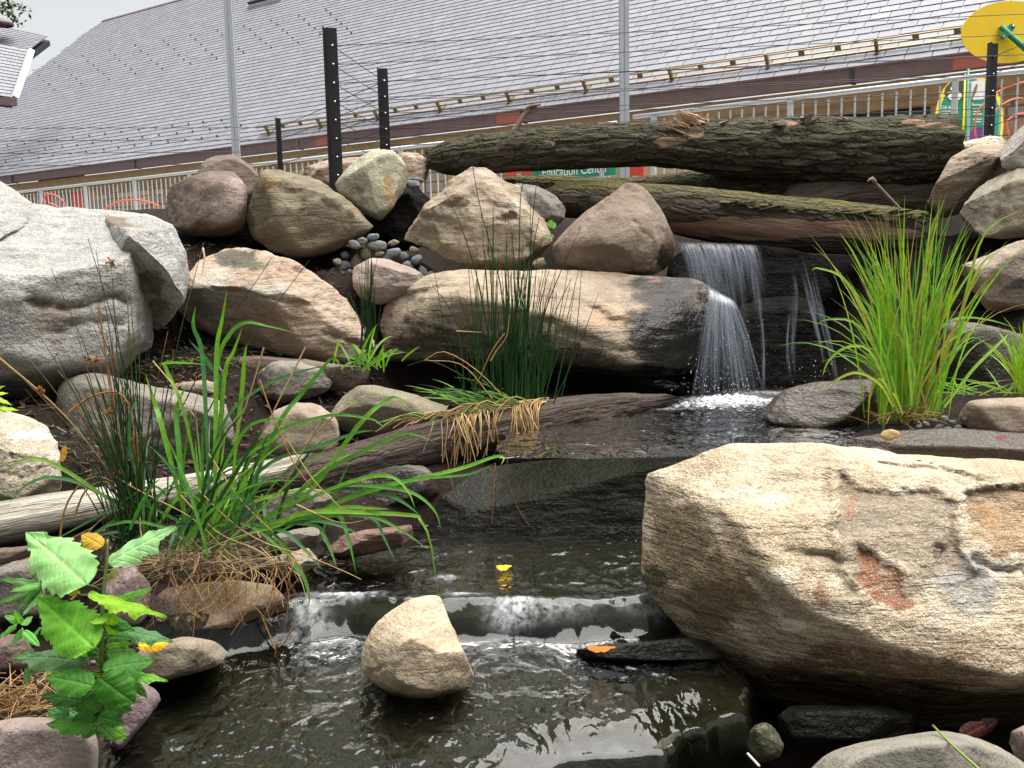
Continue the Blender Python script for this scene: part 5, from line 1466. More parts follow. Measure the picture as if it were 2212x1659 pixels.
def plate(name, outline, th, mat, parent=None, smooth=False):
    """flat board: world outline points (coplanar), thickness away from the viewer"""
    q = np.array(outline); n = len(q)
    nr = np.cross(q[1] - q[0], q[n // 2] - q[0]); nr /= np.linalg.norm(nr)
    if nr @ (CO - q.mean(0)) < 0: nr = -nr
    v = list(q) + list(q - nr * th)
    f = [tuple(range(n)), tuple(range(2 * n - 1, n - 1, -1))] + [(i, i + n, (i + 1) % n + n, (i + 1) % n) for i in range(n)]
    return mk(name, v, f, mat, parent, smooth), nr
# green entrance board glimpsed between the logs
XR = -RA * np.array([1, 1, 0]); XR /= np.linalg.norm(XR)
eo = Pf(1300, 440, 12.2)
ed = empty('green_sign_board', eo - UP * 1.0, 'green sign board with white lettering glimpsed between the logs', 'sign')
ew = np.linalg.norm(on_plane(1504, 437, eo, RN) - eo)
mb = MB(); mb.box(eo + XR * ew / 2 + UP * .18, XR, RN, UP, ew / 2, .015, .20); mb.build('board', M_GRN, ed)
front = -RN if (-RN) @ (CO - eo) > 0 else RN
put_text('Education Center', eo + XR * (ew * .13) + UP * .025 + front * .02, XR, UP, .175, M_WHT, ed, sx=.78)
mb = MB(); mb.box(eo + XR * ew * .15 - UP * .5, XR, RN, UP, .03, .03, .55); mb.build('leg', M_GALV, ed)
mb = MB(); mb.box(eo + XR * ew * .85 - UP * .5, XR, RN, UP, .03, .03, .55); mb.build('leg', M_GALV, ed)
# red panels near it
for (x0, x1, y0, y1, d, lab) in ((1538, 1573, 312, 452, 11.4, 'red painted upright panel just right of the tall middle pole'), (1238, 1306, 402, 446, 12.6, 'red panel low behind the logs left of the green board')):
    q0 = Pf(x0, y1, d); q1 = on_plane(x1, y1, q0, RN); hh = (Pf(x0, y0, d)[2] - q0[2])
    w = np.linalg.norm(q1 - q0)
    rp_ = empty('red_panel', q0 - UP * .5, lab, 'panel')
    mb = MB(); mb.box(q0 + XR * w / 2 + UP * hh / 2, XR, RN, UP, w / 2, .02, hh / 2); mb.build('sheet', M_RED, rp_)
    mb = MB(); mb.box(q0 + XR * w / 2 - UP * .3 + RN * .04, XR, RN, UP, .03, .015, .4); mb.build('leg', M_GALV, rp_)
q0 = Pf(1770, 402, 11.8); 
gb = empty('green_notice', q0 - UP * .4, 'small green and red notice glimpsed under the big log', 'sign')
mb = MB(); mb.box(q0 + XR * .22, XR, RN, UP, .22, .012, .05); mb.build('board', flat('bright_green_paint', (0.03, 0.42, 0.10), .5), gb)
mb = MB(); mb.box(q0 + XR * -.05 - UP * .09, XR, RN, UP, .22, .012, .035); mb.build('red_strip', M_RED, gb)
mb = MB(); mb.box(q0 + XR * .1 - UP * .3 + RN * .03, XR, RN, UP, .02, .01, .3); mb.build('leg', M_GALV, gb)
# yellow oval sign seen from behind
YO = Pf(2462, 78, 8.6)
yx = np.array([1, .05, .03]); yx /= np.linalg.norm(yx); yz = np.array([-.03, 0, 1.0])
ys_ = empty('yellow_oval_sign', YO - UP * 1.2, 'yellow oval sign seen from behind with a green bracket, top right corner', 'sign')
ol = [YO + yx * math.cos(t_) * .44 + yz * math.sin(t_) * .272 for t_ in np.linspace(0, 2 * math.pi, 72, endpoint=False)]
yo, ynr = plate('oval_board', ol, .012, M_YEL, ys_)
mb = MB()
q = [Pf(2443, 64, 8.56), Pf(2560, 172, 8.56)]
mb.tube(q, .026, 14); pole = mb.build('green_pole', M_GRN, ys_, True)
ax = (q[1] - q[0]) / np.linalg.norm(q[1] - q[0]); cr = np.cross(ax, ynr); cr /= np.linalg.norm(cr)
cc = q[0] + ax * .075
ol = [cc + cr * s * .075 + ax * c_ + ynr * .018 for s, c_ in ((-1, -.022), (-.7, -.03), (.7, -.03), (1, -.022), (1.12, 0), (1, .022), (.7, .03), (-.7, .03), (-1, .022), (-1.12, 0))]
plate('clamp', ol, .012, M_GRN, ys_)
for s in (-1, 1):
    mb = MB(); c = cc + cr * s * .062 + ynr * .02; mb.tube([c, c + ynr * .012], .011, 8); mb.build('bolt', M_BOLT, ys_, True)
for (x, y) in ((2352, 75), (2470, 11), (2447, 143)):
    mb = MB(); c = Pf(x, y, 8.6) + ynr * .001; mb.tube([c, c + ynr * .006], .006, 8); mb.build('bolt', M_BOLT, ys_, True)
# two duck panels
dk = empty('duck_sign', Pf(2358, 420, 11.2), 'pair of green duck information panels with yellow edges behind the railing', 'sign')
D_ = 11.2
left = [(2356, 184), (2340, 187), (2322, 197), (2305, 216), (2292, 245), (2285, 275), (2283, 305), (2286, 345), (2296, 385), (2312, 410), (2356, 420)]
right = [(2363, 184), (2385, 185), (2405, 192), (2424, 208), (2440, 235), (2448, 270), (2450, 305), (2446, 345), (2436, 385), (2420, 410), (2363, 420)]
for side, pts in (('left', left), ('right', right)):
    cx = sum(p[0] for p in pts) / len(pts); cy = sum(p[1] for p in pts) / len(pts)
    bo, nr = plate('panel', [Pf(x, y, D_) for x, y in pts], .02, M_YEL, dk)
    sg = 1 if side == 'left' else -1
    ins = [(x + (7 * sg if abs(x - (2356 if sg > 0 else 2363)) > 2 else -2 * sg), y + (7 if y < 250 else (0 if y < 380 else -7))) for x, y in pts]
    gfc, _ = plate('green_face', [Pf(x, y, D_ - .004) for x, y in ins], .003, M_GRN, bo)
    x0, x1 = (2297, 2352) if sg > 0 else (2367, 2438)
    # purple foot
    pp_ = [(x0, 352), (x0 + (x1 - x0) * .25, 330), (x0 + (x1 - x0) * .6, 320), (x1, 326), (x1, 398), (x0 + 12, 398)]
    if sg < 0: pp_ = [(2366, 326), (2380, 312), (2400, 310), (2420, 320), (2436, 350), (2428, 392), (2366, 398)]
    plate('purple_band', [Pf(x, y, D_ - .010) for x, y in pp_], .003, M_PUR, bo)
    # picture of a white bird
    if sg > 0:
        pic = [(2308, 214), (2322, 199), (2340, 192), (2351, 191), (2351, 244), (2335, 246), (2318, 240), (2306, 228)]
        plate('picture', [Pf(x, y, D_ - .010) for x, y in pic], .002, flat('dark_photo_print', (0.045, 0.045, 0.025), .5, var=.4, scale=60), bo)
        duck = [(2319, 243), (2313, 237), (2317, 231), (2324, 228), (2323, 221), (2320, 217), (2322, 213), (2327, 211), (2332, 213), (2334, 219), (2333, 225), (2340, 224), (2347, 228), (2349, 236), (2343, 243), (2332, 246)]
        plate('white_bird_print', [Pf(x, y, D_ - .015) for x, y in duck], .002, M_WHT, bo)
        plate('beak_print', [Pf(x, y, D_ - .015) for x, y in ((2320, 222), (2311, 226), (2313, 228), (2322, 226))], .002, flat('beak_orange_print', (0.65, 0.28, 0.03), .5), bo)
    else:
        plate('picture', [Pf(x, y, D_ - .010) for x, y in ((2367, 200), (2390, 195), (2410, 200), (2425, 215), (2425, 232), (2400, 242), (2378, 244), (2367, 240))], .002, flat('pale_photo_print', (0.60, 0.60, 0.60), .5, var=.1), bo)
        plate('brown_bird_print', [Pf(x, y, D_ - .015) for x, y in ((2385, 204), (2387, 207), (2384, 222), (2378, 234), (2374, 243), (2371, 243), (2374, 230), (2379, 214))], .002, flat('brown_bird_ink', (0.20, 0.11, 0.05), .5), bo)
    tx = np.array([1, 0, 0.0]); 
    px_ = 2296 if sg > 0 else 2373
    fx = CR @ np.array([1.0, 0, 0]); fu = CR @ np.array([0, 1.0, 0])
    put_text('Call duck' if sg > 0 else 'Runner duck', Pf(px_, 265 if sg > 0 else 258, D_ - .012), fx, fu, .05 if sg > 0 else .04, M_WHT, bo, sx=.95)
    mb = MB()
    rl = random.Random(2)
    for k in range(6):
        y = 271 + k * 6.2 - (5 if sg < 0 else 0)
        c = Pf(px_ + 13 + rl.uniform(-2, 1), y, D_ - .012)
        mb.box(c, fx, fu, np.cross(fx, fu), .055 * rl.uniform(.7, 1.1), .004, .001)
    mb.build('small_print', M_WHT, bo)['kind'] = 'stuff'
mb = MB(); q = Pf(2359, 300, D_ - .02); mb.tube([q - UP * 1.2, q + UP * .62], .014, 10); mb.build('post', M_GRN, dk, True)
mb = MB(); q = Pf(2352, 300, D_ - .03); mb.tube([q - UP * 1.0, q + UP * .56], .009, 8); mb.build('yellow_edge', M_YEL, dk, True)

# ------------------------------------------------------------------ black posts and cables of the enclosure fence
fen = empty('cable_fence', Pf(1500, 430, 6.5) * np.array([1, 1, 0]) + UP * 1.2, 'fence of black angle iron posts strung with thin dark cables', 'fence')
PT = {}
def fpost(key, x, ytop, d, yaw, w, nh, hole0, bolts=True, wflange=.055, zb=1.15):
    top = Pf(x, ytop, d)
    ax = np.array([math.cos(yaw), math.sin(yaw), 0]); ay = np.array([-math.sin(yaw), math.cos(yaw), 0])
    if ay[1] < 0: ay = -ay
    mb = MB(); H = top[2] - zb
    # L section: broad face plus a flange towards the viewer on the left
    for (cx, cy, hx, hy) in ((w / 2, 0, w / 2, .004), (0, -wflange / 2, .004, wflange / 2)):
        mb.box(np.array([top[0], top[1], zb + H / 2]) + ax * (cx - w / 2 * 0) + ay * cy, ax, ay, UP, hx, hy, H / 2)
    po = mb.build('post', M_BLACK, fen)
    hs_ = []
    for k in range(nh):
        zc = top[2] - hole0 - k * .116
        c = np.array([top[0], top[1], zc]) + ax * w * .62
        hs_.append(c)
        if bolts:
            m2 = MB(); m2.tube([c - ay * .004, c - ay * .013], .0075, 8); m2.build('bolt', M_BOLT, po, True)
    PT[key] = hs_
    return po
fpost('p1', 790, 68, 6.0, .1, .082, 8, .11)
fpost('p2', 922, 167, 6.95, .1, .072, 6, .09, zb=1.5)
fpost('p3', 2412, 106, 6.5, .05, .072, 6, .09, wflange=.05)
fpost('p0', 672, 288, 9.2, .3, .05, 4, .09, bolts=False, wflange=.07)
def cable(a, b, sag=.004):
    a, b = np.asarray(a), np.asarray(b)
    t_ = np.linspace(0, 1, 9)[:, None]
    q = a * (1 - t_) + b * t_ - UP * sag * 4 * t_ * (1 - t_)
    mb = MB(); mb.tube(q, .0023 + .00035 * max(0, float(depth_of((a + b) / 2)) - 6), 6); mb.build('cable', M_WIRE, fen, True)
def off(c, d): return c + np.asarray(d)
# nearer run: corner post to a post beyond the right edge
for k, c in enumerate(PT['p1']):
    zt = c[2]
    cable(c, np.array([5.2, 5.55, zt]))
# back run
for k, c in enumerate(PT['p2']):
    cable(c, PT['p3'][k])
    if k < len(PT['p1']): cable(PT['p1'][k], c)
    if k < 4: cable(PT['p0'][k], c)
for k in range(4):
    cable(PT['p0'][k], PT['p0'][k] + np.array([-8.5, -1.2, -.0]))
# side run rising to the near right
for k, c in enumerate(PT['p3']):
    cable(c, np.array([3.35, 4.6, c[2] + .02]))

# ------------------------------------------------------------------ leafy branch in the top left corner
rng = random.Random(12)
br = empty('tree_branch', Pf(-60, 30, 9.0), 'green leafy branch hanging into the top left corner', 'branch')
mb = MB(); lf = MB()
tips = [((-120, -10), (20, 8), (68, 30)), ((-100, 10), (10, 28), (50, 60)), ((-100, -20), (0, 5), (40, 12)), ((-90, 20), (0, 18), (30, 38))]
for t_ in tips:
    q = spline([Pf(x, y, 9.0 + rng.uniform(-.1, .1)) for x, y in t_], 14)
    mb.tube(q, np.linspace(.008, .002, 14), 5)
    for k in range(4, 14):
        for _ in range(5 if t_[2][0] < 60 else 4):
            c = q[k] + np.array([rng.gauss(0, .022) for _ in range(3)])
            a = np.array([rng.gauss(0, 1) for _ in range(3)]); a /= np.linalg.norm(a)
            b_ = np.cross(a, [rng.gauss(0, 1), rng.gauss(0, 1), 1]); b_ /= np.linalg.norm(b_)
            l = rng.uniform(.018, .034)
            lf.add([c - a * l, c + b_ * l * .4 + a * l * .1, c + a * l, c - b_ * l * .4 + a * l * .1], [(0, 1, 2, 3)])
mb.build('twig', M_TWIG, br, True)
lf.build('leaves', flat('tree_leaf', (0.07, 0.13, 0.035), .55, var=.35, scale=3), br)['kind'] = 'stuff'
# ------------------------------------------------------------------ plants
def leafmat(name, rough=.5, trans=.35, vein=False):
    t = NT(name)
    at = t.n('Attribute', attribute_name='col').outputs['Color']
    co = t.coords(False)
    n = t.noise(co, 45, 3, .6)
    c = t.mix(1.0, at, t.ramp(n, [(.25, (.72, .72, .72)), (.75, (1.25, 1.25, 1.2))]), 'MULTIPLY')
    h = n
    if vein:
        vn = t.n('Attribute', attribute_name='vein').outputs['Fac']
        c = t.mix(t.math('MULTIPLY', vn, .55), c, t.mix(1.0, c, (1.7, 1.6, 1.9), 'MULTIPLY'))
        h = t.math('SUBTRACT', t.math('MULTIPLY', n, .4), vn)
    b = t.n('BsdfPrincipled', {'Base Color': c, 'Roughness': rough})
    b.inputs['Specular IOR Level'].default_value = .25
    t.link(t.bump(h, .7, .003), b.inputs['Normal'])
    tr = t.n('BsdfTranslucent', {'Color': t.mix(1.0, c, (1.5, 1.7, .6), 'MULTIPLY')})
    m = t.n('MixShader', {0: trans, 1: b.outputs[0], 2: tr.outputs[0]})
    t.link(m.outputs[0], t.out.inputs['Surface'])
    return t.m
M_BLADE = leafmat('grass_blade', .45, .42)
M_STRAW = leafmat('dry_straw', .75, .15)
M_LEAF = leafmat('broad_leaf', .62, .34, True)

def jit(c, rng, a=.18):
    k = 1 + rng.uniform(-a, a)
    return tuple(max(0, x * k * (1 + rng.uniform(-.08, .08))) for x in c)

def bladev(pts, w, n=12, fold=.3, tip=True, face=None, base_w=.6):
    """flat folded blade along pts; w widest width"""
    q = spline(pts, n)
    t = np.gradient(q, axis=0); t /= np.linalg.norm(t, axis=1)[:, None] + 1e-9
    vd = (CO - q); vd /= np.linalg.norm(vd, axis=1)[:, None]
    if face is None: face = np.array([.25, -.5, .8])
    nr = vd * .55 + face / np.linalg.norm(face) * .6
    sd = np.cross(t, nr); sd /= np.linalg.norm(sd, axis=1)[:, None] + 1e-9
    up = np.cross(sd, t)
    s = np.linspace(0, 1, n)
    ww = w * np.minimum(base_w + (1 - base_w) * np.minimum(1, s * 4), 1.0) * np.where(s > .45, np.maximum(0.02, (1 - ((s - .45) / .55) ** 1.7)), 1.0) * .5
    v = np.empty((n, 3, 3))
    v[:, 0] = q + sd * ww[:, None] + up * (ww * fold)[:, None]
    v[:, 1] = q
    v[:, 2] = q - sd * ww[:, None] + up * (ww * fold)[:, None]
    f = []
    for k in range(n - 1):
        a = k * 3
        f += [(a, a + 1, a + 4, a + 3), (a + 1, a + 2, a + 5, a + 4)]
    return v.reshape(-1, 3), f

def stemv(pts, r0, r1, n=10, m=4):
    q = spline(pts, n)
    return tubev(q, np.linspace(r0, r1, n), m, False)

def grow(base, az, lean, L, droop, rng, n=8, kink=None):
    """points of a blade leaving base, lean from vertical, bending over by droop (radians in all)"""
    q = [np.asarray(base, float)]
    a = lean
    for k in range(n - 1):
        s = k / (n - 1)
        if kink is not None and abs(s - kink[0]) < .5 / (n - 1): a += kink[1]
        dr = np.array([math.cos(az) * math.sin(a), math.sin(az) * math.sin(a), math.cos(a)])
        q.append(q[-1] + dr * L / (n - 1))
        a += droop / (n - 1) * (0.4 + 1.4 * s)
    return q

class Tuft:
    def __init__(s, name, label, loc, cat, mat=M_BLADE, big=40, group=None):
        s.e = empty(name, loc, label, cat, group); s.items = []; s.mat = mat; s.big = big
    def add(s, v, f, col, size, tipcol=None):
        v = np.asarray(v)
        c = np.tile(np.array([*col, 1.0]), (len(v), 1))
        if tipcol is not None:
            n = len(v); k = sst(.62, 1.0, np.arange(n) / n)[:, None]
            c[:, :3] = c[:, :3] * (1 - k) + np.array(tipcol) * k
        s.items.append((size, v, f, c))
    def done(s, part='blade', rest='fine_blades'):
        s.items.sort(key=lambda i: -i[0])
        for (z, v, f, c) in s.items[:s.big]:
            mk(part, v, f, s.mat, s.e, True, {'col': c})
        if len(s.items) > s.big:
            V, F, C = [], [], []
            n = 0
            for (z, v, f, c) in s.items[s.big:]:
                V.append(v); C.append(c); F += [tuple(i + n for i in q) for q in f]; n += len(v)
            mk(rest, np.vstack(V), F, s.mat, s.e, True, {'col': np.vstack(C)})['kind'] = 'stuff'
        return s.e

G1, G2, G3, GD = (0.15, 0.31, 0.028), (0.23, 0.40, 0.032), (0.09, 0.22, 0.042), (0.020, 0.060, 0.015)
YG, TAN_, BRN = (0.27, 0.36, 0.03), (0.38, 0.25, 0.11), (0.17, 0.085, 0.035)
rng = random.Random(21)

# bright sedge on the right
T = Tuft('sedge_tuft', 'bright green sedge tuft on the right bank beside the waterfall', P(1965, 910, 3.85), 'grass', big=70)
for i in range(185):
    a = rng.gauss(0, 1)
    bx = 1955 + a * 30 + rng.uniform(-20, 55) * .6
    b = P(bx, 908 + rng.uniform(-12, 8), 3.85 + rng.uniform(-.08, .1))
    out = (bx - 1965) / 60.0
    az = math.pi / 2 * (1 - np.clip(out, -1, 1)) + rng.uniform(-1.3, 1.3)
    if rng.random() < .6: az = (0 if out + rng.gauss(.05, .6) > 0 else math.pi) + rng.uniform(-.7, .7)
    L = rng.uniform(.5, 1.0) * (1 - .1 * abs(a))
    lean = abs(rng.gauss(.06, .15)); dro = abs(rng.gauss(.3, .42))
    if rng.random() < .14: lean += .25; dro += 1.2; L *= .75
    q = grow(b, az, lean, L, dro, rng)
    c = jit(rng.choice([G1, G1, G2, G3, G2, YG] if rng.random() < .95 else [TAN_]), rng)
    v, f = bladev(q, rng.uniform(.0045, .009), 10, .35)
    T.add(v, f, c, L, BRN if rng.random() < .12 else None)
for pts, d in (([(1945, 880), (1900, 740), (1830, 610), (1770, 580), (1752, 585)], 3.75), ([(1930, 870), (1905, 780), (1850, 700), (1790, 690), (1766, 700)], 3.7), ([(1925, 860), (1880, 760), (1830, 750), (1790, 780), (1776, 815)], 3.7),
               ([(1930, 880), (1900, 830), (1850, 805), (1800, 825), (1770, 850)], 3.65), ([(1980, 880), (2010, 740), (2060, 690), (2130, 690), (2200, 710)], 3.75), ([(1990, 880), (2060, 760), (2090, 620), (2130, 500), (2212, 450)], 3.8),
               ([(2000, 880), (2060, 720), (2100, 610), (2130, 560), (2170, 540)], 3.8), ([(1975, 880), (1985, 700), (2005, 520), (2040, 430)], 3.85), ([(1950, 880), (1910, 700), (1850, 560), (1812, 500)], 3.8), ([(2040, 880), (2100, 800), (2160, 740), (2180, 720)], 3.7), ([(1940, 890), (1905, 820), (1880, 850), (1875, 930)], 3.68), ([(1950, 895), (1930, 850), (1912, 880), (1905, 940)], 3.66), ([(1970, 880), (1962, 760), (1955, 690)], 3.7), ([(1965, 885), (1975, 800), (1945, 730), (1930, 720)], 3.7)):
    v, f = bladev([P(x, y, d + .1 * k / len(pts)) for k, (x, y) in enumerate(pts)], .012, 16, .35)
    T.add(v, f, jit(rng.choice([G1, G2, YG]), rng), 2.0)
T.done()
# dead thatch at its foot
T = Tuft('dead_thatch', 'reddish dead stems lying at the foot of the bright sedge tuft', P(1965, 925, 3.75), 'straw', M_STRAW, big=0)
for i in range(70):
    b = P(1960 + rng.gauss(0, 45), 905 + rng.uniform(-8, 12), 3.8 + rng.uniform(-.1, .1))
    v, f = stemv(grow(b, rng.uniform(0, 6.3), rng.uniform(.9, 1.5), rng.uniform(.06, .2), rng.uniform(.3, 1.0), rng, 6), .0025, .001, 6, 3)
    T.add(v, f, jit(rng.choice([BRN, TAN_, (0.10, 0.045, 0.02)]), rng), .1)
T.done(rest='stems')
T = Tuft('sedge_tuft', 'small yellow green grass tuft at the right edge', P(2225, 850, 3.95), 'grass', big=16)
for i in range(34):
    b = P(2215 + rng.gauss(0, 10), 850 + rng.uniform(-4, 6), 3.95 + rng.uniform(-.04, .04))
    q = grow(b, rng.uniform(1.5, 4.8), abs(rng.gauss(.15, .25)), rng.uniform(.15, .36), abs(rng.gauss(.4, .5)), rng)
    v, f = bladev(q, rng.uniform(.006, .01), 9); T.add(v, f, jit(rng.choice([YG, G2]), rng), rng.random())
for i in range(26):
    b = P(2100 + rng.uniform(-40, 110), 850 + rng.uniform(-12, 6), 3.95)
    q = grow(b, rng.uniform(-.5, 3.6), rng.uniform(1.0, 1.5), rng.uniform(.1, .28), .3, rng)
    v, f = bladev(q, .006, 8); T.add(v, f, jit(G1, rng), rng.random() * .5)
T.done()

# rush clump in the middle
T = Tuft('rush_clump', 'tall dark green rush clump growing on the black log in the middle', P(1110, 880, 4.15), 'rushes', big=60)
for i in range(112):
    bx = 1100 + rng.gauss(0, 42)
    b = P(bx, 878 + rng.uniform(-10, 8), 4.15 + rng.uniform(-.07, .07))
    L = rng.choice([rng.uniform(.5, .72), rng.uniform(.35, .6), rng.uniform(.55, .95) if abs(bx - 1090) < 45 else .5])
    tipx = bx + (bx - 1095) * rng.uniform(-.2, .9) + rng.gauss(0, 22)
    h = L / 4.15 * FPX
    tip = P(tipx, 878 - h, 4.15 + rng.uniform(-.12, .12))
    mid = (b + tip) / 2 + np.array([rng.gauss(0, .012), rng.gauss(0, .01), 0])
    v, f = stemv([b, mid, tip], .0032, .0010, 8, 4)
    T.add(v, f, jit(rng.choice([GD, GD, (0.018, 0.085, 0.02), (0.035, 0.10, 0.02)]), rng, .3), L, BRN if rng.random() < .2 else None)
for pts in ([(1090, 860), (1085, 640), (1040, 460), (1018, 345)], [(1120, 860), (1140, 640), (1150, 480), (1165, 345)], [(1150, 860), (1170, 700), (1210, 590), (1255, 490)], [(1150, 860), (1190, 700), (1235, 600)], [(1075, 860), (1040, 640), (1000, 500), (962, 415)],
            [(1080, 870), (1000, 720), (960, 650), (935, 620)], [(1170, 860), (1180, 760), (1190, 690)], [(1105, 860), (1120, 600), (1125, 420), (1140, 390)], [(1085, 870), (1060, 600), (1052, 480)], [(1130, 860), (1150, 560), (1165, 470)], [(1060, 880), (1010, 820), (930, 780), (880, 790)], [(1060, 885), (990, 840), (900, 850)], [(1060, 885), (1000, 855), (930, 880), (880, 905)]):
    v, f = stemv([P(x, y, 4.12) for x, y in pts], .0034, .0012, 14, 4)
    T.add(v, f, jit(GD, rng), 2)
for pts in ([(1100, 870), (1030, 800), (960, 760), (917, 778)], [(1090, 720), (1062, 760), (1030, 830)], [(1070, 870), (1000, 790), (920, 778)], [(1060, 780), (1072, 758), (1095, 725), (1100, 680)], [(985, 715), (1040, 718)]):
    v, f = stemv([P(x, y, 4.05) for x, y in pts], .003, .0015, 10, 4); T.add(v, f, jit(TAN_, rng), 1.5)
for i in range(46):       # flopped blades at its foot
    b = P(1080 + rng.gauss(0, 40), 878 + rng.uniform(-8, 8), 4.1)
    q = grow(b, rng.uniform(2.3, 4.2), rng.uniform(.9, 1.4), rng.uniform(.15, .34), rng.uniform(.2, .8), rng)
    v, f = bladev(q, .006, 9); T.add(v, f, jit(rng.choice([G1, G3, GD]), rng), .2)
T.done('stem', 'fine_stems')
T = Tuft('hanging_straw', 'pale dead straw hanging over the black log below the rush clump', P(1080, 960, 4.05), 'straw', M_STRAW, big=26)
for i in range(86):
    x0 = rng.choice([rng.uniform(1110, 1172), rng.uniform(940, 1110), rng.uniform(990, 1080)])
    y0 = 880 + (1110 - x0) * .16 + rng.uniform(-6, 6)
    d = float(np.interp(x0, [880, 1040, 1200], [3.85, 4.0, 4.2])) - .085
    dx = rng.gauss(-14, 22); ln = rng.uniform(40, 110)
    q = [P(x0 + 24, y0 - 8, d + .10), P(x0, y0 - 4, d + .02), P(x0 + dx * .3, y0 + ln * .3, d - .03), P(x0 + dx, y0 + ln, d - .04)]
    v, f = stemv(q, .0034, .0022, 9, 4); T.add(v, f, jit(rng.choice([TAN_, (0.45, 0.32, 0.16), (0.28, 0.18, 0.085)]), rng), ln)
for i in range(40):
    x0 = rng.uniform(900, 1150); y0 = 880 + (1110 - x0) * .16
    dl = lambda x: float(np.interp(x, [720, 880, 1040, 1200], [3.72, 3.85, 4.0, 4.2])) - .08
    q = [P(x0, y0 - 4, dl(x0)), P(x0 - 40, y0 - 10 + rng.uniform(-8, 8), dl(x0 - 40)), P(x0 - 90 + rng.uniform(-20, 20), y0 + rng.uniform(0, 26), dl(x0 - 90))]
    v, f = stemv(q, .003, .002, 8, 4); T.add(v, f, jit(rng.choice([TAN_, G3, (0.28, 0.18, 0.085)]), rng), 20)
for pts in ([(1100, 960), (1095, 1030), (1120, 1100), (1143, 1135)], [(1070, 1000), (1066, 1080), (1062, 1132)], [(960, 960), (975, 1040), (990, 1090)]):
    v, f = stemv([P(x, y, 3.5 if y > 1000 else 3.55) for x, y in pts], .0025, .002, 10, 4); T.add(v, f, jit((0.16, 0.08, 0.04), rng), 90)
T.done('stem', 'fine_stems')
T = Tuft('rush_clump', 'thin rush clump between the two broad boulders', P(790, 770, 4.5), 'rushes', big=14)
for i in range(34):
    bx = 795 + rng.gauss(0, 12)
    tipx = 790 + rng.gauss(0, 16); ty = rng.uniform(520, 690)
    v, f = stemv([P(bx, 778, 4.5), P((bx + tipx) / 2 + rng.gauss(0, 3), (778 + ty) / 2, 4.5), P(tipx, ty, 4.5 + rng.uniform(-.05, .05))], .003, .001, 8, 4)
    T.add(v, f, jit(GD, rng, .3), 778 - ty)
for i in range(26):
    b = P(800 + rng.gauss(0, 30), 785 + rng.uniform(-6, 20), 4.35)
    v, f = bladev(grow(b, rng.uniform(0, 6.3), rng.uniform(.2, 1.0), rng.uniform(.08, .24), rng.uniform(.4, 1.4), rng), .010, 9); T.add(v, f, jit(rng.choice([G1, G3]), rng), 60)
T.done('stem', 'fine_stems')

# rushes on the left bank
T = Tuft('rush_clump', 'dark rushes with brown tips fanning out on the left bank', P(300, 1170, 2.85), 'rushes', big=60)
tips = [(190, 515, 0), (208, 545, 0), (240, 560, 0), (268, 560, 1), (185, 640, 1), (110, 580, 0), (45, 665, 1), (0, 770, 1), (35, 740, 0), (135, 810, 0), (440, 525, 1), (588, 556, 0), (668, 562, 0), (300, 700, 0), (320, 740, 0), (242, 640, 0), (262, 760, 0), (400, 800, 0), (160, 900, 0), (225, 740, 0), (280, 620, 1), (125, 800, 1)]
for i in range(95):
    if i < len(tips): tx, ty, br_ = tips[i]
    else:
        tx, ty, br_ = rng.gauss(235, 75), rng.uniform(700, 1000), rng.random() < .25
    bx, by = 300 + rng.gauss(0, 28), 1165 + rng.uniform(-25, 30)
    d = 2.85 + rng.uniform(-.1, .1)
    lean = rng.uniform(.35, .6)
    q = [P(bx, by, d), P(bx + (tx - bx) * .30, by + (ty - by) * .38, d), P(bx + (tx - bx) * (.62), by + (ty - by) * .7, d), P(tx, ty, d + rng.uniform(-.1, .1))]
    v, f = stemv(q, .0030, .0009, 14, 4)
    T.add(v, f, jit(rng.choice([(0.018, 0.045, 0.012), (0.025, 0.06, 0.014), (0.035, 0.075, 0.018)]), rng, .3), abs(by - ty), (0.28, 0.12, 0.05) if br_ else BRN if rng.random() < .4 else None)
for pts in ([(213, 660), (228, 760), (250, 890), (272, 1010)], [(0, 775), (90, 850), (160, 920), (230, 1010)], [(150, 890), (200, 855), (260, 850), (290, 910), (300, 1000)], [(125, 1200), (140, 1100), (175, 1045), (215, 1030), (260, 1050)], [(160, 1115), (185, 1060), (225, 1040), (250, 1060)], [(285, 945), (300, 1020), (320, 1110)], [(0, 1225), (80, 1200), (140, 1170), (200, 1140)]):
    v, f = stemv([P(x, y, 2.82) for x, y in pts], .0036, .0018, 14, 4); T.add(v, f, jit(rng.choice([TAN_, (0.36, 0.19, 0.08)]), rng), 300)
# brown seed heads on the stems
for (x, y) in ((232, 890), (85, 843), (90, 848), (290, 950), (250, 1020), (240, 565), (210, 778), (186, 775), (252, 1025), (280, 1100)):
    c = P(x, y, 2.80)
    for k in range(9):
        dv_ = np.array([rng.gauss(0, 1) for _ in range(3)]); dv_ /= np.linalg.norm(dv_)
        v, f = stemv([c, c + dv_ * .006, c + dv_ * rng.uniform(.010, .018)], .0022, .003, 4, 4); T.add(v, f, jit((0.30, 0.13, 0.05), rng), 1)
T.done('stem', 'fine_stems')

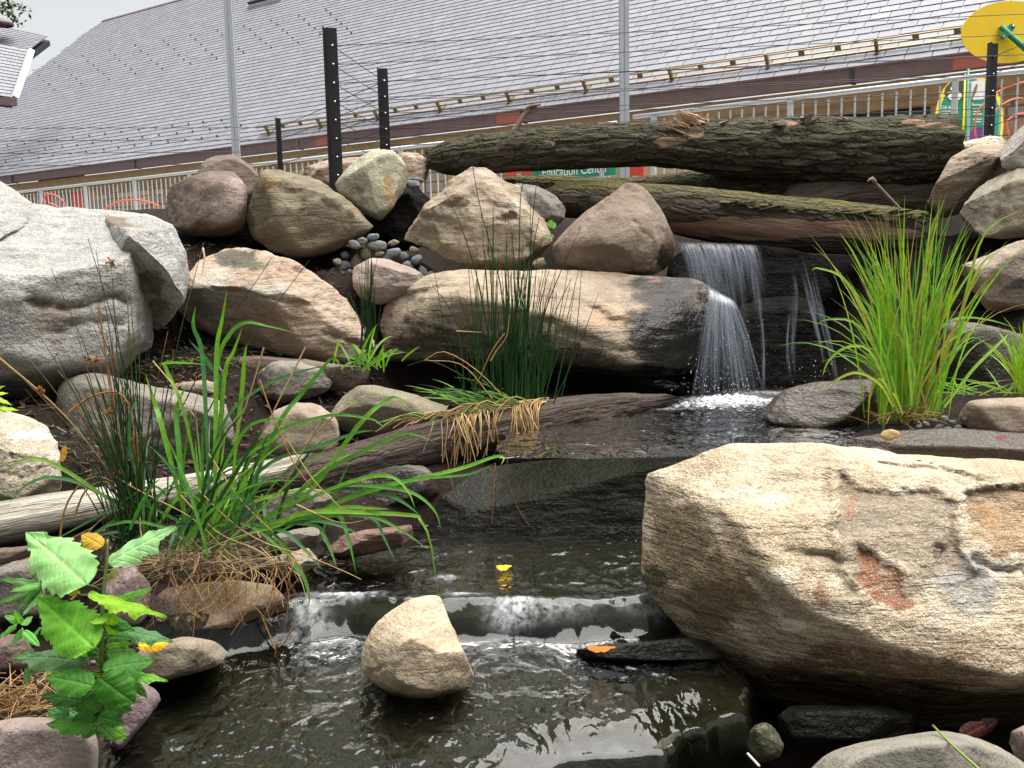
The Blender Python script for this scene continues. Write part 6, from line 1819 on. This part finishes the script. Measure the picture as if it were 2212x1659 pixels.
# broad bladed grass on the left bank, drooping over the pool
G1, G2, G3 = (0.075, 0.215, 0.028), (0.135, 0.30, 0.028), (0.05, 0.15, 0.045)
T = Tuft('grass_clump', 'lush broad bladed grass on the left bank drooping over the pool', P(450, 1200, 2.8), 'grass', big=90)
ex = [([(480, 1180), (545, 1150), (597, 1136), (641, 1112), (707, 1105), (800, 1108), (894, 1114), (908, 1124), (929, 1167), (947, 1288)], .020, G2), ([(520, 1160), (597, 1127), (718, 1114), (795, 1112), (872, 1149), (925, 1187)], .019, G1),
      ([(600, 1110), (718, 1057), (773, 1048), (861, 1057), (905, 1072), (940, 1105), (953, 1143)], .017, G1), ([(620, 1100), (718, 1055), (795, 1031), (848, 1031), (881, 1061), (897, 1099)], .016, G2), ([(560, 1140), (641, 1130), (685, 1125), (740, 1138), (784, 1158)], .018, G3),
      ([(620, 1130), (681, 1136), (698, 1154), (716, 1193), (728, 1229)], .016, G1), ([(660, 1105), (729, 1114), (742, 1132), (755, 1171), (770, 1242)], .018, G1), ([(540, 1130), (597, 1143), (628, 1158), (663, 1193), (698, 1233)], .018, G3),
      ([(560, 1130), (604, 1167), (630, 1207), (654, 1242), (667, 1281), (667, 1317)], .019, G1), ([(740, 1112), (806, 1121), (826, 1154), (854, 1213)], .014, G3), ([(740, 1060), (830, 1068), (872, 1086), (906, 1112)], .016, G3), ([(640, 1110), (740, 1096), (800, 1098), (842, 1100)], .016, G2),
      ([(560, 1130), (650, 1060), (708, 1015), (780, 977), (863, 940), (902, 940), (946, 959)], .018, G1), ([(600, 1110), (660, 1070), (708, 1013), (780, 912), (834, 866), (859, 860), (892, 891)], .019, G2), ([(600, 1150), (760, 1075), (880, 1040), (996, 1012), (1068, 987), (1088, 990), (1082, 1004)], .016, G2), ([(640, 1130), (780, 1062), (900, 1035), (1010, 1025), (1070, 1000)], .014, G1),
      ([(371, 1494), (450, 1455), (500, 1420), (540, 1385), (565, 1350)], .022, G3), ([(300, 1120), (219, 1068), (160, 1028), (107, 999), (69, 991), (32, 1001), (8, 1028)], .016, G2), ([(310, 1110), (213, 1065), (173, 1044), (128, 1033), (85, 1035), (45, 1057), (16, 1092)], .016, G3),
      ([(462, 1160), (466, 950), (468, 761), (480, 690), (490, 628)], .018, G2), ([(455, 1160), (445, 900), (436, 761), (419, 711), (418, 686), (423, 662)], .017, G3), ([(465, 1000), (480, 850), (450, 783), (407, 733)], .020, G3), ([(465, 1050), (468, 800), (497, 722), (533, 697), (576, 704), (644, 720)], .017, G1), ([(470, 1000), (486, 808), (504, 761), (524, 707)], .016, G2),
      ([(500, 1050), (522, 851), (527, 783), (533, 743)], .017, G2), ([(400, 1120), (351, 927), (335, 873), (313, 805)], .020, G2), ([(400, 1150), (387, 974), (382, 884), (407, 824)], .020, G1), ([(520, 1100), (600, 920), (648, 855), (684, 812), (720, 774), (745, 808)], .018, G1), ([(440, 1100), (400, 900), (360, 800), (355, 785), (400, 784), (450, 788)], .015, G2),
      ([(420, 1120), (480, 920), (560, 840), (660, 800), (720, 790)], .013, G3), ([(500, 1120), (560, 960), (700, 900), (800, 905), (830, 925)], .014, G1), ([(480, 1140), (570, 1010), (700, 960), (770, 935), (810, 930)], .016, G3), ([(420, 1130), (500, 980), (540, 920), (600, 905), (650, 915)], .014, G1), ([(350, 1150), (290, 1010), (280, 910), (300, 850)], .014, G3), ([(450, 1150), (520, 1000), (590, 950), (630, 900)], .013, G2),
      ([(430, 1180), (500, 1130), (560, 1050), (575, 1030)], .016, G3), ([(380, 1100), (330, 1050), (240, 1100), (130, 1160), (90, 1180)], .010, G3), ([(420, 1150), (520, 1130), (600, 1180), (640, 1230), (650, 1260)], .012, G1), ([(300, 1160), (240, 1150), (160, 1180), (110, 1220)], .010, G3)]
for pts, w, c in ex:
    d0 = 2.82
    q = [P(x, y, d0 - .10 * k / len(pts) + (.05 if y < 900 else 0)) for k, (x, y) in enumerate(pts)]
    v, f = bladev(q, w * 0.75, 22, .3, base_w=.45); T.add(v, f, jit(c, rng, .15), 500)
for i in range(65):
    b = P(440 + rng.gauss(0, 85), 1170 + rng.uniform(-35, 45), 2.82 + rng.uniform(-.12, .14))
    az = rng.choice([rng.uniform(-.6, .6), rng.uniform(0, 6.3)])
    L = rng.uniform(.18, .52)
    q = grow(b, az, abs(rng.gauss(.35, .35)), L, abs(rng.gauss(.9, .6)), rng)
    v, f = bladev(q, rng.uniform(.006, .013), 10, .3); T.add(v, f, jit(rng.choice([G1, G3, GD, G3, G2]), rng, .25), L * 100)
T.done()
# dry straw of the same bank
T = Tuft('straw_thatch', 'tangle of dry tan straw spilling over the flat brown stone', P(470, 1240, 2.78), 'straw', M_STRAW, big=40)
for i in range(130):
    b = P(430 + rng.gauss(0, 75), 1218 + rng.gauss(0, 14), 2.80 + rng.uniform(-.1, .08))
    q = grow(b, rng.uniform(0, 6.3), rng.uniform(1.0, 1.65), rng.uniform(.08, .26), rng.uniform(-.1, .6), rng, 6)
    v, f = stemv(q, .0020, .0010, 7, 3); T.add(v, f, jit(rng.choice([(0.25, 0.185, 0.105), (0.30, 0.225, 0.13), (0.15, 0.095, 0.05), (0.17, 0.125, 0.07)]), rng, .3), 1)
for pts in ([(250, 1030), (300, 1060), (400, 1110), (450, 1150), (500, 1200), (560, 1230)], [(430, 1060), (480, 1110), (530, 1150), (590, 1180), (660, 1200), (745, 1235), (780, 1252)], [(565, 1330), (600, 1420), (603, 1470)], [(520, 1200), (505, 1300), (450, 1380), (385, 1485)], [(470, 1200), (480, 1290), (445, 1400)], [(560, 1240), (545, 1310), (500, 1390), (470, 1440)], [(430, 1240), (420, 1330), (405, 1390)],
            [(350, 1235), (330, 1290), (332, 1350)], [(560, 820), (590, 900), (640, 1010), (700, 1080)], [(570, 750), (540, 850), (500, 960)], [(620, 950), (680, 1040), (760, 1120)], [(700, 900), (640, 1000), (600, 1080)], [(660, 750), (600, 870), (560, 950)], [(450, 980), (520, 1080), (590, 1150)], [(330, 780), (380, 840), (420, 900)], [(640, 1090), (740, 1130), (830, 1110)], [(300, 1090), (310, 1180), (350, 1250)], [(390, 1070), (470, 1150), (560, 1190), (600, 1230)], [(130, 1230), (200, 1140), (250, 1100)], [(640, 1330), (620, 1380), (600, 1400)], [(400, 1250), (440, 1330), (425, 1380)], [(480, 1250), (500, 1330), (470, 1390)], [(370, 1235), (400, 1300), (440, 1340)], [(660, 960), (720, 900), (770, 870)]):
    v, f = stemv([P(x, y, 2.72 if y > 1150 else 2.78) for x, y in pts], .0026, .0014, 14, 4); T.add(v, f, jit(rng.choice([TAN_, (0.40, 0.25, 0.11), (0.28, 0.13, 0.05)]), rng), 100)
for i in range(60):
    x0, y0 = rng.uniform(350, 640), rng.uniform(1180, 1250)
    q = [P(x0, y0, 2.75), P(x0 + rng.gauss(0, 25), y0 + rng.uniform(20, 60), 2.68), P(x0 + rng.gauss(-10, 40), y0 + rng.uniform(60, 140), 2.66)]
    v, f = stemv(q, .0019, .001, 8, 3); T.add(v, f, jit(rng.choice([TAN_, BRN]), rng), 20)
T.done('stem', 'fine_stems')
T = Tuft('straw_thatch', 'flattened dry straw at the left edge behind the leafy sapling', P(30, 1510, 2.25), 'straw', M_STRAW, big=0)
for i in range(130):
    b = P(40 + rng.gauss(0, 50), 1515 + rng.gauss(0, 24), 2.25 + rng.uniform(-.08, .08))
    q = grow(b, rng.uniform(0, 6.3), rng.uniform(1.1, 1.7), rng.uniform(.06, .18), rng.uniform(-.2, .5), rng, 6)
    v, f = stemv(q, .0016, .0008, 6, 3); T.add(v, f, jit(rng.choice([TAN_, BRN, (0.3, 0.2, 0.08)]), rng, .3), 1)
T.done(rest='stems')

# ------------------------------------------------------------------ broad leaved sapling
def leafv(base, tip, hw, nrm, lobes=0.0, teeth=9, curl=.15, n=44, m=7, wmax=.42):
    base, tip = np.asarray(base), np.asarray(tip)
    ax = tip - base; L = np.linalg.norm(ax); ax /= L
    nrm = np.asarray(nrm, float); nrm = nrm - ax * (nrm @ ax); nrm /= np.linalg.norm(nrm)
    sd = np.cross(ax, nrm)
    V, ve = [], []
    for i in range(n + 1):
        s = i / n
        w = (s / wmax) ** .55 * math.exp(.55 * (1 - s / wmax)) if s < wmax else math.cos((s - wmax) / (1 - wmax) * math.pi / 2) ** .85
        w = min(1.05, w)
        if lobes: w *= 1 + lobes * (math.exp(-((s - .62) / .05) ** 2) - .9 * math.exp(-((s - .74) / .06) ** 2) + .3 * math.exp(-((s - .35) / .06) ** 2))
        tooth = 1 + .10 * (1 - 2 * ((s * teeth) % 1.0)) * (1 if .08 < s < .97 else 0)
        for j in range(-m, m + 1):
            e = j / m
            x = e * hw * w * (tooth if abs(j) == m else 1)
            bend = -curl * L * (s - .2) ** 2 * (1 if s > .2 else .3) + .22 * abs(x) - .5 * x * x / hw + .02 * L * math.sin(s * 19 + e * 5) * abs(e)
            V.append(base + ax * L * s + sd * x + nrm * bend)
            vv = math.exp(-(abs(e) / .06) ** 2)
            k = ((s - abs(e) * .20) * 7.0) % 1.0
            vv = max(vv, .75 * math.exp(-((k - .5) / .09) ** 2) * (abs(e) < .95))
            ve.append(vv)
    W = 2 * m + 1
    F = [(i * W + j, i * W + j + 1, (i + 1) * W + j + 1, (i + 1) * W + j) for i in range(n) for j in range(W - 1)]
    return np.array(V), F, np.array(ve)

SD = 1.86
sap = empty('leafy_sapling', P(228, 1570, SD + .03), 'young sapling with large toothed green leaves, lower left', 'sapling')
mb = MB()
mb.tube(spline([P(232, 1600, SD + .04), P(226, 1500, SD + .02), P(220, 1400, SD), P(222, 1300, SD), P(230, 1220, SD), P(232, 1165, SD)], 22), np.linspace(.0065, .0028, 22), 8)
mb.build('stem', flat('green_stem', (0.10, 0.13, 0.03), .5), sap, True)
PALEG, MIDG, DKG, GRYG = (0.24, 0.43, 0.17), (0.15, 0.36, 0.035), (0.060, 0.185, 0.024), (0.10, 0.21, 0.085)
leaves = [((187, 1263), (52, 1142), 62, PALEG, .25, (0, -.75, .8), -.05, .05, .30), ((234, 1217), (377, 1134), 36, PALEG, .3, (-.2, -.7, .8), 0, .05, .45), ((222, 1180), (176, 1152), 20, (0.42, 0.27, 0.03), .2, (0, -.6, .9), -.02, .0, .5), ((203, 1400), (80, 1288), 58, MIDG, .2, (0, -.8, .7), -.07, .02, .36),
          ((190, 1283), (362, 1330), 26, (0.19, 0.43, 0.02), .4, (.1, -.25, 1), -.05, .02, .4), ((197, 1347), (252, 1318), 12, (0.24, 0.46, 0.03), 0, (0, -.4, 1), -.06, 0, .4), ((188, 1430), (20, 1408), 34, GRYG, .3, (0, -.45, 1), -.02, .06, .35), ((203, 1482), (96, 1458), 33, (0.075, 0.23, 0.035), 0, (0, -.8, .7), -.08, -.02, .45),
          ((222, 1446), (334, 1422), 32, (0.060, 0.19, 0.03), .1, (0, -.7, .8), -.05, 0, .42), ((212, 1462), (292, 1522), 44, DKG, 0, (0, -.9, .5), -.08, -.03, .5), ((258, 1453), (363, 1468), 15, MIDG, .2, (0, -.3, 1), -.02, 0, .4), ((258, 1360), (375, 1382), 20, GRYG, .2, (0, -.5, 1), .05, .1, .4), ((252, 1296), (328, 1272), 13, (0.14, 0.34, 0.05), .1, (0, -.6, .9), .04, .06, .4),
          ((206, 1568), (98, 1562), 20, DKG, .2, (0, -.6, .9), -.03, 0, .4), ((212, 1548), (268, 1562), 18, (0.05, 0.17, 0.025), .1, (0, -.8, .6), -.04, 0, .45), ((214, 1566), (246, 1597), 13, (0.06, 0.19, 0.03), 0, (0, -.8, .6), -.04, -.02, .45), ((204, 1550), (152, 1558), 17, (0.05, 0.16, 0.025), 0, (0, -.8, .6), -.02, 0, .45), ((188, 1515), (86, 1500), 18, (0.045, 0.14, 0.03), .3, (0, -.6, .9), .02, .05, .4),
          ((244, 1372), (236, 1320), 14, (0.20, 0.42, 0.03), 0, (.3, -.9, .2), .02, 0, .4), ((166, 1284), (138, 1262), 12, (0.28, 0.22, 0.04), 0, (0, -.8, .6), .02, 0, .4), ((172, 1428), (184, 1396), 11, (0.22, 0.45, 0.03), 0, (0, -.9, .3), .01, 0, .4), ((232, 1500), (170, 1515), 16, (0.06, 0.18, 0.03), 0, (0, -.8, .6), .03, .04, .45), ((236, 1250), (250, 1230), 7, (0.30, 0.24, 0.05), 0, (0, -.9, .4), 0, 0, .4), ((285, 1470), (318, 1508), 9, (0.08, 0.24, 0.03), 0, (0, -.7, .6), 0, 0, .4), ((60, 1440), (56, 1478), 9, (0.10, 0.22, 0.06), 0, (0, -1, .2), .05, .05, .5), ((205, 1420), (270, 1404), 22, (0.07, 0.2, 0.05), 0, (0, -.7, .8), .05, .06, .4)]
for k in range(34):
    y = rng.uniform(1330, 1575); sg = rng.choice([-1, 1]); ln = rng.uniform(30, 78)
    leaves.append(((222 + sg * 8, y), (222 + sg * ln, y + rng.uniform(-22, 30)), rng.uniform(9, 17), rng.choice([DKG, (0.06, 0.19, 0.03), MIDG]), .1, (0, -.7, .7), rng.uniform(-.02, .05), rng.uniform(-.02, .07), .42))
for (b, t_, hw, col, lob, nr, db, dt, wm) in leaves:
    v, f, ve = leafv(P(*b, SD + db), P(*t_, SD + dt - .02), hw * (.88 if hw > 25 else 1) / FPX * SD, nr, lob, teeth=rng.choice([9, 11, 13]), curl=rng.uniform(.02, .14), wmax=wm)
    mk('leaf', v, f, M_LEAF, sap, True, {'col': np.tile([*jit(col, rng, .08), 1.0], (len(v), 1)), 'vein': ve})
    # leaf stalk back to the stem
    sx = 226 if b[1] > 1400 else 222
    mb = MB(); mb.tube(spline([P(sx, b[1] + 14, SD + .01), (P(sx, b[1] + 8, SD) + P(*b, SD + db)) / 2, P(*b, SD + db)], 6), .0016, 5); mb.build('leaf_stalk', bpy.data.materials['green_stem'], sap, True)

def weed(label, base, d, specs, hw=8, col=(0.09, 0.22, 0.05)):
    e = empty('leafy_weed', P(*base, d), label, 'weed')
    for (b, t_) in specs:
        v, f, ve = leafv(P(*b, d + rng.uniform(-.02, .02)), P(*t_, d + rng.uniform(-.06, .04)), hw / FPX * d, (rng.uniform(-.3, .3), -.6, .8), 0, 7, .1, n=14, m=2, wmax=.35)
        mk('leaf', v, f, M_LEAF, e, True, {'col': np.tile([*jit(col, rng, .3), 1.0], (len(v), 1)), 'vein': ve})
    mb = MB(); q = sum((P(*s[0], d) for s in specs)) / len(specs)
    mb.tube([P(*base, d), (P(*base, d) + q) / 2 + np.array([.005, 0, 0]), q], [.003, .0025, .0015], 6); mb.build('stem', bpy.data.materials['green_stem'], e, True)
weed('narrow leaved weed over the light grey stone at the left edge', (100, 1330), 2.4, [((90, 1262), (-5, 1248)), ((90, 1268), (-10, 1302)), ((95, 1275), (45, 1330)), ((88, 1262), (20, 1275)), ((96, 1262), (140, 1232)), ((100, 1270), (160, 1262)), ((92, 1268), (60, 1310)), ((84, 1250), (80, 1210)), ((98, 1285), (130, 1320)), ((82, 1262), (30, 1322))], 9)
weed('small weed beside the left edge below the narrow leaved one', (78, 1480), 2.15, [((40, 1345), (-10, 1380)), ((42, 1342), (10, 1330)), ((46, 1350), (70, 1330)), ((50, 1362), (85, 1395)), ((44, 1348), (30, 1318)), ((50, 1360), (24, 1392)), ((60, 1385), (90, 1350))], 9, (0.08, 0.23, 0.04))
weed('tiny bright seedling growing between the tan and the pointed boulder', (1186, 520), 5.1, [((1188, 492), (1180, 478)), ((1190, 492), (1200, 480)), ((1188, 508), (1178, 512)), ((1188, 505), (1198, 512)), ((1189, 488), (1191, 474))], 7, (0.12, 0.28, 0.05))
weed('yellow green leaves poking in at the left edge above the cream boulder', (-20, 900), 3.35, [((-20, 850), (18, 848)), ((-20, 855), (24, 872)), ((-15, 880), (40, 884)), ((-20, 845), (10, 832)), ((-15, 878), (25, 900))], 6, (0.25, 0.36, 0.03))
weed('dark green weed at the foot of the leafy sapling', (160, 1600), 1.98, [((170, 1580), (110, 1560)), ((172, 1580), (130, 1600)), ((175, 1575), (150, 1530)), ((170, 1560), (100, 1530)), ((180, 1570), (210, 1540)), ((160, 1530), (108, 1510)), ((150, 1545), (95, 1548))], 13, (0.04, 0.13, 0.03))

# ------------------------------------------------------------------ fallen leaves and pebbles
def fallen(label, b, t_, d, hw, col, nr=(0, -.2, 1), mat=M_LEAF, group=None):
    v, f, ve = leafv(P(*b, d), P(*t_, d), hw / FPX * d, nr, 0, 11, -.05, n=20, m=3)
    o = mk('fallen_leaf', v, f, mat, None, True, {'col': np.tile([*col, 1.0], (len(v), 1)), 'vein': ve})
    tag(o, label, 'leaf', group)
def fallen_w(label, b, t_, z, hw, col):
    B_, T_ = G(*b, z), G(*t_, z)
    d = float(depth_of(B_))
    v, f, ve = leafv(B_, T_, hw / FPX * d, (0, -.1, 1), 0, 11, -.02, n=20, m=3)
    o = mk('fallen_leaf', v, f, M_LEAF, None, True, {'col': np.tile([*col, 1.0], (len(v), 1)), 'vein': ve}); tag(o, label, 'leaf')
fallen('bright yellow toothed leaf lying on the low wet stone', (298, 1393), (374, 1386), 2.36, 17, (0.72, 0.42, 0.015), (0, -.75, .65))
fallen_w('yellow leaf floating in the middle pool above the step', (1072, 1224), (1106, 1223), .117, 14, (0.72, 0.44, 0.01))
fallen_w('orange brown leaf on the black ledge left of the golden boulder', (1268, 1400), (1330, 1399), .062, 13, (0.52, 0.17, 0.02))
fallen('pink dead leaf on the wet right end of the long boulder', (1398, 608), (1432, 604), 4.8, 6, (0.24, 0.11, 0.10), (0, -.4, 1))
fallen('small red leaf on the wet brown slab at the right', (2150, 946), (2176, 943), 3.42, 8, (0.20, 0.04, 0.03), (0, -.3, 1))
fallen('dark red brown dead leaf in the shade under the golden boulder', (2075, 1592), (2130, 1562), 2.3, 18, (0.06, 0.016, 0.01), (0, -.8, .5))
fallen('second dark red dead leaf beside the flat grey slab', (2110, 1585), (2155, 1552), 2.33, 16, (0.045, 0.014, 0.01), (.3, -.8, .4))
fallen('tan dead leaf standing in the gap beside the cream boulder', (132, 998), (142, 960), 3.35, 7, (0.48, 0.27, 0.05), (.3, -.9, .2))
mb = MB(); mb.tube(spline([P(2015, 1567, 1.98), P(2060, 1612, 1.86), P(2122, 1668, 1.74)], 12), np.linspace(.0022, .003, 12), 6)
tag(mb.build('grass_stalk', flat('green_stalk', (0.16, 0.22, 0.04), .5), None, True), 'single green grass stalk lying across the flat grey slab', 'stalk')
mb = MB(); mb.tube(spline([P(1615, 1628, 2.1), P(1640, 1655, 2.05)], 5), .003, 6)
tag(mb.build('dead_twig', flat('bleached_twig', (0.5, 0.46, 0.38), .7), None, True), 'short bleached twig beside the small mossy cobble', 'twig')
mb = MB(); mb.tube(spline([P(1225, 960, 3.72), P(1270, 962, 3.7), P(1325, 972, 3.66)], 8), [.003, .004, .005, .005, .005, .006, .006, .004], 6)
tag(mb.build('dead_twig', flat('orange_twig', (0.42, 0.24, 0.12), .7), None, True), 'orange brown twig lying on the lip of the upper pool', 'twig')
mb = MB(); mb.tube(spline([P(436, 640, 4.7), P(438, 585, 4.72), P(442, 560, 4.72), P(438, 535, 4.72)], 10), np.linspace(.004, .005, 10), 6)
tag(mb.build('dead_twig', flat('white_twig', (0.5, 0.42, 0.33), .7), None, True), 'thin pale bent twig upright in front of the broad pinkish boulder', 'twig')

PEB = [rockmat('pebble_grey', (0.132, 0.132, 0.132), (0.180, 0.180, 0.180), (0.102, 0.096, 0.090), speck=.4), rockmat('pebble_tan', (0.168, 0.132, 0.090), (0.216, 0.174, 0.126), (0.120, 0.090, 0.060), speck=.4), rockmat('pebble_dark', (0.09, 0.085, 0.08), (0.14, 0.13, 0.12), (0.07, 0.06, 0.055), speck=.3), rockmat('pebble_blue', (0.102, 0.114, 0.126), (0.150, 0.162, 0.174), (0.078, 0.084, 0.090), speck=.4)]
def pebble(x, y, d, w, h, m, label, group):
    th = [rng.uniform(.8, 1.15) for _ in range(9)]
    rot = rng.uniform(-.6, .6)
    pts = []
    for k in range(9):
        a = 2 * math.pi * k / 9
        ex_, ey_ = math.cos(a) * w / 2 * th[k], math.sin(a) * h / 2 * th[k]
        pts.append('%.1f,%.1f' % (x + ex_ * math.cos(rot) - ey_ * math.sin(rot), y + ex_ * math.sin(rot) + ey_ * math.cos(rot)))
    if '%s' in label: label = label % {'pebble_grey': 'light grey', 'pebble_tan': 'tan', 'pebble_dark': 'dark', 'pebble_blue': 'blue grey'}[m.name]
    rock('pebble', label, m, d, ' '.join(pts), p=6, amp=.012, sub=3, chips=1, group=group, cat='pebble')
gl = '%s pebble in the heap between the olive and the wide tan boulder'
for (x, y, w, h) in ((765, 528, 26, 20), (790, 548, 24, 26), (742, 575, 30, 26), (768, 566, 26, 34), (815, 530, 44, 22), (850, 545, 36, 18), (835, 560, 30, 16), (870, 552, 26, 18), (722, 588, 24, 22), (800, 575, 22, 18), (900, 560, 26, 18), (782, 520, 20, 16), (728, 566, 18, 16), (880, 575, 26, 20), (913, 588, 18, 30), (930, 600, 20, 26), (850, 525, 26, 14), (757, 590, 18, 14), (895, 540, 20, 14), (820, 548, 20, 12), (745, 552, 18, 16), (805, 512, 24, 16), (905, 598, 16, 14)):
    pebble(x, y, 5.22 + rng.uniform(-.05, .08), w * 1.15, h * 1.15, rng.choice(PEB), gl, 'pebbles heaped between the boulders')
gl = 'small %s pebble lying behind the wet brown slab by the sedge'
for (x, y, w, h) in ((2040, 905, 22, 14), (2058, 912, 18, 12), (2028, 922, 24, 14), (2046, 928, 26, 14), (2070, 924, 22, 13), (2000, 916, 18, 12), (1985, 922, 16, 10), (2085, 905, 16, 10), (2015, 908, 14, 9)):
    pebble(x, y, 3.68, w, h, rng.choice(PEB), gl, 'pebbles beside the sedge tuft')
pebble(892, 398, 5.7, 34, 20, PEB[3], 'blue grey pebble lying beside the pale egg shaped boulder', None)
pebble(905, 388, 5.75, 30, 12, PEB[0], 'white grey flat pebble behind the blue grey one', None)
pebble(1165, 568, 5.15, 34, 24, PEB[1], 'small pinkish stone wedged under the wide tan boulder', None)

# ------------------------------------------------------------------ bark mulch and seedlings on the soil
mb = MB()
rm = random.Random(8)
cols = []
for (x0, x1, y0, y1, n) in ((-2.3, -.6, 3.9, 5.5, 1500), (-2.2, -1.2, 3.2, 3.9, 420), (-1.4, -.2, 2.3, 3.5, 500)):
    for _ in range(n):
        x, y = rm.uniform(x0, x1), rm.uniform(y0, y1)
        z = float(ground_z(np.array([x]), np.array([y]))[0]) + .012
        a = rm.uniform(0, 6.3); ti = rm.gauss(0, .3)
        ax = np.array([math.cos(a) * math.cos(ti), math.sin(a) * math.cos(ti), math.sin(ti)]); ay = np.cross([0, 0, 1], ax); ay /= np.linalg.norm(ay); az = np.cross(ax, ay)
        mb.box((x, y, z), ax, ay, az, rm.uniform(.008, .03), rm.uniform(.002, .006), rm.uniform(.001, .003), a=(*[c * rm.uniform(.5, 1.6) for c in rm.choice([(.055, .03, .02), (.10, .06, .04), (.03, .018, .013), (.15, .10, .07)])], 1.0))
t = NT('mulch_chips')
t.pbsdf(Base_Color=t.n('Attribute', attribute_name='col').outputs['Color'], Roughness=.9)
o = mb.build('bark_mulch', t.m, None, False, 'col'); tag(o, 'brown bark mulch chips scattered on the soil', 'mulch', kind='stuff')
V, F, C = [], [], []
n = 0
for i in range(70):
    x, y = rng.uniform(270, 440), rng.uniform(770, 830)
    d = 4.5
    c = P(x, y, d - .1)
    for k in range(3):
        v, f = bladev(grow(c, rng.uniform(0, 6.3), 1.1, .014, .3, rng, 4), .009, 4); V.append(v); F += [tuple(q + n for q in e) for e in f]; n += len(v); C.append(np.tile([*jit((0.12, 0.22, 0.05), rng), 1], (len(v), 1)))
o = mk('seedlings', np.vstack(V), F, M_BLADE, None, True, {'col': np.vstack(C)}); tag(o, 'tiny green seedlings sprouting in the mulch beside the granite boulder', 'seedlings', kind='stuff')
